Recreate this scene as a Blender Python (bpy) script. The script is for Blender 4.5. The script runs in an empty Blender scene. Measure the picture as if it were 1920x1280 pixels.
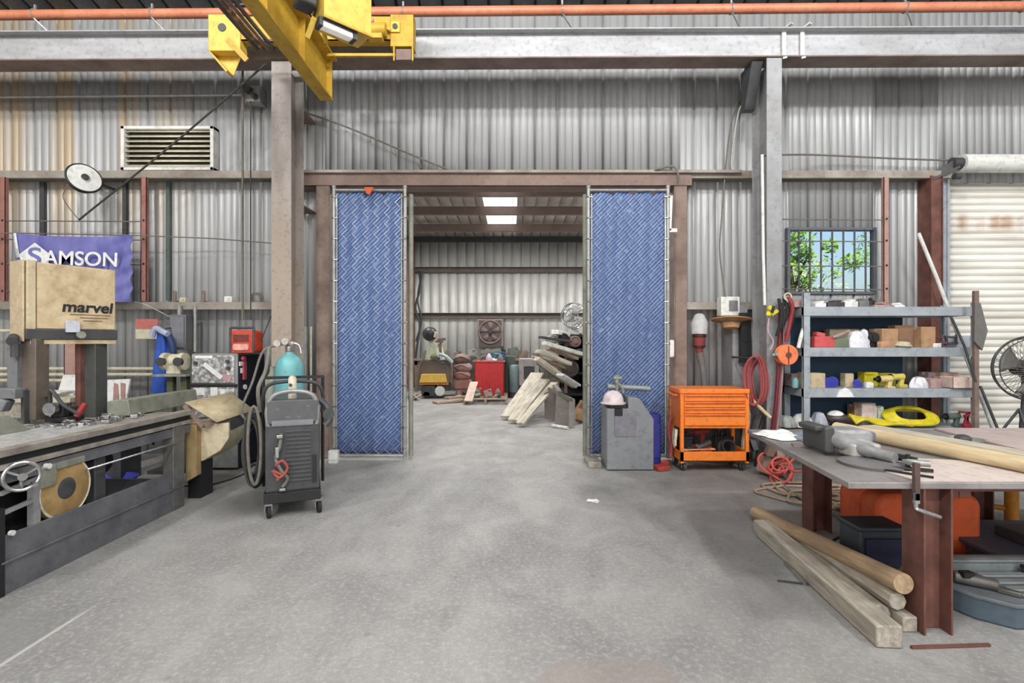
import bpy, math, random
from mathutils import Vector, Matrix, Quaternion
random.seed(7)
S = bpy.context.scene
COL = S.collection
R = math.radians
V = Vector

# ---------------------------------------------------------------- camera, world, sun, exposure
cam_d = bpy.data.cameras.new('camera')
cam = bpy.data.objects.new('camera', cam_d); COL.objects.link(cam)
cam_d.sensor_width = 36.0; cam_d.lens = 18.0; cam_d.clip_start = 0.05
cam.location = (0, 0, 1.5); cam.rotation_euler = (R(90), 0, 0)
S.camera = cam
S.view_settings.view_transform = 'Standard'
S.view_settings.look = 'None'
S.view_settings.exposure = 0.0
S.view_settings.gamma = 1.0
S.view_settings.use_curve_mapping = False

W = bpy.data.worlds.new('sky'); S.world = W; W.use_nodes = True
nt = W.node_tree
for n in list(nt.nodes): nt.nodes.remove(n)
sky = nt.nodes.new('ShaderNodeTexSky'); sky.sky_type = 'NISHITA'
sky.sun_disc = False; sky.sun_elevation = R(48); sky.sun_rotation = R(200)
sky.air_density = 1.0; sky.dust_density = 3.5; sky.ozone_density = 1.0
bgn = nt.nodes.new('ShaderNodeBackground'); bgn.inputs['Strength'].default_value = 0.2
wo = nt.nodes.new('ShaderNodeOutputWorld')
nt.links.new(sky.outputs[0], bgn.inputs[0]); nt.links.new(bgn.outputs[0], wo.inputs[0])

def light(name, kind, loc, energy, col=(1, 1, 1), rot=(0, 0, 0), size=.3, size_y=None):
    d = bpy.data.lights.new(name, kind); d.energy = energy; d.color = col
    if kind == 'AREA':
        d.size = size
        if size_y: d.shape = 'RECTANGLE'; d.size_y = size_y
    elif kind == 'SUN': d.angle = R(1)
    else: d.shadow_soft_size = size
    o = bpy.data.objects.new(name, d); COL.objects.link(o)
    o.location = loc; o.rotation_euler = rot
    return o
# sun from behind the camera and high up
sun = light('sun', 'SUN', (0, -5, 15), 3.2, (1, .96, .9)); sun.rotation_euler = (R(38), R(-10), 0)
# high bay lamps hung under the roof of the big hall
for (lx, ly, lz, e) in ((-4.6, 1.3, 6.9, 480), (0.2, 1.3, 6.9, 480), (5.0, 1.3, 6.9, 480),
                        (-4.6, -3.5, 7.6, 1150), (0.2, -3.5, 7.6, 900), (5.0, -3.5, 7.6, 1000)):
    light('high_bay_lamp', 'POINT', (lx, ly, lz), e, (1, .995, .985), size=.28)
# fill light added behind the camera to soften the hall
light('rear_fill_light', 'AREA', (0, -8.6, 2.6), 380, (.93, .96, 1), (R(90), 0, 0), 12, 5.5)
# unseen fill lights added under the annex purlins to brighten it
for (lx, ly) in ((-1.6, 9.2), (1.2, 9.2), (-3.0, 13.4), (-.3, 13.6), (2.2, 13.4)):
    light('annex_fill_light', 'AREA', (lx, ly, 4.6), 94, (1, .99, .97), (0, 0, 0), .9, .35)

F = 960.0
def P(x, y, Y):                       # a point seen at pixel x, y that lies Y metres in front of the camera
    return V(((x - 960) / F * Y, Y, 1.5 - (y - 640) / F * Y))
def G(x, y):                          # a point of the floor
    Y = 1440.0 / (y - 640); return V(((x - 960) / F * Y, Y, 0))

# ---------------------------------------------------------------- materials
def lin(c):
    c = c / 255.0
    return c / 12.92 if c <= .04045 else ((c + .055) / 1.055) ** 2.4
def rgb(c): return (lin(c[0]), lin(c[1]), lin(c[2]), 1)
MC = {}
def mat(name, col, col2=None, rough=.6, metal=0.0, scale=6, amt=.5, bump=.08, stretch=(1, 1, 1), detail=6, bscale=60, lo=.35, hi=.7, grime=.42):
    if name in MC: return MC[name]
    m = bpy.data.materials.new(name); m.use_nodes = True; MC[name] = m
    t = m.node_tree; b = t.nodes['Principled BSDF']
    tc = t.nodes.new('ShaderNodeTexCoord'); mp = t.nodes.new('ShaderNodeMapping'); mp.inputs['Scale'].default_value = stretch
    t.links.new(tc.outputs['Object'], mp.inputs[0])
    nz = t.nodes.new('ShaderNodeTexNoise'); nz.inputs['Scale'].default_value = scale; nz.inputs['Detail'].default_value = detail
    t.links.new(mp.outputs[0], nz.inputs[0])
    mr = t.nodes.new('ShaderNodeMapRange'); mr.inputs[1].default_value = lo; mr.inputs[2].default_value = hi; mr.inputs[4].default_value = amt
    t.links.new(nz.outputs[0], mr.inputs[0])
    mx = t.nodes.new('ShaderNodeMixRGB'); mx.inputs[1].default_value = rgb(col)
    if col2 is None: col2 = tuple(int(v * .68) for v in col)
    mx.inputs[2].default_value = rgb(col2)
    t.links.new(mr.outputs[0], mx.inputs[0])
    # grime: fine specks and smudges of handling dirt
    g1 = t.nodes.new('ShaderNodeTexNoise'); g1.inputs['Scale'].default_value = 17; g1.inputs['Detail'].default_value = 8; g1.inputs['Roughness'].default_value = .68
    t.links.new(tc.outputs['Object'], g1.inputs[0])
    g2 = t.nodes.new('ShaderNodeMapRange'); g2.inputs[1].default_value = .5; g2.inputs[2].default_value = .68; g2.inputs[4].default_value = grime
    t.links.new(g1.outputs[0], g2.inputs[0])
    gm = t.nodes.new('ShaderNodeMixRGB'); gm.inputs[2].default_value = rgb(tuple(int(v * .45 + 24) for v in col)); t.links.new(g2.outputs[0], gm.inputs[0]); t.links.new(mx.outputs[0], gm.inputs[1])
    t.links.new(gm.outputs[0], b.inputs['Base Color'])
    b.inputs['Roughness'].default_value = rough; b.inputs['Metallic'].default_value = metal
    if bump:
        n2 = t.nodes.new('ShaderNodeTexNoise'); n2.inputs['Scale'].default_value = bscale; n2.inputs['Detail'].default_value = 4
        t.links.new(mp.outputs[0], n2.inputs[0])
        bp = t.nodes.new('ShaderNodeBump'); bp.inputs['Strength'].default_value = bump; bp.inputs['Distance'].default_value = .01
        t.links.new(n2.outputs[0], bp.inputs['Height']); t.links.new(bp.outputs[0], b.inputs['Normal'])
    return m
def emis(name, col, s):
    if name in MC: return MC[name]
    m = mat(name, col, bump=0); b = m.node_tree.nodes['Principled BSDF']
    b.inputs['Emission Color'].default_value = rgb(col); b.inputs['Emission Strength'].default_value = s
    return m
class ND:                             # tiny node helper for the custom materials
    def __init__(s, name):
        s.m = bpy.data.materials.new(name); s.m.use_nodes = True; s.t = s.m.node_tree; s.b = s.t.nodes['Principled BSDF']
        s.tc = s.t.nodes.new('ShaderNodeTexCoord'); s.obj = s.tc.outputs['Object']; MC[name] = s.m
    def link(s, a, b): s.t.links.new(a, b)
    def map(s, scale=(1, 1, 1), loc=(0, 0, 0), rot=(0, 0, 0), src=None):
        n = s.t.nodes.new('ShaderNodeMapping'); n.inputs['Scale'].default_value = scale; n.inputs['Location'].default_value = loc; n.inputs['Rotation'].default_value = rot
        s.link(src or s.obj, n.inputs[0]); return n.outputs[0]
    def noise(s, vec, scale, detail=6, rough=.5, dist=0):
        n = s.t.nodes.new('ShaderNodeTexNoise'); n.inputs['Scale'].default_value = scale; n.inputs['Detail'].default_value = detail
        n.inputs['Roughness'].default_value = rough; n.inputs['Distortion'].default_value = dist
        s.link(vec, n.inputs[0]); return n.outputs[0]
    def wave(s, vec, scale, dist=0, dirn='X', prof='SIN', detail=2):
        n = s.t.nodes.new('ShaderNodeTexWave'); n.inputs['Scale'].default_value = scale; n.inputs['Distortion'].default_value = dist
        n.bands_direction = dirn; n.wave_profile = prof; n.inputs['Detail'].default_value = detail
        s.link(vec, n.inputs[0]); return n.outputs['Fac']
    def rng(s, f, a, b, c=0, d=1):
        n = s.t.nodes.new('ShaderNodeMapRange')
        for i, v in enumerate((a, b, c, d)): n.inputs[i + 1].default_value = v
        s.link(f, n.inputs[0]); return n.outputs[0]
    def math(s, op, a, b=None):
        n = s.t.nodes.new('ShaderNodeMath'); n.operation = op
        for i, v in enumerate((a, b)):
            if v is None: continue
            if isinstance(v, (int, float)): n.inputs[i].default_value = v
            else: s.link(v, n.inputs[i])
        n.use_clamp = op not in ('SUBTRACT', 'ADD', 'ABSOLUTE', 'POWER'); return n.outputs[0]
    def mix(s, f, a, b, mode='MIX'):
        n = s.t.nodes.new('ShaderNodeMixRGB'); n.blend_type = mode
        for i, v in enumerate((f, a, b)):
            if isinstance(v, tuple): n.inputs[i].default_value = rgb(v)
            elif isinstance(v, (int, float)): n.inputs[i].default_value = v
            else: s.link(v, n.inputs[i])
        return n.outputs[0]
    def sep(s, vec=None):
        n = s.t.nodes.new('ShaderNodeSeparateXYZ'); s.link(vec or s.obj, n.inputs[0]); return n.outputs
    def done(s, col, rough=.6, metal=0, bump=None, bs=.2, bd=.01):
        s.link(col, s.b.inputs['Base Color'])
        if isinstance(rough, (int, float)): s.b.inputs['Roughness'].default_value = rough
        else: s.link(rough, s.b.inputs['Roughness'])
        s.b.inputs['Metallic'].default_value = metal
        if bump is not None:
            bp = s.t.nodes.new('ShaderNodeBump'); bp.inputs['Strength'].default_value = bs; bp.inputs['Distance'].default_value = bd
            s.link(bump, bp.inputs['Height']); s.link(bp.outputs[0], s.b.inputs['Normal'])
        return s.m

def steel_sheet(name, base, dark, warm, warm_from=None):
    n = ND(name)
    st = n.noise(n.map((3.2, 3.2, .12)), 1.0, 3, .5)
    c = n.mix(n.rng(st, .35, .7, 0, .6), base, dark)
    fine = n.noise(n.map((60, 60, 1.4)), 1.0, 3)
    c = n.mix(n.rng(fine, .42, .7, 0, .42), c, dark)
    blot = n.noise(n.map((1.3, 1.3, .8)), 1.0, 4)
    if warm_from is not None:         # old rust-tinted sheets
        xyz = n.sep()
        w = n.math('MULTIPLY', n.rng(xyz[0], warm_from, warm_from - 1.4), n.rng(xyz[2], 2.4, 3.6))
        sheets = n.noise(n.map((1.1, 1, .02)), 2.2, 1)
        w = n.math('MULTIPLY', w, n.rng(sheets, .40, .52))
        streak = n.noise(n.map((14, 1, .25)), 1, 3)
        w = n.math('MULTIPLY', w, n.rng(streak, .3, .6, .25, .8))
        c = n.mix(w, c, warm)
    c = n.mix(n.rng(blot, .55, .75, 0, .35), c, (132, 130, 126))
    return n.done(c, n.rng(fine, .3, .7, .42, .62), .25, fine, .12)
M_WALL = steel_sheet('galvanised_wall_sheet', (192, 193, 193), (160, 161, 162), (198, 172, 132), -4.0)
M_WALL2 = steel_sheet('annex_wall_sheet', (232, 231, 227), (206, 206, 202), (180, 170, 150))
M_ROOF = steel_sheet('dark_roof_sheet', (84, 86, 88), (58, 60, 62), (80, 80, 80))
M_ROOF2 = steel_sheet('annex_roof_sheet', (216, 210, 202), (186, 178, 170), (180, 170, 150))

def concrete():
    n = ND('worn_concrete')
    big = n.noise(n.map((.55, .38, 1)), 1.0, 5, .62, .6)
    mid = n.noise(n.map((2.2, 1.5, 1), (3, 7, 0)), 1.0, 6, .65, .4)
    fine = n.noise(n.map(), 34, 4, .7)
    c = n.mix(n.rng(mid, .36, .66), (156, 154, 151), (132, 130, 128))
    c = n.mix(n.rng(big, .5, .66, 0, .75), c, (112, 111, 110))
    c = n.mix(n.rng(fine, .48, .66, 0, .6), c, (174, 172, 168))
    grit = n.noise(n.map((1, 1, 1), (9, 1, 0)), 90, 2, .6)
    c = n.mix(n.rng(grit, .55, .7, 0, .35), c, (104, 102, 100))
    spots = n.noise(n.map((1, 1, 1), (11, 3, 0)), 9, 3, .5)
    c = n.mix(n.rng(spots, .68, .74, 0, .55), c, (112, 110, 108))
    xyz = n.sep()
    # darker floor on the right hand side, in front of the tool cart
    w = n.noise(n.map((.8, .8, 1), (5, 1, 0)), 1, 4, .6)
    xs = n.math('ADD', xyz[0], n.rng(w, .3, .7, -.6, .6))
    m1 = n.math('MULTIPLY', n.rng(xs, .9, 1.5), n.rng(xyz[1], 2.55, 3.1))
    m1 = n.math('MULTIPLY', m1, n.rng(xyz[1], 6.3, 5.6))
    m1 = n.math('MULTIPLY', m1, n.rng(mid, .28, .55, .35, 1))
    c = n.mix(n.math('MULTIPLY', m1, .6), c, (104, 104, 104))
    # greenish smooth slab and its edge, bottom left
    m2 = n.math('MULTIPLY', n.rng(xyz[0], -2.36, -2.40), n.rng(xyz[1], 2.95, 2.75))
    c = n.mix(n.math('MULTIPLY', m2, .6), c, (122, 122, 118))
    e = n.math('MULTIPLY', n.rng(n.math('ABSOLUTE', n.math('ADD', xyz[0], 2.37)), .016, .006), n.rng(xyz[1], 2.95, 2.75))
    c = n.mix(n.math('MULTIPLY', e, .7), c, (190, 188, 182))
    so = n.math('ADD', n.math('POWER', n.math('MULTIPLY', n.math('ABSOLUTE', n.math('ADD', xyz[0], 2.45)), 1.2), 2.0), n.math('POWER', n.math('ABSOLUTE', n.math('SUBTRACT', xyz[1], 4.75)), 2.0))  # oil stain with the welding cart's cast shadow painted in
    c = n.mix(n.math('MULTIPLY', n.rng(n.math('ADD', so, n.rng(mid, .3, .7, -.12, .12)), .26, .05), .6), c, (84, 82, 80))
    # pinkish patched slab by the bottom edge
    rr = n.math('ADD', n.math('POWER', n.math('MULTIPLY', n.math('ABSOLUTE', n.math('SUBTRACT', xyz[0], .45)), .95), 2.0), n.math('POWER', n.math('ABSOLUTE', n.math('SUBTRACT', xyz[1], 2.12)), 2.0))
    c = n.mix(n.math('MULTIPLY', n.rng(n.math('ADD', rr, n.rng(mid, .3, .7, -.07, .07)), .14, .10), .5), c, (142, 128, 122))
    # crack lines
    vo = n.t.nodes.new('ShaderNodeTexVoronoi'); vo.feature = 'DISTANCE_TO_EDGE'; vo.inputs['Scale'].default_value = .55
    n.link(n.map((1, 1, 1), (0, 0, 0), src=None), vo.inputs[0])
    nv = n.t.nodes.new('ShaderNodeVectorMath'); nv.operation = 'ADD'
    wn = n.t.nodes.new('ShaderNodeTexNoise'); wn.inputs['Scale'].default_value = 1.6; wn.inputs['Detail'].default_value = 6; n.link(n.obj, wn.inputs[0])
    n.link(n.obj, nv.inputs[0]); n.link(wn.outputs['Color'], nv.inputs[1]); n.link(nv.outputs[0], vo.inputs[0])
    cr = n.rng(vo.outputs['Distance'], .003, .0, 0, .22)
    c = n.mix(cr, c, (96, 94, 92))
    # paler dry floor of the annex and the strip that leads to it
    return n.done(c, n.rng(mid, .3, .7, .55, .8), 0, fine, .18, .006)
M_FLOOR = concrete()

def wood(name, a, b, scale=3, stretch=(1, 12, 12), rough=.7):
    n = ND(name)
    g = n.noise(n.map(stretch), scale, 6, .6, .4)
    c = n.mix(n.rng(g, .3, .7), a, b)
    f = n.noise(n.map(), 5, 4)
    c = n.mix(n.rng(f, .5, .75, 0, .4), c, tuple(int(v * .75) for v in b))
    return n.done(c, rough, 0, g, .25)

galv = mat('galvanised_steel', (168, 168, 164), (126, 126, 122), .45, .5, 14)
greysteel = mat('painted_grey_steel', (152, 153, 155), (124, 122, 120), .5, .15, 4, .6)
beamgrey = mat('runway_beam_paint', (182, 183, 186), (150, 149, 150), .5, .1, 3, .7, stretch=(.6, 3, 3))
brownsteel = mat('red_oxide_steel', (134, 112, 102), (102, 84, 76), .65, .1, 5)
dustbrown = mat('dusty_brown_steel', (146, 126, 114), (104, 86, 78), .75, .05, 4, .9)
girtm = mat('dusty_girt_steel', (166, 160, 150), (128, 114, 104), .75, .1, 3, .9)
redox = mat('faded_red_oxide', (160, 110, 100), (130, 88, 80), .7, 0, 8)
pinkox = mat('dusty_pink_steel', (176, 140, 130), (150, 118, 108), .7, 0, 8)
yel = mat('crane_yellow_paint', (206, 168, 56), (166, 126, 34), .5, .05, 4, .6)
yel2 = mat('pale_yellow_paint', (226, 192, 88), (206, 166, 62), .5, .05, 5, .6)
orangepaint = mat('orange_rail_paint', (216, 140, 108), (192, 108, 76), .5, .1, 3, .7)
black = mat('black_paint', (34, 34, 36), (22, 22, 24), .5, .1, 10)
dark = mat('dark_grey_paint', (76, 76, 78), (52, 52, 54), .5, .2, 8, .7)
rubber = mat('black_rubber', (30, 30, 30), (44, 42, 40), .8, 0, 20)
navy = mat('navy_panel', (24, 28, 44), (16, 18, 28), .6, 0, 6)
midgrey = mat('mid_grey_paint', (120, 120, 122), (96, 96, 98), .5, .1, 6, .5)
chrome = mat('worn_chrome', (190, 190, 190), (140, 140, 140), .25, .9, 14)
white = mat('dirty_white_paint', (226, 226, 222), (196, 194, 188), .55, 0, 8, .5)
cream = mat('cream_paint', (212, 206, 182), (178, 168, 140), .6, 0, 9, .6)
paper = mat('white_paper', (236, 236, 234), (214, 214, 212), .85, 0, 12, .4)
toolorange = mat('tool_cart_orange', (244, 134, 52), (226, 112, 36), .4, .0, 4, .4)
redpaint = mat('bright_red_paint', (206, 44, 44), (170, 30, 32), .5, 0, 6, .5)
radiored = mat('radio_red_plastic', (204, 72, 48), (160, 44, 32), .5, 0, 16, .6)
hosered = mat('dusty_red_hose', (156, 74, 74), (120, 50, 52), .7, 0, 20)
teal = mat('teal_cylinder_paint', (112, 176, 178), (90, 150, 158), .45, .1, 6, .5)
blueplastic = mat('blue_plastic', (58, 64, 168), (40, 44, 120), .5, 0, 8)
bluecloth = mat('blue_cloth', (56, 96, 190), (34, 58, 140), .85, 0, 10, .8, stretch=(1, 1, .3))
yellowp = mat('yellow_plastic', (222, 206, 40), (180, 160, 24), .5, 0, 12, .6)
mustard = mat('mustard_paint', (204, 134, 36), (160, 92, 24), .55, 0, 9, .8)
rustorange = mat('rusty_orange_paint', (222, 96, 46), (176, 72, 36), .6, 0, 5, .7)
tan = mat('tan_saw_paint', (206, 186, 150), (172, 148, 112), .65, 0, 9, .9, .15)
cardboard = mat('brown_cardboard', (178, 142, 108), (146, 112, 82), .85, 0, 10, .6)
pinkbrown = mat('pinkish_brown_box', (178, 150, 144), (146, 116, 112), .8, 0, 14, .8)
rust = mat('rusty_brown_beam', (128, 84, 74), (88, 58, 50), .7, .2, 7, .9, .15)
shelfgrey = mat('shelf_blue_grey_steel', (172, 178, 184), (142, 150, 156), .45, .2, 6, .6)
doorm = mat('roller_door_slat', (222, 219, 210), (196, 188, 176), .5, .05, 2, .6, stretch=(.5, 1, 3))
tealcase = mat('slate_blue_plastic', (82, 96, 106), (60, 72, 82), .55, 0, 9, .5)
greengrey = mat('green_grey_steel', (146, 148, 134), (112, 112, 100), .6, .1, 8, .7)
machine = mat('saw_dark_grey_paint', (118, 118, 122), (82, 82, 90), .5, .2, 5, .8)
machtop = mat('oily_steel_table', (206, 206, 204), (156, 152, 148), .35, .25, 8, .8, stretch=(1, 4, 1))
machrail = mat('worn_steel_rail', (168, 160, 150), (112, 104, 98), .45, .2, 9, .8)
ropem = mat('dark_rope', (74, 72, 68), (52, 50, 48), .9, 0, 30)
cable = mat('grey_cable', (120, 116, 108), (86, 82, 76), .7, 0, 30)
M_TIMB = wood('weathered_timber', (196, 188, 172), (138, 130, 118), 3, (12, 1.2, 12))
M_POST = wood('round_post_timber', (192, 164, 126), (146, 124, 102), 3, (12, 1.0, 12))
M_PALE = wood('pale_board', (206, 198, 178), (166, 156, 138), 3, (10, 1.2, 10))
M_TANB = wood('tan_log', (222, 204, 166), (182, 158, 122), 3, (9, 1.0, 9))
M_PALW = wood('pallet_board', (184, 164, 144), (140, 120, 104), 4, (8, 2, 8))

# ---------------------------------------------------------------- mesh builder
OFF = {}
class MB:
    def __init__(s): s.v = []; s.f = []
    def add(s, vs, fs):
        k = len(s.v); s.v += [V(p) for p in vs]; s.f += [tuple(i + k for i in f) for f in fs]; return s
    def bx(s, x0, x1, y0, y1, z0, z1):
        a = [(x, y, z) for z in (z0, z1) for y in (y0, y1) for x in (x0, x1)]
        return s.add(a, [(0, 2, 3, 1), (4, 5, 7, 6), (0, 1, 5, 4), (2, 6, 7, 3), (0, 4, 6, 2), (1, 3, 7, 5)])
    def box(s, c, d, rot=(0, 0, 0)):
        k = len(s.v); h = [v / 2 for v in d]; s.bx(-h[0], h[0], -h[1], h[1], -h[2], h[2])
        m = Matrix.Translation(V(c)) @ Matrix.Rotation(rot[2], 4, 'Z') @ Matrix.Rotation(rot[1], 4, 'Y') @ Matrix.Rotation(rot[0], 4, 'X')
        for i in range(k, len(s.v)): s.v[i] = m @ s.v[i]
        return s
    def bar(s, p, q, w, h, up=(0, 0, 1)):
        p, q = V(p), V(q); d = (q - p).normalized(); u = V(up)
        if abs(d.dot(u)) > .98: u = V((0, 1, 0))
        r = d.cross(u).normalized(); u = r.cross(d)
        a = []
        for e in (p, q):
            for (i, j) in ((-1, -1), (1, -1), (1, 1), (-1, 1)): a.append(e + r * (i * w / 2) + u * (j * h / 2))
        return s.add(a, [(3, 2, 1, 0), (4, 5, 6, 7), (0, 1, 5, 4), (1, 2, 6, 5), (2, 3, 7, 6), (3, 0, 4, 7)])
    def tube(s, pts, r, seg=8, closed=False, cap=True):
        pts = [V(p) for p in pts]; n = len(pts)
        rr = r if isinstance(r, (list, tuple)) else [r] * n
        k = len(s.v); prev = None
        for i, p in enumerate(pts):
            if closed: d = pts[(i + 1) % n] - pts[i - 1]
            else: d = pts[min(i + 1, n - 1)] - pts[max(i - 1, 0)]
            if d.length < 1e-9: d = V((0, 0, 1))
            d.normalize()
            if prev is None:
                u = V((0, 0, 1)) if abs(d.z) < .9 else V((1, 0, 0))
                a = d.cross(u).normalized()
            else:
                a = prev - d * prev.dot(d)
                if a.length < 1e-6: a = d.orthogonal()
                a.normalize()
            prev = a; b = d.cross(a)
            for j in range(seg):
                t = 2 * math.pi * j / seg; s.v.append(p + (a * math.cos(t) + b * math.sin(t)) * rr[i])
        m = n if closed else n - 1
        for i in range(m):
            i2 = (i + 1) % n
            for j in range(seg):
                j2 = (j + 1) % seg
                s.f.append((k + i * seg + j, k + i * seg + j2, k + i2 * seg + j2, k + i2 * seg + j))
        if cap and not closed:
            s.f.append(tuple(k + j for j in reversed(range(seg)))); s.f.append(tuple(k + (n - 1) * seg + j for j in range(seg)))
        return s
    def cyl(s, p, q, r0, r1=None, seg=20): return s.tube([p, q], [r0, r0 if r1 is None else r1], seg)
    def lathe(s, prof, c=(0, 0, 0), axis=(0, 0, 1), seg=24):       # prof: (radius, height along axis)
        c = V(c); q = V((0, 0, 1)).rotation_difference(V(axis).normalized()); k = len(s.v); n = len(prof)
        for (r, h) in prof:
            for j in range(seg):
                t = 2 * math.pi * j / seg; s.v.append(c + q @ V((r * math.cos(t), r * math.sin(t), h)))
        for i in range(n - 1):
            for j in range(seg):
                j2 = (j + 1) % seg; s.f.append((k + i * seg + j, k + i * seg + j2, k + (i + 1) * seg + j2, k + (i + 1) * seg + j))
        if prof[0][0] > 1e-5: s.f.append(tuple(k + j for j in reversed(range(seg))))
        if prof[-1][0] > 1e-5: s.f.append(tuple(k + (n - 1) * seg + j for j in range(seg)))
        return s
    def ring(s, c, axis, Rr, r, seg=32, sg=8):
        q = V((0, 0, 1)).rotation_difference(V(axis).normalized()); c = V(c)
        return s.tube([c + q @ V((Rr * math.cos(2 * math.pi * i / seg), Rr * math.sin(2 * math.pi * i / seg), 0)) for i in range(seg)], r, sg, closed=True)
    def sph(s, c, r, seg=16, rings=10):
        if not isinstance(r, (tuple, list)): r = (r, r, r)
        k0 = len(s.v); prof = [(math.sin(math.pi * i / rings), -math.cos(math.pi * i / rings)) for i in range(rings + 1)]
        prof[0] = (1e-4, -1); prof[-1] = (1e-4, 1)
        s.lathe(prof, (0, 0, 0), seg=seg)
        for i in range(k0, len(s.v)): v = s.v[i]; s.v[i] = V((v.x * r[0], v.y * r[1], v.z * r[2])) + V(c)
        return s
    def prism(s, pts, axis, a, b):     # pts 2D outline, extruded along axis
        n = len(pts)
        def mk(p, h):
            return {'x': (h, p[0], p[1]), 'y': (p[0], h, p[1]), 'z': (p[0], p[1], h)}[axis]
        vs = [mk(p, a) for p in pts] + [mk(p, b) for p in pts]
        return s.add(vs, [tuple(range(n)), tuple(reversed(range(n, 2 * n)))] + [(i, i + n, (i + 1) % n + n, (i + 1) % n) for i in range(n)])
    def rbox(s, x0, x1, y0, y1, z0, z1, r, axis='z', n=4):          # box with rounded corners round an axis
        lim = {'z': (x0, x1, y0, y1, z0, z1), 'y': (x0, x1, z0, z1, y0, y1), 'x': (y0, y1, z0, z1, x0, x1)}[axis]
        a0, a1, b0, b1, h0, h1 = lim; pts = []
        for (cx, cy, st) in ((a1 - r, b1 - r, 0), (a0 + r, b1 - r, 90), (a0 + r, b0 + r, 180), (a1 - r, b0 + r, 270)):
            for i in range(n + 1):
                t = R(st + 90 * i / n); pts.append((cx + r * math.cos(t), cy + r * math.sin(t)))
        return s.prism(pts, axis, h0, h1)
    def grid(s, fn, nu, nv):
        k = len(s.v)
        for j in range(nv + 1):
            for i in range(nu + 1): s.v.append(V(fn(i / nu, j / nv)))
        for j in range(nv):
            for i in range(nu):
                a = k + j * (nu + 1) + i; s.f.append((a, a + 1, a + nu + 2, a + nu + 1))
        return s
    def build(s, name, m, parent=None, label=None, cat=None, group=None, kind=None, bev=0, solid=0, smooth=True):
        me = bpy.data.meshes.new(name)
        if parent is not None: off = OFF[parent.name]
        else:
            xs = [v.x for v in s.v]; ys = [v.y for v in s.v]; zs = [v.z for v in s.v]
            off = V(((min(xs) + max(xs)) / 2, (min(ys) + max(ys)) / 2, min(zs)))
            if kind == 'structure': off = V((0, 0, 0))
        me.from_pydata([tuple(v - off) for v in s.v], [], s.f); me.update()
        import bmesh
        bm = bmesh.new(); bm.from_mesh(me); bmesh.ops.recalc_face_normals(bm, faces=bm.faces); bm.to_mesh(me); bm.free()
        me.materials.append(m)
        if smooth:
            me.polygons.foreach_set('use_smooth', [True] * len(me.polygons)); me.set_sharp_from_angle(angle=.6)
        o = bpy.data.objects.new(name, me); COL.objects.link(o)
        if parent is not None: o.parent = parent; OFF[o.name] = off
        else: o.location = off; OFF[o.name] = off
        if solid:
            md = o.modifiers.new('thickness', 'SOLIDIFY'); md.thickness = solid; md.offset = 0
        if bev:
            md = o.modifiers.new('bevel', 'BEVEL'); md.width = bev; md.segments = 2; md.limit_method = 'ANGLE'; md.angle_limit = R(40)
        if label: o['label'] = label
        if cat: o['category'] = cat
        if group: o['group'] = group
        if kind: o['kind'] = kind
        return o
def thing(name, label, cat, loc=(0, 0, 0), rotz=0, group=None, local=False):
    o = bpy.data.objects.new(name, None); o.empty_display_size = .1; COL.objects.link(o)
    o.location = loc; o.rotation_euler = (0, 0, rotz); o['label'] = label; o['category'] = cat
    if group: o['group'] = group
    OFF[o.name] = V((0, 0, 0)) if (local or rotz) else V(loc)
    return o
def dup(root, loc=None, rotz=None, label=None, group=None, scale=None):
    def rec(o, par):
        c = o.copy(); COL.objects.link(c)
        if par is not None: c.parent = par
        for ch in [x for x in bpy.data.objects if x.parent == o]: rec(ch, c)
        return c
    r = rec(root, None)
    if loc is not None: r.location = loc
    if rotz is not None: r.rotation_euler = (0, 0, rotz)
    if label: r['label'] = label
    if group: r['group'] = group
    if scale: r.scale = scale
    return r
def text(body, size, loc, rot, m, parent, name='lettering', ext=.002, shear=0, off=0.0, sx=1):
    c = bpy.data.curves.new(name, 'FONT'); c.body = body; c.size = size; c.extrude = ext; c.align_x = 'CENTER'; c.align_y = 'CENTER'
    c.shear = shear; c.offset = off; c.materials.append(m)
    o = bpy.data.objects.new(name, c); COL.objects.link(o); o.parent = parent
    bpy.context.view_layer.update()
    me = bpy.data.meshes.new_from_object(o); me.name = name; bpy.data.objects.remove(o); bpy.data.curves.remove(c)
    o = bpy.data.objects.new(name, me); COL.objects.link(o); o.parent = parent
    o.location = V(loc) - OFF[parent.name]; o.rotation_euler = rot; o.scale = (sx, 1, 1)
    return o
def arc(a, b, sag, n=14):             # hanging cable between two points
    a, b = V(a), V(b)
    return [a.lerp(b, i / n) - V((0, 0, sag * 4 * (i / n) * (1 - i / n))) for i in range(n + 1)]
def spline(pts, n=8):                 # Catmull-Rom through points
    pts = [V(p) for p in pts]; out = []
    for i in range(len(pts) - 1):
        p0 = pts[max(i - 1, 0)]; p1 = pts[i]; p2 = pts[i + 1]; p3 = pts[min(i + 2, len(pts) - 1)]
        for k in range(n):
            t = k / n
            out.append(.5 * ((2 * p1) + (p2 - p0) * t + (2 * p0 - 5 * p1 + 4 * p2 - p3) * t * t + (3 * p1 - p0 - 3 * p2 + p3) * t ** 3))
    out.append(pts[-1]); return out
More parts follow.
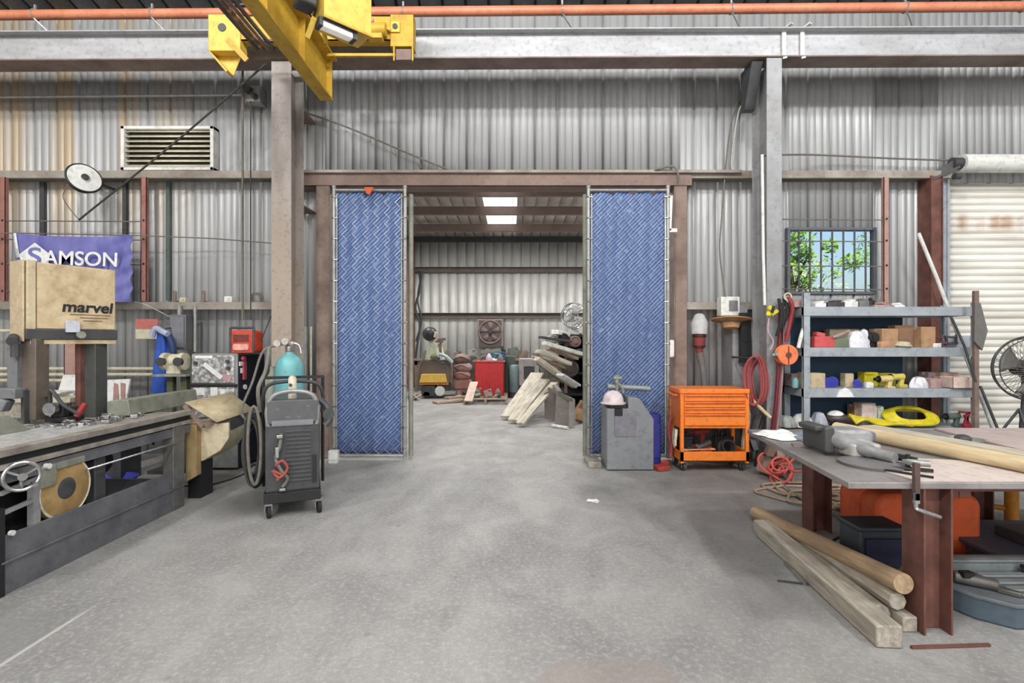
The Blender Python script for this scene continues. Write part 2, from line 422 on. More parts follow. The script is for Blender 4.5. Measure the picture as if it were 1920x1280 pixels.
# ================================================================ the building
def rib_profile(x0, x1, pitch=.305, d=.042, phase=0.0, minor=True):
    pts = [(x0, 0)]; k = math.floor((x0 - phase) / pitch) - 1
    while True:
        c = phase + k * pitch; k += 1
        if c > x1: break
        seq = [(c - .021, 0), (c - .014, d), (c + .014, d), (c + .021, 0)]
        if minor: seq += [(c + .096, 0), (c + .099, .007), (c + .105, .007), (c + .108, 0), (c + .196, 0), (c + .199, .007), (c + .205, .007), (c + .208, 0)]
        for p in seq:
            if x0 < p[0] < x1: pts.append(p)
    pts.append((x1, 0)); return pts
def ribbed(mb, x0, x1, z0, z1, y, **k):
    pr = rib_profile(x0, x1, **k); n = len(pr)
    mb.add([(x, y + d, z) for z in (z0, z1) for (x, d) in pr], [(i, i + 1, i + 1 + n, i + n) for i in range(n - 1)])
    return mb
WY = 6.85
WX0, WX1, WZ0, WZ1 = 3.70, 4.83, 2.16, 2.99     # window hole
DX0 = 5.70                                       # roller door jamb
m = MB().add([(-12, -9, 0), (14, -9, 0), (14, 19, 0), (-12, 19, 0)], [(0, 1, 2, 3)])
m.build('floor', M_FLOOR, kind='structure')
m = MB()
ribbed(m, -9.5, -2.5, 0, 6.1, WY); ribbed(m, -2.5, 2.25, 3.66, 6.1, WY); ribbed(m, 2.25, WX0, 0, 6.1, WY)
ribbed(m, WX0, WX1, 0, WZ0, WY); ribbed(m, WX0, WX1, WZ1, 6.1, WY); ribbed(m, WX1, DX0, 0, 6.1, WY); ribbed(m, DX0, 9.5, 3.62, 6.1, WY)
m.build('wall_front', M_WALL, kind='structure', solid=.002)
for sx, nm in ((-9.5, 'wall_left'), (9.5, 'wall_right')):  # unseen side walls, added to bounce light
    m = MB().bx(sx - .05, sx + .05, -9, WY, 0, 9.8); m.build(nm, M_WALL, kind='structure')
m = MB().bx(-9.5, -3.6, -9.15, -9.05, 0, 9.8).bx(3.6, 9.5, -9.15, -9.05, 0, 9.8).bx(-3.6, 3.6, -9.15, -9.05, 5.2, 9.8); m.build('wall_rear', M_WALL, kind='structure')  # unseen rear wall, added to cut the ambient light from behind
# hall roof: ribbed sheets rising toward the camera
m = MB(); pr = rib_profile(-9.6, 9.6, d=.05, minor=False); n_ = len(pr)
rows = [(WY + .25, 5.86), (-9.2, 9.9)]
m.add([(x, y, z + d) for (y, z) in rows for (x, d) in pr], [(i, i + 1, i + 1 + n_, i + n_) for i in range(n_ - 1)])
m.build('ceiling', M_ROOF, kind='structure', solid=.002)
# annex shell
AY = 17.0
m = MB(); ribbed(m, -6.5, 3.5, 0, 4.80, AY, minor=False); m.build('wall_back', M_WALL2, kind='structure', solid=.002)
m = MB(); m.bx(-6.55, -6.5, WY + .1, AY, 0, 5.2); m.build('wall_annex_left', M_WALL2, kind='structure')
m = MB(); m.bx(3.5, 3.55, WY + .1, AY, 0, 5.2); m.build('wall_annex_right', M_WALL2, kind='structure')
m = MB(); SK0, SK1, SY0, SY1 = -.72, .13, 7.6, 16.0
def annex_roof(x0, x1, y0, y1):
    pr = rib_profile(x0, x1, pitch=.305, d=.06, minor=False); n = len(pr)
    zz = lambda y: 4.96 + (AY - y) * .012
    m.add([(x, y, zz(y) + d) for y in (y0, y1) for (x, d) in pr], [(i, i + 1, i + 1 + n, i + n) for i in range(n - 1)])
for (sa, sb) in ((-6.55, -4.6), (-3.75, SK0), (SK1, 2.4), (3.25, 3.6)): annex_roof(sa, sb, WY + .1, AY + .3)
for (sa, sb) in ((-4.6, -3.75), (SK0, SK1), (2.4, 3.25)):
    annex_roof(sa, sb, WY + .1, SY0); annex_roof(sa, sb, SY1, AY + .3)
m.build('ceiling_annex', M_ROOF2, kind='structure', solid=.002)
# translucent roof lights; the outer two are unseen, added as fill
mt = bpy.data.materials.new('translucent_panel'); mt.use_nodes = True; t = mt.node_tree
t.nodes.remove(t.nodes['Principled BSDF']); tr = t.nodes.new('ShaderNodeBsdfTranslucent'); tr.inputs[0].default_value = (.95, .95, .93, 1)
df = t.nodes.new('ShaderNodeBsdfDiffuse'); df.inputs[0].default_value = (.9, .9, .88, 1); ms = t.nodes.new('ShaderNodeMixShader'); ms.inputs[0].default_value = .15
tcn = t.nodes.new('ShaderNodeTexCoord'); nzn = t.nodes.new('ShaderNodeTexNoise'); nzn.inputs['Scale'].default_value = 3; t.links.new(tcn.outputs['Object'], nzn.inputs[0])
mrn = t.nodes.new('ShaderNodeMapRange'); mrn.inputs[3].default_value = .05; mrn.inputs[4].default_value = .2; t.links.new(nzn.outputs[0], mrn.inputs[0]); t.links.new(mrn.outputs[0], ms.inputs[0])
t.links.new(tr.outputs[0], ms.inputs[1]); t.links.new(df.outputs[0], ms.inputs[2]); t.links.new(ms.outputs[0], t.nodes['Material Output'].inputs[0])
for i, (sa, sb) in enumerate(((-4.6, -3.75), (SK0, SK1), (2.4, 3.25))):
    m = MB(); pr = rib_profile(sa - .03, sb + .03, d=.06, minor=False); n = len(pr)
    m.add([(x, y, 4.975 + (AY - y) * .012 + d) for y in (SY0 - .03, SY1 + .03) for (x, d) in pr], [(k, k + 1, k + 1 + n, k + n) for k in range(n - 1)])
    m.build('window_%d' % (i + 2), mt, kind='structure')
# annex purlins, dark eave strip and girts
def cee_x(mb, x0, x1, y, z0, h, w=.07, t=.008, face=-1):
    mb.bx(x0, x1, y - t / 2, y + t / 2, z0, z0 + h)
    ya, yb = (y, y + w) if face > 0 else (y - w, y)
    mb.bx(x0, x1, ya, yb, z0, z0 + t); mb.bx(x0, x1, ya, yb, z0 + h - t, z0 + h)
    return mb
for i, py in enumerate((8.0, 9.6, 11.35, 13.0, 14.95)):
    cee_x(MB(), -6.5, 3.5, py, 4.72, .21, .09, face=1).build('trim_%d' % (i + 1), mat('annex_purlin', (146, 124, 116), (116, 96, 90), .55, .1, 3), kind='structure')
m = MB().bx(-6.5, 3.5, AY - .12, AY - .02, 4.79, 4.95); m.build('trim_7', dark, kind='structure')  # dark strip standing in for the shade of the eave gap
for i, (gz, gh) in enumerate(((3.78, .17), (2.27, .17))):
    cee_x(MB(), -6.5, 3.5, AY - .03, gz, gh, .14).build('trim_%d' % (i + 8), mat('annex_girt', (120, 108, 102), (98, 86, 80), .7, .1, 4), kind='structure')
m = MB().bx(-3.42, -3.20, AY - .35, AY - .34, 0, 4.8).bx(-3.42, -3.20, AY - .16, AY - .15, 0, 4.8).bx(-3.315, -3.305, AY - .35, AY - .15, 0, 4.8)
m.build('annex_post', redox, kind='structure')
MB().bx(-6.5, 3.5, AY - .05, AY - .03, 0, .32).build('baseboard_back', mat('dirty_base', (120, 112, 104), (84, 78, 72), .8), kind='structure')

# ---- main wall girts (C sections, web level, lip down)
def girt(name, x0, x1, z, y0=6.63):
    m = MB().bx(x0, x1, y0, WY - .002, z, z + .01).bx(x0, x1, y0 - .008, y0, z - .085, z + .01).bx(x0, x1, y0, y0 + .045, z - .085, z - .077)
    m.bx(x0, x1, WY - .012, WY - .004, z - .07, z)
    return m.build(name, girtm, kind='structure')
girt('trim_10', -9.4, -2.87, 3.70); girt('trim_11', -2.55, -2.5, 3.70); girt('trim_12', 2.25, 3.2, 3.70); girt('trim_13', 3.20, DX0, 3.70)
girt('trim_14', -9.4, -2.87, 2.00); girt('trim_15', -2.55, -2.5, 2.00); girt('trim_16', 2.25, 3.2, 2.00); girt('trim_17', 3.2, WX0 + .3, 1.98)
# brown door frame: jambs and header
m = MB().bx(-2.52, -2.36, 6.58, 6.86, 0, 3.50).bx(-2.36, -2.345, 6.58, 6.60, 0, 3.5); m.build('door_jamb_left', dustbrown, kind='structure', bev=.006)
m = MB().bx(2.10, 2.25, 6.58, 6.86, 0, 3.50).bx(2.085, 2.10, 6.58, 6.60, 0, 3.5); m.build('door_jamb_right', dustbrown, kind='structure', bev=.006)
m = MB().bx(-2.87, 2.32, 6.60, 6.86, 3.50, 3.515).bx(-2.87, 2.32, 6.60, 6.612, 3.50, 3.66).bx(-2.87, 2.32, 6.60, 6.86, 3.655, 3.67)
m.build('door_header', brownsteel, kind='structure', bev=.003)
MB().bx(-2.87, 2.95, 6.56, 6.60, 3.665, 3.70).build('header_lip', girtm, kind='structure')
# columns: wide flange sections under the runway beam
def hcol(name, x0, x1, y0, y1, z1, mt, t=.014):
    m = MB().bx(x0, x1, y0, y0 + t, .02, z1).bx(x0, x1, y1 - t, y1, .02, z1).bx((x0 + x1) / 2 - .006, (x0 + x1) / 2 + .006, y0 + t, y1 - t, .02, z1)
    m.bx(x0 - .04, x1 + .04, y0 - .03, y1 + .03, 0, .02)
    return m.build(name, mt, kind='structure', bev=.003)
ncol = ND('dusty_column_paint')
xyz = ncol.sep(); f1 = ncol.noise(ncol.map((6, 6, 1.2)), 1, 5); f2 = ncol.noise(ncol.map(), 22, 4)
cc = ncol.mix(ncol.rng(f1, .35, .65), (168, 160, 156), (138, 130, 126))
cc = ncol.mix(ncol.math('MULTIPLY', ncol.rng(xyz[2], 4.0, 2.4), ncol.rng(f1, .25, .55)), cc, (158, 144, 130))
cc = ncol.mix(ncol.rng(f2, .55, .75, 0, .5), cc, (112, 92, 76))
M_COLA = ncol.done(cc, .7, .05, f2, .15)
hcol('column_left', -2.835, -2.60, 6.03, 6.40, 4.80, M_COLA)
hcol('column_right', 3.00, 3.18, 6.03, 6.40, 4.84, greysteel)
MB().bx(-2.80, -2.62, 6.40, 6.84, 3.2, 3.22).bx(-2.80, -2.62, 6.40, 6.84, 4.4, 4.42).build('column_stay_left', brownsteel, kind='structure')
m = MB().prism([(6.1, 4.84), (6.4, 4.84), (6.4, 4.35), (6.3, 4.35)], 'x', 2.86, 2.99); m.build('column_haunch', dark, kind='structure')
MB().bx(2.80, 2.99, 6.5, 6.84, 0, 1.96).build('column_backing', greysteel, kind='structure')
# crane runway beam
def rz(x): return (x + 9.4) / 18.8 * .09
def runway():
    y = 6.17; b = 4.80; h = .37
    for nm, mt_, parts in (('runway_beam', beamgrey, [(y - .006, y + .006, .015, h - .012), (y - .1, y + .1, h - .014, h)]), ('runway_flange', mat('rusty_flange', (146, 130, 122), (112, 92, 84), .7, .1, 3, .9), [(y - .13, y + .13, 0, .016)])):
        m = MB()
        for (ya, yb, za, zb) in parts:
            vs = [(x, yy, b + rz(x) + zz) for x in (-9.4, 9.4) for (yy, zz) in ((ya, za), (yb, za), (yb, zb), (ya, zb))]
            m.add(vs, [(3, 2, 1, 0), (4, 5, 6, 7), (0, 1, 5, 4), (1, 2, 6, 5), (2, 3, 7, 6), (3, 0, 4, 7)])
        m.build(nm, mt_, kind='structure')
    m = MB().bar((-9.4, y, b + h + .02), (9.4, y, b + h + .11), .05, .045); m.build('runway_rail', dark, kind='structure')
    m = MB()
    for sx in (3.22, 3.44):
        m.bar((sx, y - .13, b + rz(sx) - .01), (sx + .05, y - .05, b + rz(sx) + .03), .045, .02).bar((sx + .04, y - .03, b + rz(sx) + .03), (sx + .04, y - .03, b + rz(sx) + h), .045, .02)
        m.bar((sx + .04, y - .03, b + rz(sx) + h), (sx + .09, y - .12, b + rz(sx) + h + .03), .05, .02)
    m.build('runway_clip', white, kind='structure')
runway()
# orange conductor rail above the runway
r0 = thing('conductor_pipe', 'long orange red pipe running level above the grey crane runway beam', 'pipe', (0, 6.12, 5.40))
MB().tube([(-9.4, 6.12, 5.37), (9.4, 6.12, 5.53)], .055, 14).build('pipe', orangepaint, r0)
for cx in (-5.7, -4.3, -1.3, .6, 2.62, 4.7, 6.1):
    zc = 5.37 + (cx + 9.4) / 18.8 * .16
    MB().ring((cx, 6.12, zc), (1, 0, 0), .06, .008, 16, 6).bar((cx, 6.12, zc + .05), (cx, 6.12, zc + .12), .02, .02).bar((cx, 6.10, zc - .05), (cx + .12, 6.17, zc - .18), .014, .014).build('clip', galv, r0)

# roller door
m = MB(); z = 0.0; pts = []
while z < 3.72:
    for k in range(6):
        t_ = k / 6; pts.append((WY + .06 - .022 * math.sin(math.pi * t_) , z + t_ * .082))
    pts.append((WY + .066, z + .084)); pts.append((WY + .066, z + .094)); z += .0955
n = len(pts)
m.add([(x, y, zz) for x in (DX0 + .02, 9.5) for (y, zz) in pts], [(i, i + 1, i + 1 + n, i + n) for i in range(n - 1)])
nd = ND('roller_slats'); xyz = nd.sep()
f1 = nd.noise(nd.map((.7, 1, 5)), 1.2, 5); f2 = nd.noise(nd.map((3, 1, .4)), 2, 4)
cc = nd.mix(nd.rng(f1, .35, .7), (232, 230, 222), (206, 200, 190))
band = nd.math('MULTIPLY', nd.rng(xyz[2], 2.95, 3.05), nd.rng(xyz[2], 3.25, 3.15))
cc = nd.mix(nd.math('MULTIPLY', band, nd.rng(f2, .4, .6, .1, .7)), cc, (170, 128, 92))
m.build('door_1', nd.done(cc, .5, .05), kind='structure', solid=.002)
MB().cyl((DX0 + .1, 6.62, 3.80), (9.4, 6.62, 3.80), .115, seg=28).build('door_roll', white, kind='structure')
m = MB().bar((DX0 - .25, 6.66, 3.64), (DX0 + .02, 6.60, 3.80), .03, .09).bar((DX0 - .25, 6.62, 3.60), (DX0 + .04, 6.56, 3.74), .012, .03).cyl((DX0 - .02, 6.62, 3.80), (DX0 + .1, 6.62, 3.80), .075, seg=18).cyl((DX0 - .02, 6.58, 3.62), (DX0 + .06, 6.58, 3.62), .04, seg=12)
m.build('door_roll_bracket', dark, kind='structure')
MB().bx(5.42, 5.55, 6.62, 6.84, 0, 3.64).bx(5.405, 5.42, 6.60, 6.62, 0, 3.64).bx(5.55, 5.56, 6.60, 6.84, 0, 3.64).build('trim_18', rust, kind='structure')
MB().bx(5.58, DX0 + .02, 6.72, 6.86, 0, 3.64).bx(DX0, DX0 + .03, 6.70, 6.90, 0, 3.62).build('trim_19', shelfgrey, kind='structure')

# window 1 with a burglar grille
w1 = MB()
for (a0, a1, c0, c1) in ((WX0 - .03, WX1 + .03, WZ1 - .01, WZ1 + .03), (WX0 - .03, WX1 + .03, WZ0 - .03, WZ0 + .01), (WX0 - .03, WX0 + .01, WZ0, WZ1), (WX1 - .01, WX1 + .03, WZ0, WZ1)):
    w1.bx(a0, a1, WY - .03, WY + .05, c0, c1)
wf = w1.build('window_1', mat('window_frame_grey', (104, 108, 114), (80, 84, 92)), kind='structure', bev=.004)
m = MB()
for i in range(7):
    x = WX0 + .12 + i * (WX1 - WX0 - .24) / 6; m.tube([(x, WY - .03, WZ0), (x, WY - .03, WZ1)], .011, 6)
m.build('window_bars', dark, wf)
gl = bpy.data.materials.new('window_glass'); gl.use_nodes = True; b = gl.node_tree.nodes['Principled BSDF']
b.inputs['Base Color'].default_value = (.95, 1, 1, 1); b.inputs['Roughness'].default_value = 0; b.inputs['Transmission Weight'].default_value = 1; b.inputs['IOR'].default_value = 1.02
MB().bx(WX0, WX1, WY + .02, WY + .024, WZ0, WZ1).build('pane', gl, wf)

# ---- outside: trees seen through the window
grassm = mat('grass', (96, 122, 58), (70, 96, 40), .9, 0, 2)
MB().add([(3.6, 7.0, -.05), (40, 7.0, -.05), (40, 50, -.05), (3.6, 50, -.05)], [(0, 1, 2, 3)]).build('lawn', grassm, kind='structure')
leafm = mat('leaf_green', (168, 206, 96), (104, 156, 62), .6, 0, 1.2, 1.0, 0)
leafm2 = mat('leaf_pale_green', (214, 226, 150), (160, 190, 104), .6, 0, 1.2, 1.0, 0)
barkm = mat('bark', (112, 98, 80), (78, 66, 54), .9, 0, 8)
def tree(x, y, h, cr, lab, lm, seed):
    rnd = random.Random(seed); t = thing('tree', lab, 'tree', (x, y, 0), group='trees outside the window')
    m = MB().tube([(x, y, 0), (x + .1, y, h * .4), (x - .05, y + .1, h * .75)], [.14, .10, .04], 10)
    for k in range(6):
        a = rnd.uniform(0, 6.28); z0 = h * rnd.uniform(.35, .6)
        m.tube([(x, y, z0), (x + math.cos(a) * cr * .6, y + math.sin(a) * cr * .6, z0 + h * .2)], [.05, .02], 6)
    m.build('trunk', barkm, t)
    m = MB()
    cl = [(rnd.gauss(0, .42) * cr, rnd.gauss(0, .42) * cr, h * rnd.uniform(.35, .98), rnd.uniform(.25, .5) * cr) for _ in range(22)]
    for (cx, cy, cz, r) in cl:
        for _ in range(85):
            d = V((rnd.gauss(0, 1), rnd.gauss(0, 1), rnd.gauss(0, .8))).normalized() * r * rnd.uniform(.6, 1)
            c = V((x + cx, y + cy, cz)) + d; u = V((rnd.uniform(-1, 1), rnd.uniform(-1, 1), rnd.uniform(-1, 1))).normalized(); w = u.orthogonal().normalized(); s = rnd.uniform(.05, .10)
            m.add([c - u * s, c + w * s * .45, c + u * s, c - w * s * .45], [(0, 1, 2, 3)])
    m.build('foliage', lm, t, smooth=False)
tree(7.35, 13.4, 5.0, .7, 'green leafy tree left in the window view', leafm, 3)
tree(9.75, 13.6, 5.4, .75, 'tall leafy tree right in the window view with dark green leaves', leafm, 5)
tree(9.7, 16.6, 4.0, 1.4, 'low pale green bushy tree far behind the window bars', leafm2, 8)
tree(14.0, 18.4, 4.6, 1.1, 'pale green tree behind the tall one at the right of the window', leafm2, 12)
tree(11.0, 20.2, 4.7, 1.3, 'distant rounded tree low in the left of the window view', leafm2, 14)
# ================================================================ chain link gates with blue slats
ns = ND('blue_privacy_slats')
# diagonal slats woven into the mesh: a stripe pattern that belongs to the fabric
wv = ns.wave(ns.map((1, 1, 1), rot=(0, R(-45), 0)), 8.5, .3, 'X')
nb = ns.noise(ns.map((3, 1, 1)), 1.6, 4); nf = ns.noise(ns.map(), 16, 3)
cc = ns.mix(ns.rng(wv, .45, .75), (52, 78, 128), (122, 142, 178))
cc = ns.mix(ns.rng(nb, .4, .68, 0, .6), cc, (56, 80, 130))
cc = ns.mix(ns.rng(nf, .62, .74, 0, .5), cc, (150, 168, 198))
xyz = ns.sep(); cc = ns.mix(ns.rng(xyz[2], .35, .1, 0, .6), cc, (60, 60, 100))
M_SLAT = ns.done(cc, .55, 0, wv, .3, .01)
wire = mat('galvanised_wire', (186, 190, 194), (150, 152, 154), .4, .6, 20, bump=0)
def gate(x0, x1, y, lab, fold, side):
    z0, z1 = .05, 3.42
    g = thing('chain_link_gate', lab, 'gate', ((x0 + x1) / 2, y, 0), group='blue chain link gates')
    for xx in (x0, x1):
        m = MB().tube([(xx, y, .02), (xx, y, z1 + .03)], .024, 12).sph((xx, y, z1 + .04), .03, 12, 6)
        m.build('gate_post', galv, g)
    for zz in (z0, z1):
        MB().tube([(x0, y, zz), (x1, y, zz)], .018, 10).build('rail', galv, g)
    rnd = random.Random(int(x0 * 100))
    # slat fabric, with worn notches on top
    nu, nv = 40, 60
    def fn(u, v):
        zt = z1 - .02 - (.05 * max(0, math.sin(u * 23 + x0)) ** 6)
        return (x0 + .03 + u * (x1 - x0 - .06), y + .022 + .006 * math.sin(u * 30) * math.sin(v * 14), z0 + .02 + v * (zt - z0 - .02))
    MB().grid(fn, nu, nv).build('slat_fabric', M_SLAT, g, solid=.004)
    m = MB(); p = .068; k = 0; xx = x0 + .03
    while xx < x1 - .05:                      # each wire of the woven mesh is one zigzag
        pts = []; n = int((z1 - z0 - .04) / p)
        for i in range(n + 1):
            pts.append((xx + (p * .98 if (i + k) % 2 else 0), y + (.008 if (i + k) % 2 else -.008), z0 + .02 + i * p))
        m.tube(pts, .0032, 3, cap=False); xx += p; k += 1
    m.build('wire_mesh', wire, g)
    m = MB()
    for i in range(13):
        zz = z0 + .1 + i * .265
        for xx in (x0, x1): m.ring((xx, y, zz), (0, 0, 1), .03, .005, 12, 5).bar((xx, y - .03, zz), (xx + (.05 if xx == x0 else -.05), y - .02, zz), .008, .012)
    m.build('tie_bands', chrome, g)
    m = MB()                                   # tension bars
    for xx in (x0 + .04, x1 - .04): m.bx(xx - .006, xx + .006, y - .012, y - .006, z0 + .05, z1 - .05)
    m.build('tension_bars', galv, g)
    # second folded leaf frame right behind
    MB().tube([(fold, y + .09, .03), (fold, y + .09, z1 - .03)], .03, 12).build('folding_leaf_pole', greengrey, g)
    return g
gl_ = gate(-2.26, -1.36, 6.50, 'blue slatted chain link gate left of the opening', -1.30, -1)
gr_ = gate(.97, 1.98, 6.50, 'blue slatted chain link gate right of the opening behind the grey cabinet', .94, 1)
MB().prism([(-1.86, 3.44), (-1.74, 3.44), (-1.79, 3.35), (-1.83, 3.36)], 'y', 6.44, 6.452).build('rag', rustorange, label='small orange rag hooked on top of the left blue gate', cat='rag')
MB().rbox(-2.27, -2.15, 6.30, 6.40, 0, .15, .02).bx(-2.25, -2.17, 6.295, 6.30, .04, .06).build('plastic_jug', white, label='small white jug on the floor at the foot of the left gate', cat='jug', bev=.01)

# ================================================================ overhead crane
cr = thing('bridge_crane', 'yellow overhead bridge crane girder with its end truck on the runway beam', 'crane', (-2.2, 5.9, 4.3))
# girder: I section running toward the camera
gx = -2.17; zb, zt = 4.32, 4.80
MB().bx(gx - .075, gx + .075, -3.0, 6.0, zb, zb + .018).build('bottom_flange', yel, cr)
MB().bx(gx - .008, gx + .008, -3.0, 6.0, zb + .018, zt - .018).build('girder_web', yel, cr)
MB().bx(gx - .09, gx + .12, -3.0, 6.0, zt - .02, zt).build('top_flange', yel, cr)
for yy in (5.98, 5.2, 4.4, 3.6): MB().bx(gx - .07, gx + .07, yy - .006, yy + .006, zb + .018, zt - .02).build('stiffener_plate', yel, cr)
# end truck
ty0, ty1 = 5.78, 5.90
MB().bx(-3.42, -1.11, ty0, ty0 + .012, 4.90, 5.18).bx(-3.42, -1.11, ty0, ty1, 5.168, 5.18).bx(-3.42, -1.11, ty0, ty1, 4.90, 4.91).build('end_truck_beam', yel, cr)
m = MB().bx(-3.42, -3.06, ty0 - .02, ty1 + .02, 4.77, 5.18).prism([(-3.42, 4.77), (-3.40, 4.77), (-3.20, 4.55), (-3.22, 4.53)], 'y', ty0 - .02, ty1)
m.prism([(-3.42, 4.77), (-3.12, 4.77), (-3.20, 4.56), (-3.22, 4.56)], 'y', ty1 - .012, ty1)
m.build('wheel_housing', yel2, cr, bev=.006)
MB().cyl((-3.26, ty0 - .03, 5.03), (-3.26, ty0 - .02, 5.03), .045, seg=18).build('wheel_axle', dark, cr)
MB().bar((-3.20, ty0 - .02, 4.90), (-2.98, ty0 - .02, 4.66), .06, .02, (0, 1, 0)).build('gusset', yel, cr)
m = MB().bx(-1.37, -1.11, ty0 - .02, ty1 + .02, 4.82, 5.18).bx(-1.34, -1.32, ty0 - .02, ty0 + .0, 4.66, 4.84).bx(-1.13, -1.11, ty0 - .02, ty0 + .0, 4.66, 4.84)
m.build('wheel_housing', yel, cr, bev=.006)
MB().bx(-1.36, -1.26, ty0 - .04, ty0 - .02, 4.97, 5.09).build('cover_plate', yel2, cr, bev=.004)
MB().cyl((-1.31, ty0 - .055, 5.03), (-1.31, ty0 - .04, 5.03), .028, seg=16).build('wheel_axle', dark, cr)
MB().bx(-1.31, -1.14, ty0, ty1, 4.68, 4.80).build('bumper', brownsteel, cr)
MB().bx(-2.10, -1.32, ty0 + .02, ty0 + .05, 4.735, 4.765).build('lower_tie_bar', yel, cr)
MB().bar((-1.73, ty0 - .03, 5.15), (-1.36, ty0 - .03, 4.99), .03, .05, (0, 1, 0)).build('brace', yel2, cr)
MB().cyl((-1.66, ty0 - .08, 4.97), (-1.40, ty0 - .08, 4.97), .07, seg=20).cyl((-1.74, ty0 - .08, 4.97), (-1.66, ty0 - .08, 4.97), .045, seg=16).bx(-1.60, -1.44, ty0 - .12, ty0 - .02, 4.86, 4.92).build('drive_motor', yel, cr)
MB().cyl((-1.78, ty0 - .09, 4.99), (-1.73, ty0 - .09, 4.99), .035, seg=14).sph((-1.55, ty0 - .13, 5.04), .03).build('motor_cap', mat('pinkish_cap', (206, 150, 150)), cr)
# conductor bars left of the girder
for (dx, mt_, rr) in ((-.40, dark, .014), (-.46, brownsteel, .012), (-.52, mat('copper_bar', (196, 160, 128), (110, 84, 70), .5, .4, 5, 1, stretch=(1, 3, 1), hi=.5), .016), (-.58, dark, .014)):
    MB().bar((gx + dx - .08, -3, 4.75), (gx + dx - .08, 5.70, 4.75), rr * 2, rr * 2.4).build('conductor_bar', mt_, cr)
m = MB()
for yy in (5.6, 5.0, 4.4, 3.8): m.bx(gx - .70, gx - .01, yy - .015, yy + .015, 4.775, 4.79)
m.build('bar_bracket', dark, cr)
# hoist with its box, lamp and motor
ho = thing('crane_hoist', 'pale yellow hoist control box with motor beside the yellow crane girder', 'hoist', (-1.4, 4.3, 4.1))
ux, uy = .73, .68
bx0 = V((-1.54, 4.2, 0))
def hb(m, a0, a1, d0, d1, z0, z1):     # box in the hoist's own turned frame
    q = [bx0 + V((ux, uy, 0)) * a + V((-uy, ux, 0)) * d for (a, d) in ((a0, d0), (a1, d0), (a1, d1), (a0, d1))]
    return m.add([(p.x, p.y, z) for z in (z0, z1) for p in q], [(3, 2, 1, 0), (4, 5, 6, 7), (0, 1, 5, 4), (1, 2, 6, 5), (2, 3, 7, 6), (3, 0, 4, 7)])
hb(MB(), 0, .425, 0, .26, 4.175, 4.75).build('control_box', yel2, ho, bev=.006)
hb(MB(), -.01, .435, -.012, 0, 4.16, 4.18).build('box_lip', yel, ho)
hb(MB(), -.18, -.03, .05, .22, 4.25, 4.55).build('gear_case', dark, ho, bev=.02)
m = MB(); p = bx0 + V((-.14, .02, 4.36)); m.cyl(p, p + V((-.1, .12, .35)), .07, seg=18); m.build('hoist_motor', midgrey, ho)
m = MB()
for k in range(4):
    p = bx0 + V((-.08 - .03 * k, .05, 4.3 + .03 * k)); m.tube(spline([p, p + V((-.05, .05, -.08)), p + V((-.11, .1, .02)), p + V((-.13, .15, .3))], 6), .008, 6)
m.build('loose_cables', rubber, ho)
MB().bar((-1.72, 4.4, 4.55), (-1.63, 4.5, 4.12), .022, .03).bar((-1.62, 4.2, 4.16), (-1.7, 4.25, 4.02), .03, .03).build('hook_arm', yel2, ho)
lamp = thing('flood_light', 'short white tube light hung under the yellow hoist box', 'lamp', (-1.5, 4.25, 4.10))
m = MB(); hb(m, .0, .27, .03, .11, 4.105, 4.155); m.build('diffuser', emis('lamp_white', (250, 246, 238), .25), lamp, bev=.01)
m = MB(); hb(m, -.03, .30, .02, .12, 4.155, 4.172); hb(m, -.03, 0, .02, .12, 4.10, 4.156); hb(m, .27, .30, .02, .12, 4.10, 4.156); m.build('lamp_housing', dark, lamp)

# ================================================================ things on the left wall
m = MB().tube([(-7.4, 6.72, 4.70), (-3.52, 6.72, 4.735)], .016, 8)
c0 = m.build('conduit', galv, label='thin horizontal conduit high on the left wall above the louvre', cat='conduit')
t = thing('rope_bracket', 'grey steel pulley bracket at the end of the high conduit', 'bracket', (-3.4, 6.6, 4.7))
MB().bx(-3.50, -3.28, 6.66, 6.84, 4.62, 4.83).build('bracket_plate', galv, t, bev=.005)
MB().cyl((-3.42, 6.58, 4.76), (-3.42, 6.66, 4.76), .05, seg=16).cyl((-3.34, 6.58, 4.68), (-3.34, 6.66, 4.68), .035, seg=16).build('pulley', dark, t)
t = thing('wall_louvre', 'white framed ventilation louvre high on the left wall', 'vent', (-4.6, 6.8, 3.75))
lx0, lx1, lz0, lz1 = -5.14, -3.92, 3.75, 4.33
m = MB(); y_ = 6.72
for (a, b_, c, d) in ((lx0, lx1, lz1 - .04, lz1), (lx0, lx1, lz0, lz0 + .04), (lx0, lx0 + .045, lz0, lz1), (lx1 - .045, lx1, lz0, lz1)): m.bx(a, b_, y_, WY, c, d)
m.build('louvre_frame', white, t, bev=.004)
m = MB()
for k in range(8):
    zz = lz0 + .05 + k * .065; m.add([(lx0 + .04, y_ + .02, zz), (lx1 - .04, y_ + .02, zz), (lx1 - .04, y_ + .09, zz + .06), (lx0 + .04, y_ + .09, zz + .06)], [(0, 1, 2, 3)])
m.build('louvre_blades', cream, t, solid=.004)
MB().bx(lx0 + .02, lx1 - .02, WY - .03, WY - .025, lz0, lz1).build('louvre_backing', dark, t)
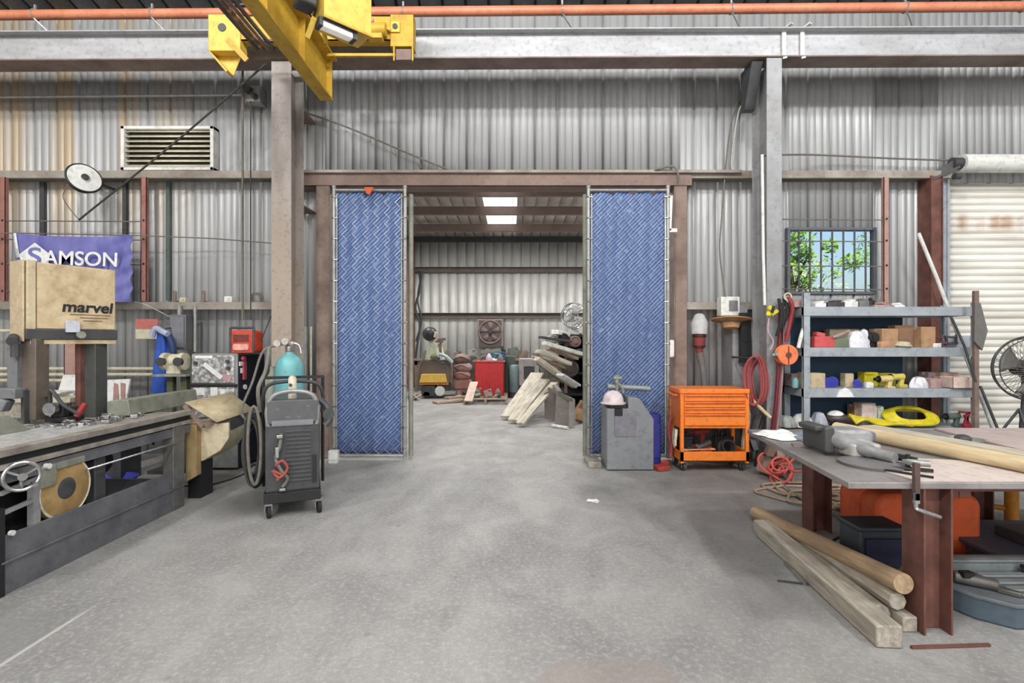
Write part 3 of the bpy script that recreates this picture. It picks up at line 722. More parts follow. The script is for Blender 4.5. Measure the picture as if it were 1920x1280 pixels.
# long slanting rope and light cords
a, b_, c = P(498, 120, 5.9), P(330, 265, 6.2), P(148, 412, 6.45)
MB().tube(spline([a, b_, c], 12), .012, 7).build('hoist_rope', ropem, label='dark rope slanting down from the crane across the louvre', cat='rope')
MB().tube(spline([P(148, 412, 6.45), P(130, 390, 6.5), P(118, 368, 6.55), P(128, 345, 6.6)], 8), .006, 6).build('pull_cord', cable, label='thin cord curling up from the lower end of the slanting rope', cat='cord')
MB().tube([P(-40, 436, 6.5), P(250, 441, 6.5), P(400, 447, 6.6), P(512, 456, 6.6)], .008, 6).build('wall_cable', cable, label='thin cable strung level along the left wall above the banner', cat='cable')
MB().tube(spline([P(555, 205, 6.74), P(650, 238, 6.74), P(760, 285, 6.74), P(850, 322, 6.74)], 8), .012, 6).build('sagging_cable', cable, label='grey cable sloping down the wall right of the left column', cat='cable')
m = MB()
for (px, py) in ((693, 255), (740, 280), (787, 303), (812, 308)): m.tube(spline([P(px, py, 6.72), P(px + 3, py + 12, 6.7), P(px - 4, py + 6, 6.7)], 4), .006, 5)
m.build('cable_loops', cable, label='small drooping loops hanging from the sloping grey cable', cat='cable')
# round reel hanging on the wall
t = thing('cord_reel', 'round white disc reel with black rim and dark hub on the upper left wall', 'reel', tuple(P(158, 334, 6.35)), local=True)
ax = V((1.05, -.745, .30)).normalized()
MB().ring((0, 0, 0), ax, .178, .014, 36, 8).build('rim', black, t)
MB().lathe([(.172, 0), (.172, .012), (.06, .02), (.05, .03)], (0, 0, 0), ax, 32).build('flange', white, t)
MB().lathe([(.04, .0), (.04, .045), (.015, .05)], (0, 0, 0), ax, 16).build('hub', dark, t)
MB().lathe([(.165, -.08), (.165, 0)], (0, 0, 0), ax, 28).build('drum', dark, t)
MB().bar((0, .05, 0), (0, .5, 0), .03, .03).build('wall_arm', dark, t)
# window grille of perforated red posts and rods (left), one more on the right
def grille(name, lab, posts, z0, z1, rods, y=6.60, cap=redox):
    t = thing(name, lab, 'grille', (sum(posts) / len(posts), y, z0))
    for px in posts:
        m = MB().bx(px - .035, px + .035, y, y + .006, z0, z1).bx(px - .035, px - .029, y, y + .05, z0, z1).bx(px + .029, px + .035, y, y + .05, z0, z1)
        o = m.build('post', cap, t)
        m = MB()
        for zz in rods: m.cyl((px, y - .002, zz), (px, y + .01, zz), .016, seg=10)
        m.build('rod_hole', black, o)
    for zz in rods: MB().tube([(min(posts), y + .02, zz), (max(posts), y + .02, zz - .01)], .008, 6).build('rod', cable, t)
grille('window_grille', 'red perforated posts with rods left, partly behind the purple banner', (-6.57, -4.75), 2.02, 3.62, (2.15, 2.50, 2.82, 3.06))
grille('window_grille', 'dusty red perforated post with rods beside the barred window', (3.26, 4.83), 2.00, 3.62, (2.18, 2.48, 2.80, 3.08), cap=pinkox)
# dark strips either side of the covered left window
m = MB().bx(-6.27, -6.21, 6.79, 6.83, 2.7, 3.62).build('window_edge_strip', dark, label='black vertical strip on the wall above the banner near its left end', cat='strip')
m = MB().bx(-5.17, -5.12, 6.79, 6.83, 2.05, 3.62).build('window_edge_strip', dark, label='black vertical strip on the wall at the right edge of the banner', cat='strip')
m = MB().bx(-4.60, -4.55, 6.80, 6.83, 2.05, 3.62).build('window_edge_strip', mat('green_strip', (88, 104, 98)), label='dull green vertical strip right of the red perforated post', cat='strip')
# banner
nbn = ND('banner_cloth'); f1 = nbn.noise(nbn.map((4, 1, 2)), 1.5, 4)
M_BAN = nbn.done(nbn.mix(nbn.rng(f1, .35, .65), (124, 124, 184), (98, 98, 164)), .8, 0, f1, .1)
bn = thing('banner', 'purple blue hanging banner with white letters on the left wall', 'banner', tuple(P(140, 500, 6.4)))
tl, trr, bl, br = P(24, 437, 6.42), P(247, 441, 6.42), P(36, 566, 6.42), P(246, 566, 6.42)
def bf(u, v):
    top = tl.lerp(trr, u); bot = bl.lerp(br, u); p = top.lerp(bot, v)
    fold = .025 * max(0, u - .62) / .38 * math.sin((u * 1.2 + v * 1.6) * 16) + .006 * math.sin(u * 9)
    p.z -= .03 * math.sin(math.pi * u) * (1 - v); return (p.x, p.y + fold, p.z)
MB().grid(bf, 50, 30).build('banner_sheet', M_BAN, bn)
ang = -R(6)
text('AMSON', .245, P(152, 486, 6.36), (R(90), R(2), 0), paper, bn, 'lettering', .003, 0, .003, 1.08)
lg = P(66, 482, 6.37)
MB().prism([(lg.x - .20, lg.z + .03), (lg.x + .0, lg.z + .18), (lg.x + .18, lg.z + .04), (lg.x + .16, lg.z - .13), (lg.x - .14, lg.z - .13)], 'y', 6.365, 6.368).build('logo_shape', paper, bn)
text('S', .30, (lg.x, 6.362, lg.z), (R(90), 0, 0), M_BAN, bn, 'logo_letter', .003, 0, .004, 1.3)
MB().add([P(25, 437, 6.405), P(30, 437, 6.405), P(37, 482, 6.405), P(30, 484, 6.405)], [(0, 1, 2, 3)]).build('hem', paper, bn, solid=.003)
MB().tube(spline([P(250, 565, 6.5), P(275, 572, 6.5), P(322, 596, 6.6)], 8), .008, 6).build('support_wire', galv, label='thin rod slanting down from the banner corner to the electric box', cat='wire')
# danger style sign: red header and pale panel
t = thing('wall_sign', 'small sign with faded red header and cream panel on the left wall', 'sign', tuple(P(276, 633, 6.6)))
p0, p1 = P(255, 635, 6.6), P(300, 598, 6.6)
MB().bx(p0.x, p1.x - .02, 6.59, 6.60, p0.z + .13, p1.z + .0).build('sign_header', mat('faded_sign_red', (196, 116, 108), (176, 96, 90)), t)
MB().bx(p0.x, p1.x, 6.59, 6.60, p0.z, p0.z + .125).build('sign_panel', cream, t)
# conduits, electric box, clutter on the left wall
t = thing('electric_box', 'grey electric box with conduits rising from it on the left wall', 'electric box', tuple(P(338, 655, 6.55)))
a = P(322, 656, 6.55); b_ = P(353, 590, 6.55)
MB().bx(a.x, b_.x, 6.50, 6.70, a.z, b_.z).build('box_body', midgrey, t, bev=.006)
MB().bx(a.x + .02, b_.x - .02, 6.485, 6.50, a.z + .03, b_.z - .03).build('box_door', mat('box_door_grey', (136, 136, 142)), t, bev=.004)
MB().tube([(a.x + .07, 6.6, b_.z), (a.x + .07, 6.6, b_.z + .12)], .03, 10).build('conduit_stub', galv, t)
for (px, lab, ya, yb, rr, mm) in ((366, 'grey conduit dropping from the girt beside the electric box', 574, 660, .022, galv), (455, 'slim conduit running down the wall left of the column to the radio', 120, 600, .014, cable), (470, 'dark wire hanging down the wall beside the column', 190, 600, .008, ropem),
                          (572, 'pale grey pipe standing right of the left column', 612, 745, .035, galv), (583, 'thin pale pipe standing beside the door frame', 612, 745, .014, cream)):
    a, b_ = P(px, yb, 6.62), P(px, ya, 6.62)
    if px in (572, 583): a.z = 0
    MB().tube([a, b_], rr, 8).build('conduit', mm, label=lab, cat='conduit')
m = MB()
rnd = random.Random(4)
def lump(mb, c, r, n=5, sd=1):
    q = random.Random(sd)
    for _ in range(n):
        d = V((q.uniform(-1, 1) * r[0], q.uniform(-1, 1) * r[1], q.uniform(0, 1) * r[2]))
        mb.box(V(c) + d, (r[0] * q.uniform(.4, .9), r[1] * q.uniform(.4, .9), r[2] * q.uniform(.3, .8)), (q.uniform(-.4, .4), q.uniform(-.4, .4), q.uniform(0, 3)))
    return mb
gclut = [(328, 'small rusty bracket standing on the left girt above the electric box', dustbrown, .05), (345, 'pale fitting on the left girt near the electric box', cream, .04), (382, 'brown socket standing on the girt', dustbrown, .05), (430, 'white tag on the girt left of the wires', white, .05), (480, 'tangle of pale cord on the girt next to the column', cable, .06)]
for i, (px, lab, mm, s) in enumerate(gclut):
    p = P(px, 570, 6.7); p.z = 2.01
    o = MB()
    if i in (0, 2): o.bx(p.x - s * .6, p.x + s * .6, 6.67, 6.73, 2.01, 2.03).cyl((p.x, 6.7, 2.03), (p.x, 6.7, 2.03 + s * 2.2), s * .4, seg=12).ring((p.x, 6.7, 2.03 + s * 2.2), (0, 1, 0), s * .4, s * .14, 14, 5)
    elif i == 4: o.ring((p.x, 6.7, 2.06), (.2, .9, .3), .07, .012, 20, 6).ring((p.x + .03, 6.68, 2.07), (-.3, .9, .1), .06, .012, 20, 6)
    else: o.rbox(p.x - s, p.x + s, 6.67, 6.73, 2.01, 2.01 + s * 1.6, s * .3, 'y').cyl((p.x, 6.66, 2.01 + s), (p.x, 6.67, 2.01 + s), s * .4, seg=10)
    o.build('girt_fitting', mm, label=lab, cat='fitting')
# horizontal cream pipes low along the left wall
for (py, xe, lab, yy) in ((620, 62, 'upper thin cream pipe on the wall behind the saw head', 6.6), (691, 300, 'topmost of two cream pipes low on the wall behind the saw', 6.6), (702, 290, 'second cream pipe low on the wall, just under its twin', 6.55), (713, 180, 'white pipe behind the saw columns, lowest of the wall pipes', 6.5)):
    MB().tube([P(-30, py, yy), P(xe, py, yy)], .022, 8).build('wall_pipe', cream, label=lab, cat='pipe')
MB().bx(-5.27, -5.14, 6.02, 6.04, 0, 1.55).bx(-5.27, -5.26, 6.02, 6.1, 0, 1.55).build('upright_channel', pinkox, label='dusty pink steel upright standing behind the saw', cat='post')
# blue coat
t = thing('coat', 'blue coat with white lining hanging by the grey electric box', 'coat', tuple(P(307, 735, 6.35)))
top, bot = P(307, 622, 6.35), P(306, 736, 6.35)
def cf(u, v):
    w = .085 + .12 * v ** .8; a = (u - .5) * 2 * math.pi
    r = 1 + .16 * math.sin(a * 5 + v * 2)
    return (top.x + (bot.x - top.x) * v + w * r * math.cos(a) * .62, 6.35 + .07 * r * math.sin(a), top.z + (bot.z - top.z) * v)
MB().grid(cf, 48, 14).build('coat_body', bluecloth, t)
MB().tube(spline([(top.x - .09, 6.27, top.z - .06), (top.x - .03, 6.25, top.z + .04), (top.x + .04, 6.27, top.z - .0), (top.x + .12, 6.25, top.z - .03)], 6), .035, 8).build('lining', mat('pale_blue_lining', (190, 200, 226)), t)
MB().tube(spline([(top.x + .09, 6.3, top.z - .03), (top.x + .15, 6.3, top.z - .2), (top.x + .13, 6.3, top.z - .38)], 6), [.04] * 12 + [.03], 8).build('sleeve', mat('navy_sleeve', (44, 62, 104)), t)
MB().tube([(top.x, 6.35, top.z), (top.x, 6.40, top.z + .05), (top.x, 6.85, top.z + .05)], .008, 6).build('hook', dark, t)

# ---- back bench with papers behind the saw
wb = thing('wall_bench', 'long low workbench with pale top against the left wall behind the saw', 'workbench', (-5.6, 5.9, 0))
MB().bx(-7.2, -4.62, 5.35, 6.0, .86, .91).build('bench_top', cream, wb, bev=.004)
MB().bx(-7.2, -4.66, 5.37, 5.40, .70, .86).build('apron', M_TIMB, wb)
for (xx, yy) in ((-7.1, 5.42), (-4.72, 5.42), (-7.1, 5.9), (-4.72, 5.9)): MB().bx(xx, xx + .07, yy, yy + .07, 0, .86).build('leg', M_TIMB, wb)
def sheetstack(name, lab, px0, px1, py, Y, h, w, mm, z=.91, tilt=0, cat='papers'):
    a = P(px0, py, Y); b_ = P(px1, py, Y); c = (a.x + b_.x) / 2
    o = MB()
    for k in range(4): o.box((c + .01 * k, Y + .01 * k, z + h * (k + .5) / 4), (b_.x - a.x, w, h / 4 * .92), (0, 0, tilt + .06 * k))
    return o.build(name, mm, label=lab, cat=cat, bev=.002)
sheetstack('paper_stack', 'low stack of white sheets on the bench behind the saw column', 72, 118, 745, 5.55, .05, .3, paper)
sheetstack('paper_stack', 'flat white papers on the bench left of the saw column', 28, 58, 745, 5.6, .03, .3, paper, tilt=.2)
MB().box((-4.93, 5.75, 1.02), (.25, .02, .22), (-.4, 0, .1)).bx(-5.05, -4.8, 5.6, 5.62, .91, .93).build('drawing_board', white, label='white board leaning on the bench between the saw columns', cat='board')
t = thing('folded_sheet', 'white sheet with reddish folds leaning beside the second saw column', 'sheet', tuple(P(225, 742, 5.6)))
a = P(204, 742, 5.6); b_ = P(246, 710, 5.6)
MB().prism([(a.x, a.z - .2), (a.x, b_.z - .01), (b_.x + .0, b_.z), (b_.x - .07, a.z - .2)], 'y', 5.58, 5.6).build('sheet_body', paper, t)
MB().prism([(a.x + .06, a.z - .2), (a.x + .08, b_.z - .04), (a.x + .12, b_.z - .06), (a.x + .14, a.z - .2)], 'y', 5.57, 5.58).prism([(a.x + .16, a.z - .2), (a.x + .15, b_.z - .04), (a.x + .2, b_.z - .05), (a.x + .19, a.z - .2)], 'y', 5.57, 5.58).build('red_fold', pinkox, t)
MB().bx(a.x, b_.x, 5.45, 5.75, 0, .72).build('sheet_stand', dark, t)

# ================================================================ the vertical band saw
sw = thing('band_saw', 'large dark grey vertical band saw with long bed and tan upper head', 'band saw', (-3.4, 3.8, 0))
XR = -3.0; YN, YF = 3.0, 4.68
# bed: base skirt, legs, rails and table
m = MB().bx(XR - .02, XR, YN, YF, .0, .35).bx(XR, XR + .012, YN, YF, .185, .20).bx(XR - .9, XR - .02, YF - .03, YF, 0, .25).bx(XR - .9, XR - .88, YN, YF, 0, .2)
m.build('base_skirt', machine, sw, bev=.004)
MB().bx(XR - .09, XR + .005, YF - .15, YF + .004, .0, .74).build('leg', mat('leg_grey', (118, 116, 112), (84, 82, 80), .55, .2, 6, .8), sw, bev=.005)
MB().bx(XR - .1, XR - .03, 3.72, 3.82, .1, .72).build('leg', dark, sw, bev=.005)
MB().bx(XR - .06, XR + .01, YN - .03, YN + .02, .0, .52).build('leg', black, sw)
MB().bx(XR - .9, XR - .85, YN + .25, YF - .0, .30, .74).bx(XR - .88, XR - .1, YN, YN + .9, .30, .33).build('rear_panel', black, sw)
MB().bx(XR - .80, XR - .16, 3.05, 3.62, .22, .72).build('gearbox', black, sw, bev=.02)
m = MB()
for (z0, z1, d0, mtn) in ((.815, .86, 0, 0), (.74, .77, .01, 0)): m.bx(XR - .08, XR + d0, YN - .4, YF + .12, z0, z1)
m.build('guide_rail', machrail, sw, bev=.004)
MB().bx(XR - .13, XR - .02, YN - .4, YF + .1, .77, .815).build('rail_groove', black, sw)
MB().bx(XR - .12, XR - .005, YN - .2, YF + .1, .655, .73).build('rail_apron', machine, sw)
MB().tube([(XR + .01, YN + .6, .60), (XR + .01, YF - .06, .60)], .008, 6).build('feed_rod', chrome, sw)
m = MB()
y0 = 2.55
for k in range(8): m.bx(XR - .085 - .12 * (k + 1) + .02, XR - .085 - .12 * k, y0, 3.95, .80, .862)
m.bx(XR - 1.05, XR - .09, y0, 3.95, .78, .83)
m.build('slotted_table', machtop, sw, bev=.003)
MB().bx(XR - .85, XR - .09, 3.95, YF + .05, .78, .85).build('rear_table', machrail, sw, bev=.004)
# swarf and blocks lying on the table
q = random.Random(9); m = MB()
for k in range(34): m.box((XR - .17 - q.uniform(.02, .38), q.uniform(3.75, 4.5), .868), (q.uniform(.02, .07), q.uniform(.02, .08), .03), (0, 0, q.uniform(0, 3)))
o = m.build('metal_offcuts', chrome, label='loose shiny metal offcuts scattered over the saw bed', cat='offcuts', kind='stuff', bev=.003)
# triangular fence
MB().prism([(3.10, .862), (3.72, .862), (3.55, .99), (3.30, .99)], 'x', XR - .52, XR - .49).build('work_fence', greengrey, sw, bev=.003)
# columns
MB().bx(-3.86, -3.74, 4.02, 4.14, .88, 1.52).build('guide_column', mat('guide_brown', (112, 100, 90), (84, 74, 66), .6, .2), sw, bev=.006)
MB().bx(-3.93, -3.85, 3.98, 4.08, 1.12, 1.52).box((-3.9, 3.96, 1.1), (.2, .1, .08)).box((-3.93, 3.92, 1.03), (.14, .1, .09), (0, .4, .2)).build('blade_guide', midgrey, sw, bev=.008)
MB().bx(-3.80, -3.79, 3.98, 4.03, .86, 1.12).build('saw_blade', dark, sw)
m = MB().bx(-3.68, -3.58, 4.40, 4.53, .85, 1.56); m.build('head_column', mat('column_green_grey', (84, 86, 82), (62, 62, 60), .55, .2), sw, bev=.005)
MB().bx(-3.72, -3.675, 4.36, 4.42, .85, 1.56).build('column_gib', rust, sw)
# head: local frame
hu = V((.54, 1.0, 0)).normalized(); hv = V((-hu.y, hu.x, 0)); h0 = V((-3.79, 4.0, 0))
def hq(m, a0, a1, d0, d1, z0, z1):
    q = [h0 + hu * a + hv * d for (a, d) in ((a0, d0), (a1, d0), (a1, d1), (a0, d1))]
    return m.add([(p.x, p.y, z) for z in (z0, z1) for p in q], [(3, 2, 1, 0), (4, 5, 6, 7), (0, 1, 5, 4), (1, 2, 6, 5), (2, 3, 7, 6), (3, 0, 4, 7)])
hq(MB(), .06, .60, 0, .26, 1.60, 2.13).build('head_cover', tan, sw, bev=.008)
hq(MB(), 0, .055, -.005, .22, 1.56, 2.14).build('head_door', mat('tan_door', (206, 190, 158), (176, 156, 122), .6, 0, 8, .6), sw, bev=.006)
hq(MB(), -.02, -.006, .02, .26, 1.50, 2.14).build('wheel_guard', mat('tan_door2', (206, 188, 156), (172, 146, 110), .6, 0, 8, .6), sw, bev=.004)
hq(MB(), -.01, .61, -.012, .27, 1.515, 1.60).build('head_base', dark, sw, bev=.006)
hq(MB(), .02, .60, -.0, .26, 1.48, 1.515).build('head_trim', tan, sw)
hq(MB(), .235, .33, -.035, -.012, 1.575, 1.67).build('handle_box', mat('pale_box', (196, 200, 208)), sw, bev=.004)
m = MB(); p = h0 + hu * .33 - hv * .03; m.cyl(p + V((0, 0, 1.555)), p - hv * .03 + V((0, 0, 1.555)), .03, seg=16); m.build('knob', greengrey, sw)
m = MB(); p = h0 - hu * .03 - hv * .0; m.cyl(p + V((-.06, 0, 1.53)), p + V((-.02, -.06, 1.50)), .035, seg=14).cyl(p + V((-.03, -.02, 1.48)), p + V((-.03, -.02, 1.38)), .03, seg=10); m.build('tension_screw', dark, sw)
rotf = hu.angle(V((1, 0, 0)))
pt = h0 + hu * .395 - hv * .004
text('marvel', .125, (pt.x, pt.y, 1.785), (R(90), 0, rotf), black, sw, 'lettering', .002, .12, .003, 1.05)
m = MB()
for (zz, a0, a1) in ((1.725, .27, .56), (1.70, .34, .54), (1.675, .36, .5)): hq(m, a0, a1, -.004, .0, zz - .004, zz + .004)
m.build('script_line', mat('faded_print', (134, 110, 84)), sw)
# handwheel
t_c = V((XR + .05, 3.08, .69))
m = MB().ring(t_c, (1, -.75, 0), .083, .012, 32, 8); m.build('hand_wheel', chrome, sw)
m = MB(); axw = V((1, -.75, 0)).normalized(); e1 = V((.75, 1, 0)).normalized(); e2 = V((0, 0, 1))
for k in range(3):
    a = k * 2.094 + .5; m.bar(t_c, t_c + (e1 * math.cos(a) + e2 * math.sin(a)) * .08, .016, .012)
m.cyl(t_c - axw * .03, t_c + axw * .03, .024, seg=14).cyl(t_c + e1 * .05 - e2 * .05, t_c + e1 * .05 - e2 * .05 + axw * .07, .012, seg=10).cyl(t_c - axw * .2, t_c, .014, seg=10); m.build('wheel_spokes', chrome, sw)
MB().cyl((XR + .01, 3.05, .36), (XR + .03, 3.05, .36), .016, seg=12).build('small_knob', white, sw)
MB().cyl((XR, 3.29, .70), (XR + .03, 3.29, .70), .018, seg=12).build('small_knob', white, sw)
# tan wheel cover low on the side
cwc = V((XR - .02, 3.46, .51))
MB().lathe([(.20, -.05), (.20, 0), (.185, .008), (.08, .012)], cwc, (1, 0, 0), 36).build('wheel_cover', mat('brown_yellow_cover', (172, 142, 94), (132, 98, 56), .6, 0, 7, .9), sw)
MB().ring(cwc + V((.004, 0, 0)), (1, 0, 0), .195, .008, 36, 6).build('cover_rim', cream, sw)
MB().lathe([(.072, .012), (.06, .02), (.03, .022)], cwc, (1, 0, 0), 24).build('cover_hub', dark, sw)
MB().bx(XR - .05, XR + .005, 3.26, 3.37, .56, .70).bx(XR - .05, XR - .0, 3.38, 3.60, .655, .70).build('cover_bracket', greengrey, sw, bev=.004)
m = MB()
for (ya, za, yb, zb) in ((3.02, .60, 3.3, .64), (3.02, .48, 3.22, .50)): m.bar((XR - .02, ya, za), (XR - .02, yb, zb), .02, .025)
m.bx(XR - .05, XR - .01, 3.22, 3.27, .34, .62); m.build('linkage', greysteel, sw)
m = MB().sph((XR - .25, 4.05, .55), (.06, .1, .1)).tube(spline([(XR - .15, 3.9, .35), (XR - .12, 4.0, .28), (XR - .1, 4.1, .33), (XR - .08, 4.2, .26)], 6), .014, 8)
m.tube(spline([(XR - .2, 4.2, .6), (XR - .1, 4.35, .66), (XR - .15, 4.5, .6)], 6), .01, 6); m.build('hoses', rubber, sw)
# hopper box at the far end of the bed
t = thing('chip_hopper', 'tan sheet metal chip box with sloping top at the far end of the saw bed', 'chip box', (-2.95, 5.0, .3))
MB().prism([(-3.08, .38), (-3.08, .72), (-2.70, .72), (-2.70, .58), (-2.78, .46), (-2.95, .36)], 'y', 4.88, 5.2).build('hopper_body', mat('pale_tan_box', (204, 190, 160), (176, 158, 124), .6, 0, 6, .6), t, bev=.005)
MB().prism([(-3.06, .18), (-3.06, .72), (-2.96, .72), (-2.96, .24)], 'y', 4.80, 4.88).build('hopper_side', mat('brown_tan_side', (170, 146, 104), (140, 112, 74), .6, 0, 6, .7), t, bev=.004)
MB().add([(-3.10, 4.85, .92), (-2.86, 5.2, .98), (-2.62, 5.2, .80), (-2.78, 4.82, .74)], [(0, 1, 2, 3)]).build('sloping_lid', mat('tan_lid', (184, 168, 136), (152, 136, 104), .6, 0, 9, .7), t, solid=.015)
MB().bar((-2.90, 4.82, .71), (-2.66, 5.16, .79), .03, .04).bar((-3.07, 4.8, .90), (-2.90, 4.8, .70), .03, .03).build('hinge_bar', dustbrown, t)
MB().bar((-2.70, 4.9, .70), (-2.70, 5.15, .72), .012, .1).build('edge_strip', dark, t)
MB().bx(-3.10, -2.98, 4.9, 5.1, 0, .40).build('hopper_leg', black, t)
# long square bar lying behind the saw rails
MB().prism([(-3.48, .86), (-3.48, .985), (-3.40, 1.0), (-3.30, 1.0), (-3.28, .86)], 'y', 4.40, 5.35).build('steel_bar', greengrey, label='long green grey square bar lying along the back of the saw bed', cat='steel bar', bev=.006)
# machine vise with a red handle between the saw columns
t = thing('machine_vise', 'small dark vise with gauge and red handle on the saw table', 'vise', (-3.62, 4.1, .86))
MB().bx(-3.70, -3.52, 4.05, 4.22, .86, .90).bx(-3.66, -3.56, 4.06, 4.12, .90, 1.0).bx(-3.66, -3.56, 4.16, 4.21, .90, .97).build('vise_body', black, t, bev=.006)
MB().cyl((-3.62, 4.04, .97), (-3.62, 4.0, .97), .05, seg=18).build('gauge', chrome, t)
MB().tube(spline([(-3.66, 4.06, 1.02), (-3.62, 4.02, 1.12), (-3.55, 4.05, 1.0), (-3.47, 4.1, .92)], 6), .014, 8).build('vise_arm', dark, t)
MB().tube([(-3.49, 4.1, .90), (-3.45, 4.14, 1.0)], .022, 12).build('red_handle', mat('dark_red_handle', (150, 40, 40), (110, 28, 28)), t)
MB().tube(spline([(-3.64, 4.05, 1.10), (-3.72, 4.1, 1.05), (-3.8, 4.12, 1.07)], 6), .008, 6).build('vise_cable', rubber, t)
# blue tray on the floor seen through the saw frame
MB().lathe([(.0001, .0), (.17, 0), (.24, .09), (.225, .09), (.16, .015), (.0001, .012)], (-4.15, 5.3, .0), seg=28).build('floor_basin', blueplastic, label='blue basin on the floor seen under the saw bed', cat='basin')

# ================================================================ bench grinder on its stand
t = thing('bench_grinder', 'cream double ended bench grinder on an olive stand by the left wall', 'bench grinder', tuple(P(333, 700, 6.0)))
c = P(333, 677, 6.0)
MB().cyl(c + V((-.10, 0, 0)), c + V((.10, 0, 0)), .085, seg=24).bx(c.x - .08, c.x + .08, 5.92, 6.08, c.z - .14, c.z - .05).build('motor_housing', cream, t)
for sx in (-.1, .1):
    w = MB().cyl(c + V((sx - .02, -.06, 0)), c + V((sx + .03, -.06, 0)), .10, seg=24).build('wheel_guard', cream, t)
    MB().cyl(c + V((sx - .0, -.165, .0)), c + V((sx + .0, -.12, 0)), .05, seg=18).build('grinding_wheel', dark, w)
MB().bx(c.x - .19, c.x + .19, 5.85, 6.15, c.z - .17, c.z - .145).build('stand_plate', galv, t)
for sx in (-.06, .10): MB().bx(c.x + sx - .035, c.x + sx + .035, 5.95, 6.02, 0, c.z - .17).build('stand_leg', mat('olive', (88, 92, 66), (64, 66, 50)), t)
MB().box((c.x, 5.98, .02), (.4, .4, .04)).build('stand_foot', dark, t)
# ================================================================ tall grey machine cabinet, radio on it
t = thing('machine_cabinet', 'tall grey cabinet with cluttered front panel and black side beside the left column', 'cabinet', (-3.4, 6.2, 0))
x0, x1 = -3.72, -3.19
MB().bx(x0, x1, 5.95, 6.58, .03, 1.36).build('cabinet_body', mat('cab_grey', (140, 142, 140), (112, 114, 112), .5, .1, 4), t, bev=.008)
MB().bx(x1, x1 + .012, 5.96, 6.57, .04, 1.34).build('side_panel', navy, t)
ncb = ND('cluttered_panel'); v = ncb.t.nodes.new('ShaderNodeTexVoronoi'); v.inputs['Scale'].default_value = 16; ncb.link(ncb.obj, v.inputs[0])
cc = ncb.mix(ncb.rng(v.outputs['Distance'], .2, .6), (176, 176, 174), (128, 126, 124)); f = ncb.noise(ncb.map(), 22, 4)
cc = ncb.mix(ncb.rng(f, .5, .65), cc, (216, 214, 212))
M_CLP = ncb.done(cc, .5, .1)
MB().bx(x0 + .01, x1 - .03, 5.93, 5.95, 1.02, 1.34).build('upper_panel', M_CLP, t, bev=.003)
MB().bx(x0 + .01, x1 - .03, 5.93, 5.95, .62, .97).build('lower_panel', M_CLP, t, bev=.003)
MB().bx(x0, x1, 5.925, 5.95, .975, 1.005).build('panel_divider', black, t)
MB().box((x0 + .26, 5.92, 1.16), (.26, .012, .05), (0, R(38), 0)).build('white_strip', paper, t)
m = MB()
for (dx, z) in ((.43, 1.27), (.44, 1.19), (.06, 1.25), (.44, .62), (.46, .80)): m.cyl((x0 + dx, 5.94, z), (x0 + dx, 5.91, z), .022, seg=14)
m.build('knob', dark, t)
for (dx, z, w, h) in ((.10, .92, .12, .08), (.27, .92, .08, .1), (.37, .88, .05, .14), (.15, 1.32, .2, .03)): MB().box((x0 + dx, 5.927, z), (w, .006, h)).build('paper_note', paper, t)
MB().box((x0 + .42, 5.922, 1.08), (.10, .008, .07), (0, .4, 0)).build('pink_tag', mat('pink_tag', (206, 160, 164)), t)
m = MB().box((x1 + .03, 6.05, 1.16), (.02, .06, .22)).cyl((x1 + .02, 6.02, 1.30), (x1 + .05, 6.02, 1.30), .03, seg=12)
m.build('red_tag', mat('tag_red', (176, 72, 84)), t)
m = MB().box((x1 + .02, 6.0, 1.24), (.01, .09, .05)).box((x1 + .02, 6.02, 1.16), (.01, .07, .06)).cyl((x1 + .01, 6.08, .96), (x1 + .03, 6.08, .96), .03, seg=12); m.build('side_label', white, t)
t = thing('jobsite_radio', 'red orange boxy radio standing on top of the grey cabinet', 'radio', tuple(P(462, 662, 6.05)))
c = P(462, 640, 6.05)
MB().rbox(c.x - .15, c.x + .15, 5.95, 6.15, 1.365, 1.63, .04, 'y').build('radio_body', radiored, t, bev=.008)
MB().rbox(c.x - .10, c.x + .08, 5.935, 5.95, 1.40, 1.47, .02, 'y').build('display', mat('pale_display', (236, 176, 160)), t)
m = MB()
for k in range(5): m.bx(c.x - .10, c.x + .08, 5.94, 5.95, 1.50 + .018 * k, 1.508 + .018 * k)
m.build('speaker_grille', dark, t)
for sx in (-.135, .135): MB().tube([(c.x + sx, 5.95, 1.37), (c.x + sx, 5.95, 1.66)], .014, 8).build('roll_bar', dark, t)
MB().tube([(c.x - .135, 5.95, 1.66), (c.x + .135, 5.95, 1.66)], .014, 8).build('carry_handle', dark, t)
m = MB().tube([(c.x - .12, 6.1, 1.3), (c.x - .12, 6.1, 1.37)], .02, 8)
MB().tube(spline([(c.x + .15, 6.1, 1.5), (c.x + .2, 6.15, 1.7), (c.x + .1, 6.5, 1.85), (c.x + .13, 6.6, 1.95)], 8), .007, 6).build('radio_cord', ropem, label='dark cord looping from the red radio up the wall', cat='cord')
# cable on the floor
MB().tube(spline([G(345, 912), G(400, 908), G(455, 890), G(476, 872), (-2.9, 6.05, .012)], 8), .012, 8).build('floor_cable', rubber, label='black cable lying on the floor between saw and welding cart', cat='cable')

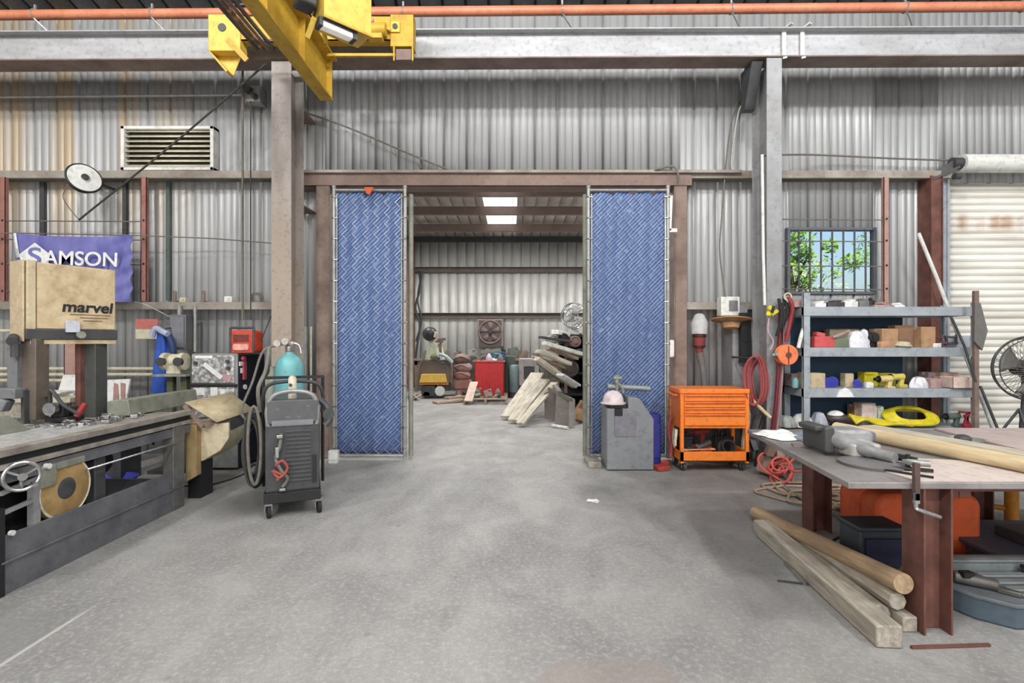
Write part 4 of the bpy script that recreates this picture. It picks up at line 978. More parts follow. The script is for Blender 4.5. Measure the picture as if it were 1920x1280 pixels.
# ================================================================ gas cylinders behind the welding cart
t = thing('gas_cylinder', 'teal gas cylinder with regulator standing behind the welding cart', 'gas cylinder', (-2.28, 5.1, 0))
cx, cy = -2.27, 5.22
MB().lathe([(.10, 0), (.137, .02), (.137, 1.20), (.13, 1.26), (.11, 1.31), (.075, 1.345), (.04, 1.365), (.035, 1.40)], (cx, cy, 0.01), seg=32).build('cylinder_body', teal, t)
MB().lathe([(.035, 1.38), (.04, 1.40), (.04, 1.45), (.02, 1.47), (.02, 1.52)], (cx, cy, 0), seg=16).build('valve', chrome, t)
m = MB().cyl((cx - .12, cy, 1.48), (cx + .05, cy, 1.48), .02, seg=12).cyl((cx - .10, cy - .02, 1.48), (cx - .10, cy - .06, 1.48), .035, seg=16).cyl((cx - .02, cy - .02, 1.5), (cx - .02, cy - .06, 1.5), .035, seg=16)
m.build('regulator', mat('regulator_pale', (206, 198, 190), (150, 140, 130), .4, .4), t)
MB().tube(spline([(cx + .05, cy, 1.48), (cx + .10, cy, 1.46), (cx + .12, cy, 1.38)], 6), .012, 8).build('valve_tube', chrome, t)
MB().tube(spline([(cx - .1, cy - .03, 1.46), (cx - .22, cy - .1, 1.40), (cx - .3, cy - .15, 1.1), (cx - .33, cy - .3, .85), (cx - .2, cy - .5, .8)], 8), .012, 8).build('gas_hose', cable, t)
MB().lathe([(.09, 0), (.1, .02), (.1, 1.0), (.08, 1.1), (.03, 1.18), (.03, 1.24)], (-2.50, 5.35, 0.0), seg=24).build('gas_cylinder', greengrey, label='grey green gas cylinder half hidden left of the teal one', cat='gas cylinder')
# ================================================================ welding machine on its cart
wx, wy = -1.875, 4.38
w = thing('welding_machine', 'black welding machine on a wheeled cart with looped cables on its left', 'welding machine', (wx, wy, 0), rotz=R(22), local=True)
hw = .215
MB().rbox(-hw + .01, hw - .01, 0.0, .62, .80, 1.00, .03, 'y').build('upper_case', mat('case_grey', (92, 92, 94), (70, 70, 72), .5, .1), w, bev=.008)
MB().prism([(-.01, .78), (-.01, .80), (.06, 1.0), (.075, 1.0), (.02, .78)], 'x', -hw + .05, hw - .05).build('control_panel', mat('panel_grey', (116, 116, 120), (90, 90, 92), .45), w, bev=.003)
m = MB()
for (xx, zz) in ((-.12, .93), (.12, .95), (-.04, .86), (.05, .86)): m.cyl((xx, .03, zz), (xx, -.0, zz - .01), .016, seg=12)
m.build('knob', chrome, w)
MB().rbox(-hw, hw, 0.0, .66, .22, .79, .02, 'y').build('lower_case', dark, w, bev=.008)
m = MB()
for k in range(13): m.box((.045, -.004, .31 + k * .035), (.20, .012, .012), (.5, 0, 0))
m.build('front_louvres', mat('louvre_grey', (84, 84, 84), (66, 66, 66)), w)
MB().bx(.155, .19, -.008, 0, .28, .52).bx(-.2, .2, -.01, 0, .225, .235).build('front_trim', black, w)
MB().bx(-hw - .01, hw + .01, -.01, .70, .13, .22).build('cart_tray', black, w, bev=.005)
MB().tube(spline([(-.19, .02, .78), (-.20, .02, .92), (-.15, .02, 1.04), (0, .02, 1.075), (.15, .02, 1.04), (.20, .02, .92), (.19, .02, .78)], 6), .02, 10).build('front_handle', mat('pale_handle', (156, 156, 156), (110, 110, 110), .4, .4), w)
MB().tube(spline([(-.24, .3, .85), (-.25, .25, 1.0), (-.17, .22, 1.13), (.17, .22, 1.13), (.25, .25, 1.0), (.24, .3, .85)], 6), .016, 10).build('cart_handle', dark, w)
MB().bx(-.26, .26, .32, .35, 1.16, 1.185).tube([(-.25, .34, .2), (-.25, .34, 1.18)], .014, 8).tube([(.25, .34, .2), (.25, .34, 1.18)], .014, 8).build('rear_frame', black, w)
m = MB().tube(spline([(-.09, -.02, .72), (-.10, -.05, .62), (-.13, -.04, .52), (-.09, -.05, .42), (-.04, -.03, .34), (-.08, -.02, .27)], 6), .014, 8); m.build('lead', cable, w)
for (c_, d_) in (((-.10, -.04, .70), (.05, .04, .03)), ((-.12, -.05, .57), (.03, .03, .09)), ((-.08, -.03, .25), (.05, .03, .025))): MB().box(c_, d_).build('clamp', chrome, w, bev=.005)
m = MB().tube(spline([(-.16, -.04, .42), (-.10, -.06, .36), (-.04, -.05, .43), (-.08, -.06, .50), (-.13, -.05, .46)], 5), .012, 8).box((-.11, -.05, .40), (.10, .03, .02), (0, .5, 0)).box((-.09, -.05, .37), (.09, .03, .02), (0, -.7, 0))
m.build('red_lead', mat('red_lead', (160, 76, 66)), w)
def caster(p, par, x, y, r=.05, mt_=rubber, name='caster'):
    o = MB().bx(x - .03, x + .03, y - .02, y + .02, r * 1.9, r * 2.5).bx(x - .03, x - .024, y - .02, y + .02, r * .8, r * 2).bx(x + .024, x + .03, y - .02, y + .02, r * .8, r * 2).build(name, chrome, par)
    MB().lathe([(r * .5, -.018), (r, -.014), (r, .014), (r * .5, .018)], (x, y + .02, r), (1, .2, 0), 20).build('wheel', mt_, o)
for (x, y) in ((-.19, .03), (.21, .03), (-.19, .62), (.21, .62)): caster(None, w, x, y, .058)
MB().tube(spline([(.22, .1, .98), (.28, .08, .92), (.30, .05, .82), (.26, .04, .76)], 6), .03, 10).cyl((.29, .02, .86), (.29, .08, .86), .05, seg=16).build('torch_holder', dark, w)
for k in range(12):
    o = .016 * k; pts = []
    for i in range(25):
        a = 2 * math.pi * i / 24
        pts.append((-.30 - .012 * (k % 3) + .05 * math.cos(a) * (1 + .07 * k), .06 + .022 * k - .05 * math.sin(a), .62 - .01 * k + (.34 - .01 * (k * 5 % 12)) * math.sin(a)))
    MB().tube(pts[:-1], .013, 7, closed=True).build('cable_loop', (cable, rubber, ropem)[k % 3], w)
MB().tube(spline([(-.26, .1, .9), (-.27, .05, 1.1), (-.22, .15, 1.25), (-.2, .3, 1.45)], 6), .016, 8).build('hose_bundle', cable, w)
t = thing('spray_can', 'small white cap can standing on the welding machine', 'can', (-1.93, 4.55, 1.0))
MB().lathe([(.035, 1.0), (.035, 1.17), (.028, 1.19), (.01, 1.2)], (-1.93, 4.50, 0.0), seg=20).build('can_body', cream, t)
MB().cyl((-1.93, 4.464, 1.12), (-1.93, 4.46, 1.12), .014, seg=12).build('can_mark', dark, t)
# ================================================================ grey grinder cabinet in front of the right gate
t = thing('grinder_cabinet', 'grey steel cabinet with sloping top in front of the right blue gate', 'cabinet', (1.37, 6.1, 0))
x0, x1 = 1.10, 1.645
MB().prism([(x0, 0.01), (x1, 0.01), (x1, .60), (1.48, .84), (1.35, .86), (1.35, .72), (x0, .72)], 'y', 5.94, 6.34).build('cabinet_body', mat('cabinet_mid_grey', (138, 140, 144), (122, 124, 128), .45, .15, 3, .6), t, bev=.008)
MB().bx(x0 + .09, x0 + .34, 5.93, 5.94, .40, .66).build('faded_panel', mat('faded_panel', (132, 130, 138)), t)
MB().bx(x0 + .04, 1.34, 5.96, 6.3, .72, .76).bx(x0 + .09, 1.28, 5.92, 5.98, .64, .72).build('grinder_tray', black, t, bev=.004)
MB().cyl((x0 + .05, 6.18, .96), (1.66, 6.18, .93), .034, seg=16).build('top_pipe', mat('pipe_grey', (150, 156, 160), (120, 124, 126), .5, .3), t)
m = MB().cyl((1.26, 6.15, .84), (1.26, 6.15, 1.10), .02, seg=12).cyl((1.22, 6.15, 1.06), (1.32, 6.15, 1.06), .022, seg=12).tube(spline([(1.26, 6.15, 1.0), (1.31, 6.12, .96), (1.33, 6.1, .88)], 6), .014, 8).cyl((1.25, 6.1, 1.02), (1.25, 6.2, 1.02), .02, seg=10)
m.build('tap_fitting', greengrey, t)
MB().lathe([(.15, 0), (.152, .012), (.125, .02), (.12, .06), (.10, .11), (.06, .145), (.0001, .16)], (1.20, 6.07, .765), seg=28).build('hard_hat', mat('pinkish_white_plastic', (230, 216, 218), (206, 190, 192), .4), label='dusty white hard hat resting on the left of the grey cabinet', cat='hard hat')
MB().rbox(1.66, 1.80, 6.16, 6.36, 0, .62, .04).bx(1.68, 1.78, 6.15, 6.16, .1, .5).build('blue_can', mat('deep_blue_plastic', (48, 48, 140), (34, 34, 100), .5), label='deep blue jerrycan between the grey cabinet and the gate post', cat='jerrycan', bev=.01)
MB().box((1.74, 5.98, .03), (.16, .14, .05), (0, 0, .3)).box((1.80, 6.04, .05), (.1, .06, .08), (.3, 0, .6)).build('red_block', mat('dull_red', (176, 66, 52)), label='small dull red block on the floor beside the grey cabinet', cat='block', bev=.006)
m = MB().box((.985, 6.25, .035), (.16, .36, .07)).build('gate_stop', machrail, label='low steel stop block under the right gate at the opening', cat='block', bev=.008)

# ================================================================ orange tool cart
t = thing('tool_cart', 'orange tool cart with drawers and open lower tray on casters', 'tool cart', (2.33, 6.1, 0))
x0, x1, y0, y1 = 1.93, 2.73, 5.88, 6.30
MB().rbox(x0 - .01, x1 + .01, y0 - .01, y1 + .01, .90, .955, .03).build('top_tray_rim', toolorange, t, bev=.008)
MB().bx(x0 + .01, x1 - .01, y0 + .01, y1, .50, .90).build('drawer_case', toolorange, t, bev=.005)
for (za, zb) in ((.815, .885), (.745, .805), (.675, .735), (.535, .665)):
    d = MB().bx(x0 + .05, x1 - .05, y0 - .012, y0 + .01, za, zb).build('drawer', toolorange, t, bev=.005)
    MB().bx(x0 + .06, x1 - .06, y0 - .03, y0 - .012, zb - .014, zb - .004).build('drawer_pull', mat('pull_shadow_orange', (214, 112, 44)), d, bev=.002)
for (xx, yy) in ((x0 + .005, y0), (x1 - .045, y0), (x0 + .005, y1 - .04), (x1 - .045, y1 - .04)): MB().bx(xx, xx + .04, yy, yy + .04, .10, .92).build('upright', toolorange, t, bev=.004)
m = MB().bx(x0, x1, y0, y1, .12, .135).bx(x0, x1, y0, y0 + .012, .12, .235).bx(x0, x1, y1 - .012, y1, .12, .235).bx(x0, x0 + .012, y0, y1, .12, .235).bx(x1 - .012, x1, y0, y1, .12, .235)
m.build('lower_tray', toolorange, t, bev=.003)
for (x, y) in ((x0 + .06, y0 + .06), (x1 - .06, y0 + .06), (x0 + .06, y1 - .07), (x1 - .06, y1 - .07)): caster(None, t, x, y, .048, dark)
MB().tube([(x0 - .05, y0 + .08, .88), (x0 - .05, y1 - .08, .88)], .012, 8).bx(x0 - .05, x0, y0 + .08, y0 + .1, .87, .89).bx(x0 - .05, x0, y1 - .1, y1 - .08, .87, .89).build('push_handle', toolorange, t)
# tools in its lower tray
def ltool(name, lab, cat, mb, mt_): return mb.build(name, mt_, label=lab, cat=cat, bev=.004)
MB().ring((2.52, 6.05, .24), (.3, -1, .2), .09, .02, 26, 8).ring((2.54, 6.0, .27), (-.2, -1, .2), .07, .014, 26, 8).build('cable_coil', rubber, label='black cable coil in the lower tray of the orange cart', cat='cable coil')
ltool('angle_grinder', 'dark hand grinder lying in the lower tray left of the coil', 'grinder', MB().cyl((2.15, 6.05, .22), (2.36, 6.1, .30), .038, seg=14).cyl((2.12, 6.03, .18), (2.12, 6.03, .25), .06, seg=18).cyl((2.14, 6.0, .24), (2.14, 5.92, .30), .018, seg=10), dark)
ltool('drill', 'reddish power drill standing in the lower tray of the orange cart', 'drill', MB().cyl((2.20, 6.2, .40), (2.38, 6.2, .42), .04, seg=14).box((2.30, 6.2, .30), (.05, .05, .2)).cyl((2.14, 6.2, .40), (2.20, 6.2, .40), .02, seg=10), mat('dull_red_plastic', (142, 48, 44)))
ltool('tool_box', 'navy tool box at the back left of the cart tray', 'tool box', MB().bx(2.0, 2.14, 6.08, 6.26, .135, .34).bx(1.99, 2.15, 6.07, 6.27, .34, .37).cyl((2.03, 6.17, .40), (2.11, 6.17, .40), .012, seg=8), navy)
ltool('socket_tray', 'dark tray of sockets at the back right of the cart', 'socket tray', MB().bx(2.44, 2.66, 6.14, 6.26, .135, .36).cyl((2.47, 6.2, .36), (2.47, 6.2, .43), .02, seg=10).cyl((2.54, 6.2, .36), (2.54, 6.2, .42), .025, seg=10).cyl((2.61, 6.2, .36), (2.61, 6.2, .44), .02, seg=10), black)
ltool('wrench', 'pale orange wrench lying at the front of the cart tray', 'wrench', MB().bar((2.02, 5.93, .245), (2.32, 5.95, .25), .03, .014).ring((2.01, 5.93, .245), (0, 0, 1), .026, .01, 14, 6).ring((2.33, 5.95, .25), (0, 0, 1), .026, .01, 14, 6), mat('pale_orange', (226, 148, 104)))
ltool('glove', 'tan glove draped over the left side of the orange cart', 'glove', MB().box((1.90, 5.97, .42), (.03, .09, .12), (0, .1, 0)).box((1.895, 5.94, .34), (.025, .025, .10)).box((1.895, 5.97, .33), (.025, .025, .12)).box((1.895, 6.0, .34), (.025, .025, .10)).box((1.90, 6.03, .40), (.025, .025, .08), (.5, 0, 0)), cream)
t = thing('ratchet_strap', 'dark red bundled strap hanging on the left side of the orange cart', 'strap', (1.89, 6.1, .2))
MB().tube(spline([(1.90, 6.1, .62), (1.87, 6.12, .45), (1.90, 6.1, .25), (1.88, 6.08, .12), (1.90, 6.14, .35), (1.88, 6.12, .6)], 6), .018, 8).build('strap_loop', hosered, t)
MB().tube([(2.74, 5.98, .88), (2.98, 5.9, .62)], .02, 8).build('timber_rod', M_TANB, label='short tan rod leaning against the right side of the orange cart', cat='rod')
m = MB().tube(spline([(2.80, 6.15, 0.05), (2.79, 6.15, .3), (2.83, 6.15, .6), (2.82, 6.18, .82)], 6), .035, 8); m.build('rolled_cloth', cream, label='pale rolled cloth standing right of the orange cart', cat='cloth')
lump(MB(), (2.90, 6.2, .05), (.08, .08, .5), 7, 3).build('scrap_bundle', dark, label='dark scrap bundle standing between cart and grey column', cat='scrap')

# ================================================================ hanging things on the wall right of the opening
t = thing('hose_nozzle', 'white capped red nozzle with grey hose hanging on the wall above the orange cart', 'hose nozzle', tuple(P(1316, 726, 6.5)))
c = P(1314, 602, 6.5)
MB().lathe([(.10, -.16), (.105, -.02), (.095, .0), (.06, .08), (.03, .1)], (c.x, 6.55, c.z + .0), seg=24).build('white_cap', mat('dusty_cap', (190, 190, 190), (160, 158, 158)), t)
MB().lathe([(.02, -.52), (.05, -.34), (.07, -.3), (.075, -.16)], (c.x, 6.55, c.z), seg=20).build('red_body', mat('dusty_dark_red', (140, 64, 62), (104, 44, 44)), t)
MB().lathe([(.085, -.2), (.085, -.18)], (c.x, 6.55, c.z), seg=20).lathe([(.075, -.33), (.075, -.31)], (c.x, 6.55, c.z), seg=20).build('collar', black, t)
MB().tube(spline([(c.x, 6.55, c.z - .4), (c.x + .03, 6.55, c.z - .55), (c.x + .06, 6.55, c.z - .8), (c.x + .03, 6.6, c.z - 1.0)], 6), [.045] * 6 + [.035] * 13, 10).build('grey_hose', mat('hose_grey', (112, 108, 106), (84, 80, 78), .8), t)
c = P(1371, 606, 6.45)
t = thing('straw_hat', 'wide brimmed tan hat hanging under the junction box on the girt', 'hat', tuple(c))
MB().lathe([(.24, .02), (.245, .03), (.12, .0), (.11, -.02), (.09, -.08), (.0001, -.10)], (c.x, 6.45, c.z + .02), (0.05, .12, 1), 32).build('hat_body', mat('straw', (196, 158, 112), (164, 124, 84), .8, 0, 14), t)
MB().ring((c.x, 6.45, c.z + .012), (0.05, .12, 1), .118, .010, 30, 6).build('hat_band', dustbrown, t)
t = thing('junction_box', 'pale junction box standing on the right girt above the tan hat', 'junction box', tuple(P(1368, 590, 6.55)))
a = P(1351, 592, 6.5); b_ = P(1386, 556, 6.5)
MB().bx(a.x, b_.x, 6.48, 6.62, a.z, b_.z).build('box_body', white, t, bev=.008)
MB().bx(a.x + .1, b_.x - .03, 6.47, 6.48, a.z + .06, b_.z - .05).build('box_plate', midgrey, t)
MB().tube(spline([P(1360, 556, 6.55), P(1350, 480, 6.6), P(1352, 420, 6.6), P(1368, 250, 6.7), P(1395, 150, 6.7)], 10), .009, 6).build('box_cable', cable, label='thin cable rising from the junction box up the corrugated wall', cat='cable')
MB().tube(spline([P(1395, 110, 6.6), P(1400, 180, 6.6), P(1385, 210, 6.6), P(1372, 300, 6.65), P(1378, 325, 6.65)], 8), .012, 6).build('frayed_cord', mat('pale_cord', (196, 194, 190)), label='pale frayed cord trailing down the wall left of the right column', cat='cord')
MB().tube(spline([P(1228, 318, 6.55), P(1262, 312, 6.5), P(1272, 330, 6.5), P(1270, 345, 6.55)], 8), .014, 8).build('header_cable', cable, label='cable loop bending over the right end of the brown header', cat='cable')
MB().box(P(1256, 400, 6.5), (.05, .03, .45), (0, .04, 0)).box(P(1262, 432, 6.5), (.10, .03, .05)).build('latch_bracket', white, label='white latch strip at the top of the right gate post', cat='latch', bev=.004)
MB().rbox(1.98, 2.06, 6.5, 6.56, 1.30, 1.52, .02, 'y').build('switch_box', white, label='white worn switch box on the brown right door jamb', cat='switch', bev=.005)
MB().tube([P(1429, 290, 5.98), P(1431, 470, 5.98), P(1434, 572, 5.98)], .017, 8).build('white_conduit', white, label='white conduit running down the left edge of the right grey column', cat='conduit')
MB().tube(spline([P(1424, 292, 6.0), P(1520, 290, 6.6), P(1700, 298, 6.7), P(1960, 306, 6.7)], 8), .012, 6).build('wall_cable', cable, label='thin cable running level along the right wall to the roller door', cat='cable')
MB().bx(2.86, 2.99, 6.40, 6.46, 1.24, 1.86).bx(2.88, 2.97, 6.39, 6.40, 1.50, 1.54).build('black_board', black, label='tall black board at the dark gap left of the grey column', cat='enclosure')  # black board put in for the dark gap between wall and column
# red hose coil
t = thing('hose_coil', 'dusty red air hose coiled on a hook left of the grey column', 'hose coil', tuple(P(1418, 760, 5.95)))
for k in range(8):
    c = P(1418, 714, 5.90 + .015 * k); q = random.Random(k); w_ = .10 + q.uniform(-.03, .02); h_ = .27 + q.uniform(-.05, .03)
    MB().tube([(c.x + w_ * math.cos(a) + .01 * k - .03, c.y + .015 * math.sin(3 * a), c.z + h_ * math.sin(a)) for a in [2 * math.pi * i / 26 for i in range(26)]], .013, 7, closed=True).build('hose_loop', hosered, t)
c = P(1415, 672, 5.9); MB().cyl((c.x, 5.86, c.z), (c.x, 6.5, c.z), .012, seg=8).build('hook', dark, t)
# things hanging on the column
t = thing('strap_bundle', 'black straps and red buckle hanging high on the right grey column', 'straps', tuple(P(1468, 640, 5.95)))
m = MB()
for k in range(5):
    a = P(1460 + k * 5, 560 + (k % 2) * 8, 5.95); b_ = P(1456 + k * 6, 630 - (k % 3) * 10, 5.93)
    m.tube(spline([a, a.lerp(b_, .5) + V((.03, -.03, 0)), b_], 6), .018, 7)
m.build('black_straps', rubber, t)
MB().tube(spline([P(1478, 556, 5.9), P(1486, 575, 5.88), P(1482, 600, 5.9), P(1474, 640, 5.9)], 6), .022, 8).build('red_strap', mat('strap_red', (150, 42, 50)), t)
MB().ring(P(1477, 556, 5.9), (0, 1, 0), .04, .01, 18, 6).build('buckle', cream, t)
t = thing('yellow_tool', 'yellow and black hand tool hung on the left of the strap bundle', 'tool', tuple(P(1447, 590, 5.93)))
m = MB().box(P(1445, 578, 5.93), (.07, .03, .05), (0, .5, 0)).box(P(1452, 586, 5.93), (.09, .03, .04), (0, -.6, 0)).box(P(1441, 588, 5.93), (.05, .03, .05), (0, .2, 0)); m.build('tool_body', yellowp, t, bev=.005)
MB().box(P(1449, 580, 5.91), (.03, .02, .08), (0, .3, 0)).build('tool_grip', black, t)
MB().tube(spline([P(1442, 596, 5.95), P(1440, 620, 5.95), P(1450, 640, 5.95), P(1444, 655, 5.95)], 6), .008, 6).build('cord', mat('pale_pink', (206, 170, 176)), label='thin pinkish cord hanging below the yellow tool', cat='cord')
c = P(1474, 665, 5.9)
t = thing('cord_reel', 'round orange cord reel hanging on the right grey column', 'reel', tuple(c))
MB().lathe([(.11, -.05), (.118, -.04), (.118, -.03), (.07, -.028), (.07, .028), (.118, .03), (.118, .04), (.11, .05)], c, (0, 1, 0), 32).build('reel_body', mat('reel_orange', (240, 132, 84), (216, 104, 58), .5), t)
MB().cyl(c - V((0, .065, 0)), c, .03, seg=16).bx(c.x - .005, c.x + .005, c.y - .06, c.y - .05, c.z - .1, c.z + .1).build('reel_hub', rust, t)
MB().box((c.x - .11, c.y - .02, c.z + .01), (.05, .04, .03)).cyl((c.x - .16, c.y, c.z), (c.x - .10, c.y, c.z), .018, seg=10).build('plug', mat('pale_teal_plug', (150, 180, 178)), t)
for (dx, lab, mm, r_) in ((0, 'dusty pink cord hanging straight down from the orange reel', mat('dusty_pink_cord', (176, 128, 128), (146, 96, 98)), .012), (-.05, 'dark red hose hanging behind the orange reel down to the floor', mat('deep_red_hose', (112, 30, 40), (84, 22, 30)), .022)):
    MB().tube(spline([(c.x + dx + .02, 5.97, c.z + .5), (c.x + dx, 5.97, c.z - .1), (c.x + dx - .03, 5.98, c.z - .6), (c.x + dx - .06, 6.0, c.z - .95), (c.x + dx - .05, 6.0, .03)], 8), r_, 8).build('hanging_hose', mm, label=lab, cat='hose')
MB().tube(spline([P(1512, 600, 5.95), P(1502, 630, 5.92), P(1497, 652, 5.92)], 6), .022, 8).build('white_sleeve', white, label='white sleeve hanging at the left post of the steel shelf', cat='sleeve')
# white pole leaning by the door
MB().tube([P(1722, 437, 6.5), P(1757, 522, 6.5), (6.25, 6.5, 0.0)], .022, 10).build('leaning_pole', white, label='white pole leaning against the roller door jamb', cat='pole')

# ================================================================ steel shelf
SX0, SX1, SY0_, SY1_ = 3.36, 5.36, 5.90, 6.36
sh = thing('steel_shelf', 'blue grey steel shelving unit loaded with parts below the barred window', 'shelving', (4.36, 6.1, 0))
for (xx, yy) in ((SX0, SY0_), (SX1 - .04, SY0_), (SX0, SY1_ - .04), (SX1 - .04, SY1_ - .04)):
    top = 2.06 if xx == SX0 else 1.95
    MB().bx(xx, xx + (.075 if xx == SX0 else .03), yy, yy + .004, 0, top).bx(xx, xx + .004, yy, yy + .04, 0, top).build('post', shelfgrey, sh)
SZ = (1.90, 1.43, .96, .50)
for z in SZ:
    MB().bx(SX0, SX1, SY0_ - .003, SY1_, z - .012, z).bx(SX0, SX1, SY0_ - .006, SY0_ + .02, z - .105, z).bx(SX0, SX1, SY1_ - .02, SY1_, z - .105, z).bx(SX0, SX0 + .02, SY0_, SY1_, z - .1, z).bx(SX1 - .02, SX1, SY0_, SY1_, z - .1, z).build('shelf_board', shelfgrey, sh, bev=.003)
nbl = mat('dark_blue_sheet', (38, 66, 92), (26, 44, 64), .6, .1, 2, .8)
MB().bx(SX0, 4.86, SY1_ + .01, SY1_ + .02, .05, SZ[0] - .02).build('back_sheet', nbl, sh)
# -- goods: makers
def carton(cx, y, z, w, d, h, lab, mm=cardboard, rz=0, group=None, open_=False, name='cardboard_box'):
    t = thing(name, lab, 'box', (cx, y, z), rz or .001, group)
    MB().bx(-w / 2, w / 2, -d / 2, d / 2, 0, h).build('box_body', mm, t, bev=.004)
    if open_:
        for s_ in (-1, 1): MB().box((s_ * (w / 2 + .02), 0, h + .005), (.05, d, .004), (0, s_ * .5, 0)).build('flap', mm, t)
    else: MB().bx(-w / 2 - .001, w / 2 + .001, -.02, .02, h - .03, h + .001).build('tape', mat('tape', (206, 190, 160)), t)
    return t
def px_of(x, Y=6.0): return (x - 960) / F * Y
s1, s2, s3, s4 = SZ
# top shelf clutter
tops = [(1492, 'small brown box at the left end of the top shelf', pinkbrown, .14, .07, 'box'), (1533, 'white flat carton second from the left on the top shelf', paper, .13, .05, 'carton'), (1562, 'dark flat case on the top shelf under the window', dark, .2, .06, 'case'), (1590, 'white tray on the top shelf in front of the window bars', white, .16, .07, 'tray'), (1614, 'grey metal part near the middle of the top shelf', midgrey, .12, .08, 'metal part'), (1650, 'pinkish flat packet right of the middle of the top shelf', pinkbrown, .22, .03, 'packet'), (1680, 'pale thin packet last to the right on the top shelf', paper, .12, .025, 'packet')]
for i, (px, lab, mm, w, h, cat) in enumerate(tops):
    cx = px_of(px, 6.05); o = MB().rbox(cx - w / 2, cx + w / 2, 5.98, 6.12, s1, s1 + h, .015).box((cx + w * .1, 6.05, s1 + h + .012), (w * .5, .09, .024), (0, .1 * (i - 3), .3))
    o.build(cat.replace(' ', '_'), mm, label=lab, cat=cat, bev=.004)
for i, (px, lab, h_) in enumerate(((1585, 'dark round cap standing on the top shelf', .10), (1632, 'small dark bottle standing on the top shelf right of centre', .13))):
    MB().lathe([(.045, 0), (.045, h_ * .7), (.02, h_ * .8), (.02, h_)], (px_of(px, 6.2), 6.2, s1), seg=16).build('bottle', black, label=lab, cat='bottle')
m = MB()
for k in range(6): m.tube([(px_of(1622 + k * 5, 6.25), 6.25, s1), (px_of(1618 + k * 7, 6.25), 6.25, s1 + .16)], .006, 5)
m.build('wire_basket_rods', cable, label='thin wire rods standing up at the right of the top shelf', cat='wires', kind='stuff')
# second shelf
MB().rbox(px_of(1523), px_of(1562), 5.95, 6.2, s2, s2 + .13, .02).box((px_of(1535), 6.0, s2 + .15), (.10, .1, .05), (0, .2, 0)).build('red_case', mat('pinkish_red', (206, 88, 88), (176, 62, 64)), label='pinkish red case at the left of the second shelf', cat='case', bev=.008)
carton(px_of(1580, 6.2), 6.22, s2, .36, .12, .22, 'large olive tan carton behind the red case on the second shelf', mat('olive_tan', (164, 152, 128), (140, 128, 104), .85))
MB().prism([(px_of(1552, 5.97), s2), (px_of(1592, 5.97), s2), (px_of(1588, 5.97), s2 + .12), (px_of(1560, 5.97), s2 + .10)], 'y', 5.96, 6.08).build('green_tin', mat('dull_green', (112, 122, 98), (88, 98, 76)), label='dull green tin beside the red case on the second shelf', cat='tin', bev=.006)
MB().bar((px_of(1555), 5.95, s2 + .12), (px_of(1588), 5.97, s2 + .20), .05, .02).build('brown_flap', pinkbrown, label='pinkish brown card lying over the green tin', cat='card')
t = thing('plastic_bag', 'white plastic bag in the middle left of the second shelf', 'bag', (px_of(1612), 6.02, s2))
def bag(cx, cy, z, rx, ry, h, sd):
    q = random.Random(sd); ph = [q.uniform(0, 6) for _ in range(6)]
    def fn(u, v):
        a = u * 2 * math.pi; r = (1 - .55 * v ** 2) * (1 + .08 * math.sin(5 * a + ph[0] + 3 * v) + .06 * math.sin(9 * a + ph[1]))
        if v > .97: r *= .2
        return (cx + rx * r * math.cos(a), cy + ry * r * math.sin(a), z + h * v)
    return MB().grid(fn, 36, 12)
bag(px_of(1608), 6.02, s2, .13, .09, .20, 1).build('bag_body', mat('white_plastic', (222, 222, 228), (196, 196, 204), .4), t)
bag(px_of(1626), 6.06, s2, .07, .06, .22, 2).build('bag_neck', mat('white_plastic', (222, 222, 228)), t)
MB().cyl((px_of(1637), 5.97, s2 + .12), (px_of(1637), 6.2, s2 + .12), .055, seg=20).cyl((px_of(1637), 5.96, s2 + .12), (px_of(1637), 5.97, s2 + .12), .03, seg=14).cyl((px_of(1637), 6.0, s2 + .04), (px_of(1637), 6.18, s2 + .04), .04, seg=14).build('tape_roll', black, label='black rolls stacked between white bag and cardboard boxes', cat='roll')
carton(px_of(1662), 6.05, s2, .20, .2, .22, 'tan cardboard box right of the black rolls on the second shelf', rz=.08)
carton(px_of(1699), 6.12, s2, .21, .2, .26, 'darkest and tallest brown cardboard box on the second shelf', mat('dark_cardboard', (136, 104, 80), (108, 80, 60), .85), rz=-.05)
carton(px_of(1730), 6.02, s2, .17, .2, .24, 'tan cardboard box at the right of the row of boxes', rz=.03)
carton(px_of(1655, 5.95), 5.94, s2, .11, .06, .07, 'small orange tan carton at the shelf edge in front of the boxes', mat('orange_tan', (206, 152, 112)), rz=.1)
t = thing('cable_coil', 'pale coil of cable lying in front of the cardboard boxes', 'cable coil', (px_of(1693, 5.95), 5.94, s2))
for k in range(3): MB().ring((px_of(1693, 5.95), 5.95, s2 + .02 + .018 * k), (.1, 0, 1), .08 - .01 * k, .010, 24, 6).build('coil_loop', cream, t)
for i, (px, lab, mm, dz) in enumerate(((1752, 'dark maroon clamp on the second shelf, left of two', mat('maroon', (104, 66, 76)), .02), (1778, 'dark grey clamp on the second shelf next to the white box', dark, .0))):
    cx = px_of(px, 6.05); MB().bar((cx - .08, 6.0, s2 + .03), (cx + .09, 6.0, s2 + .06), .03, .03).bar((cx - .06, 6.0, s2 + .03), (cx - .07, 6.0, s2 + .14), .02, .03).bar((cx - .09, 6.0, s2 + .13), (cx + .06, 6.0, s2 + .11), .02, .02).cyl((cx + .05, 6.0, s2 + .06), (cx + .05, 6.0, s2 + .15), .012, seg=8).build('clamp', mm, label=lab, cat='clamp', bev=.003)
MB().rbox(px_of(1745, 5.95), px_of(1762, 5.95), 5.92, 6.0, s2, s2 + .05, .01).build('white_carton', white, label='small white carton under the maroon clamp', cat='carton', bev=.004)
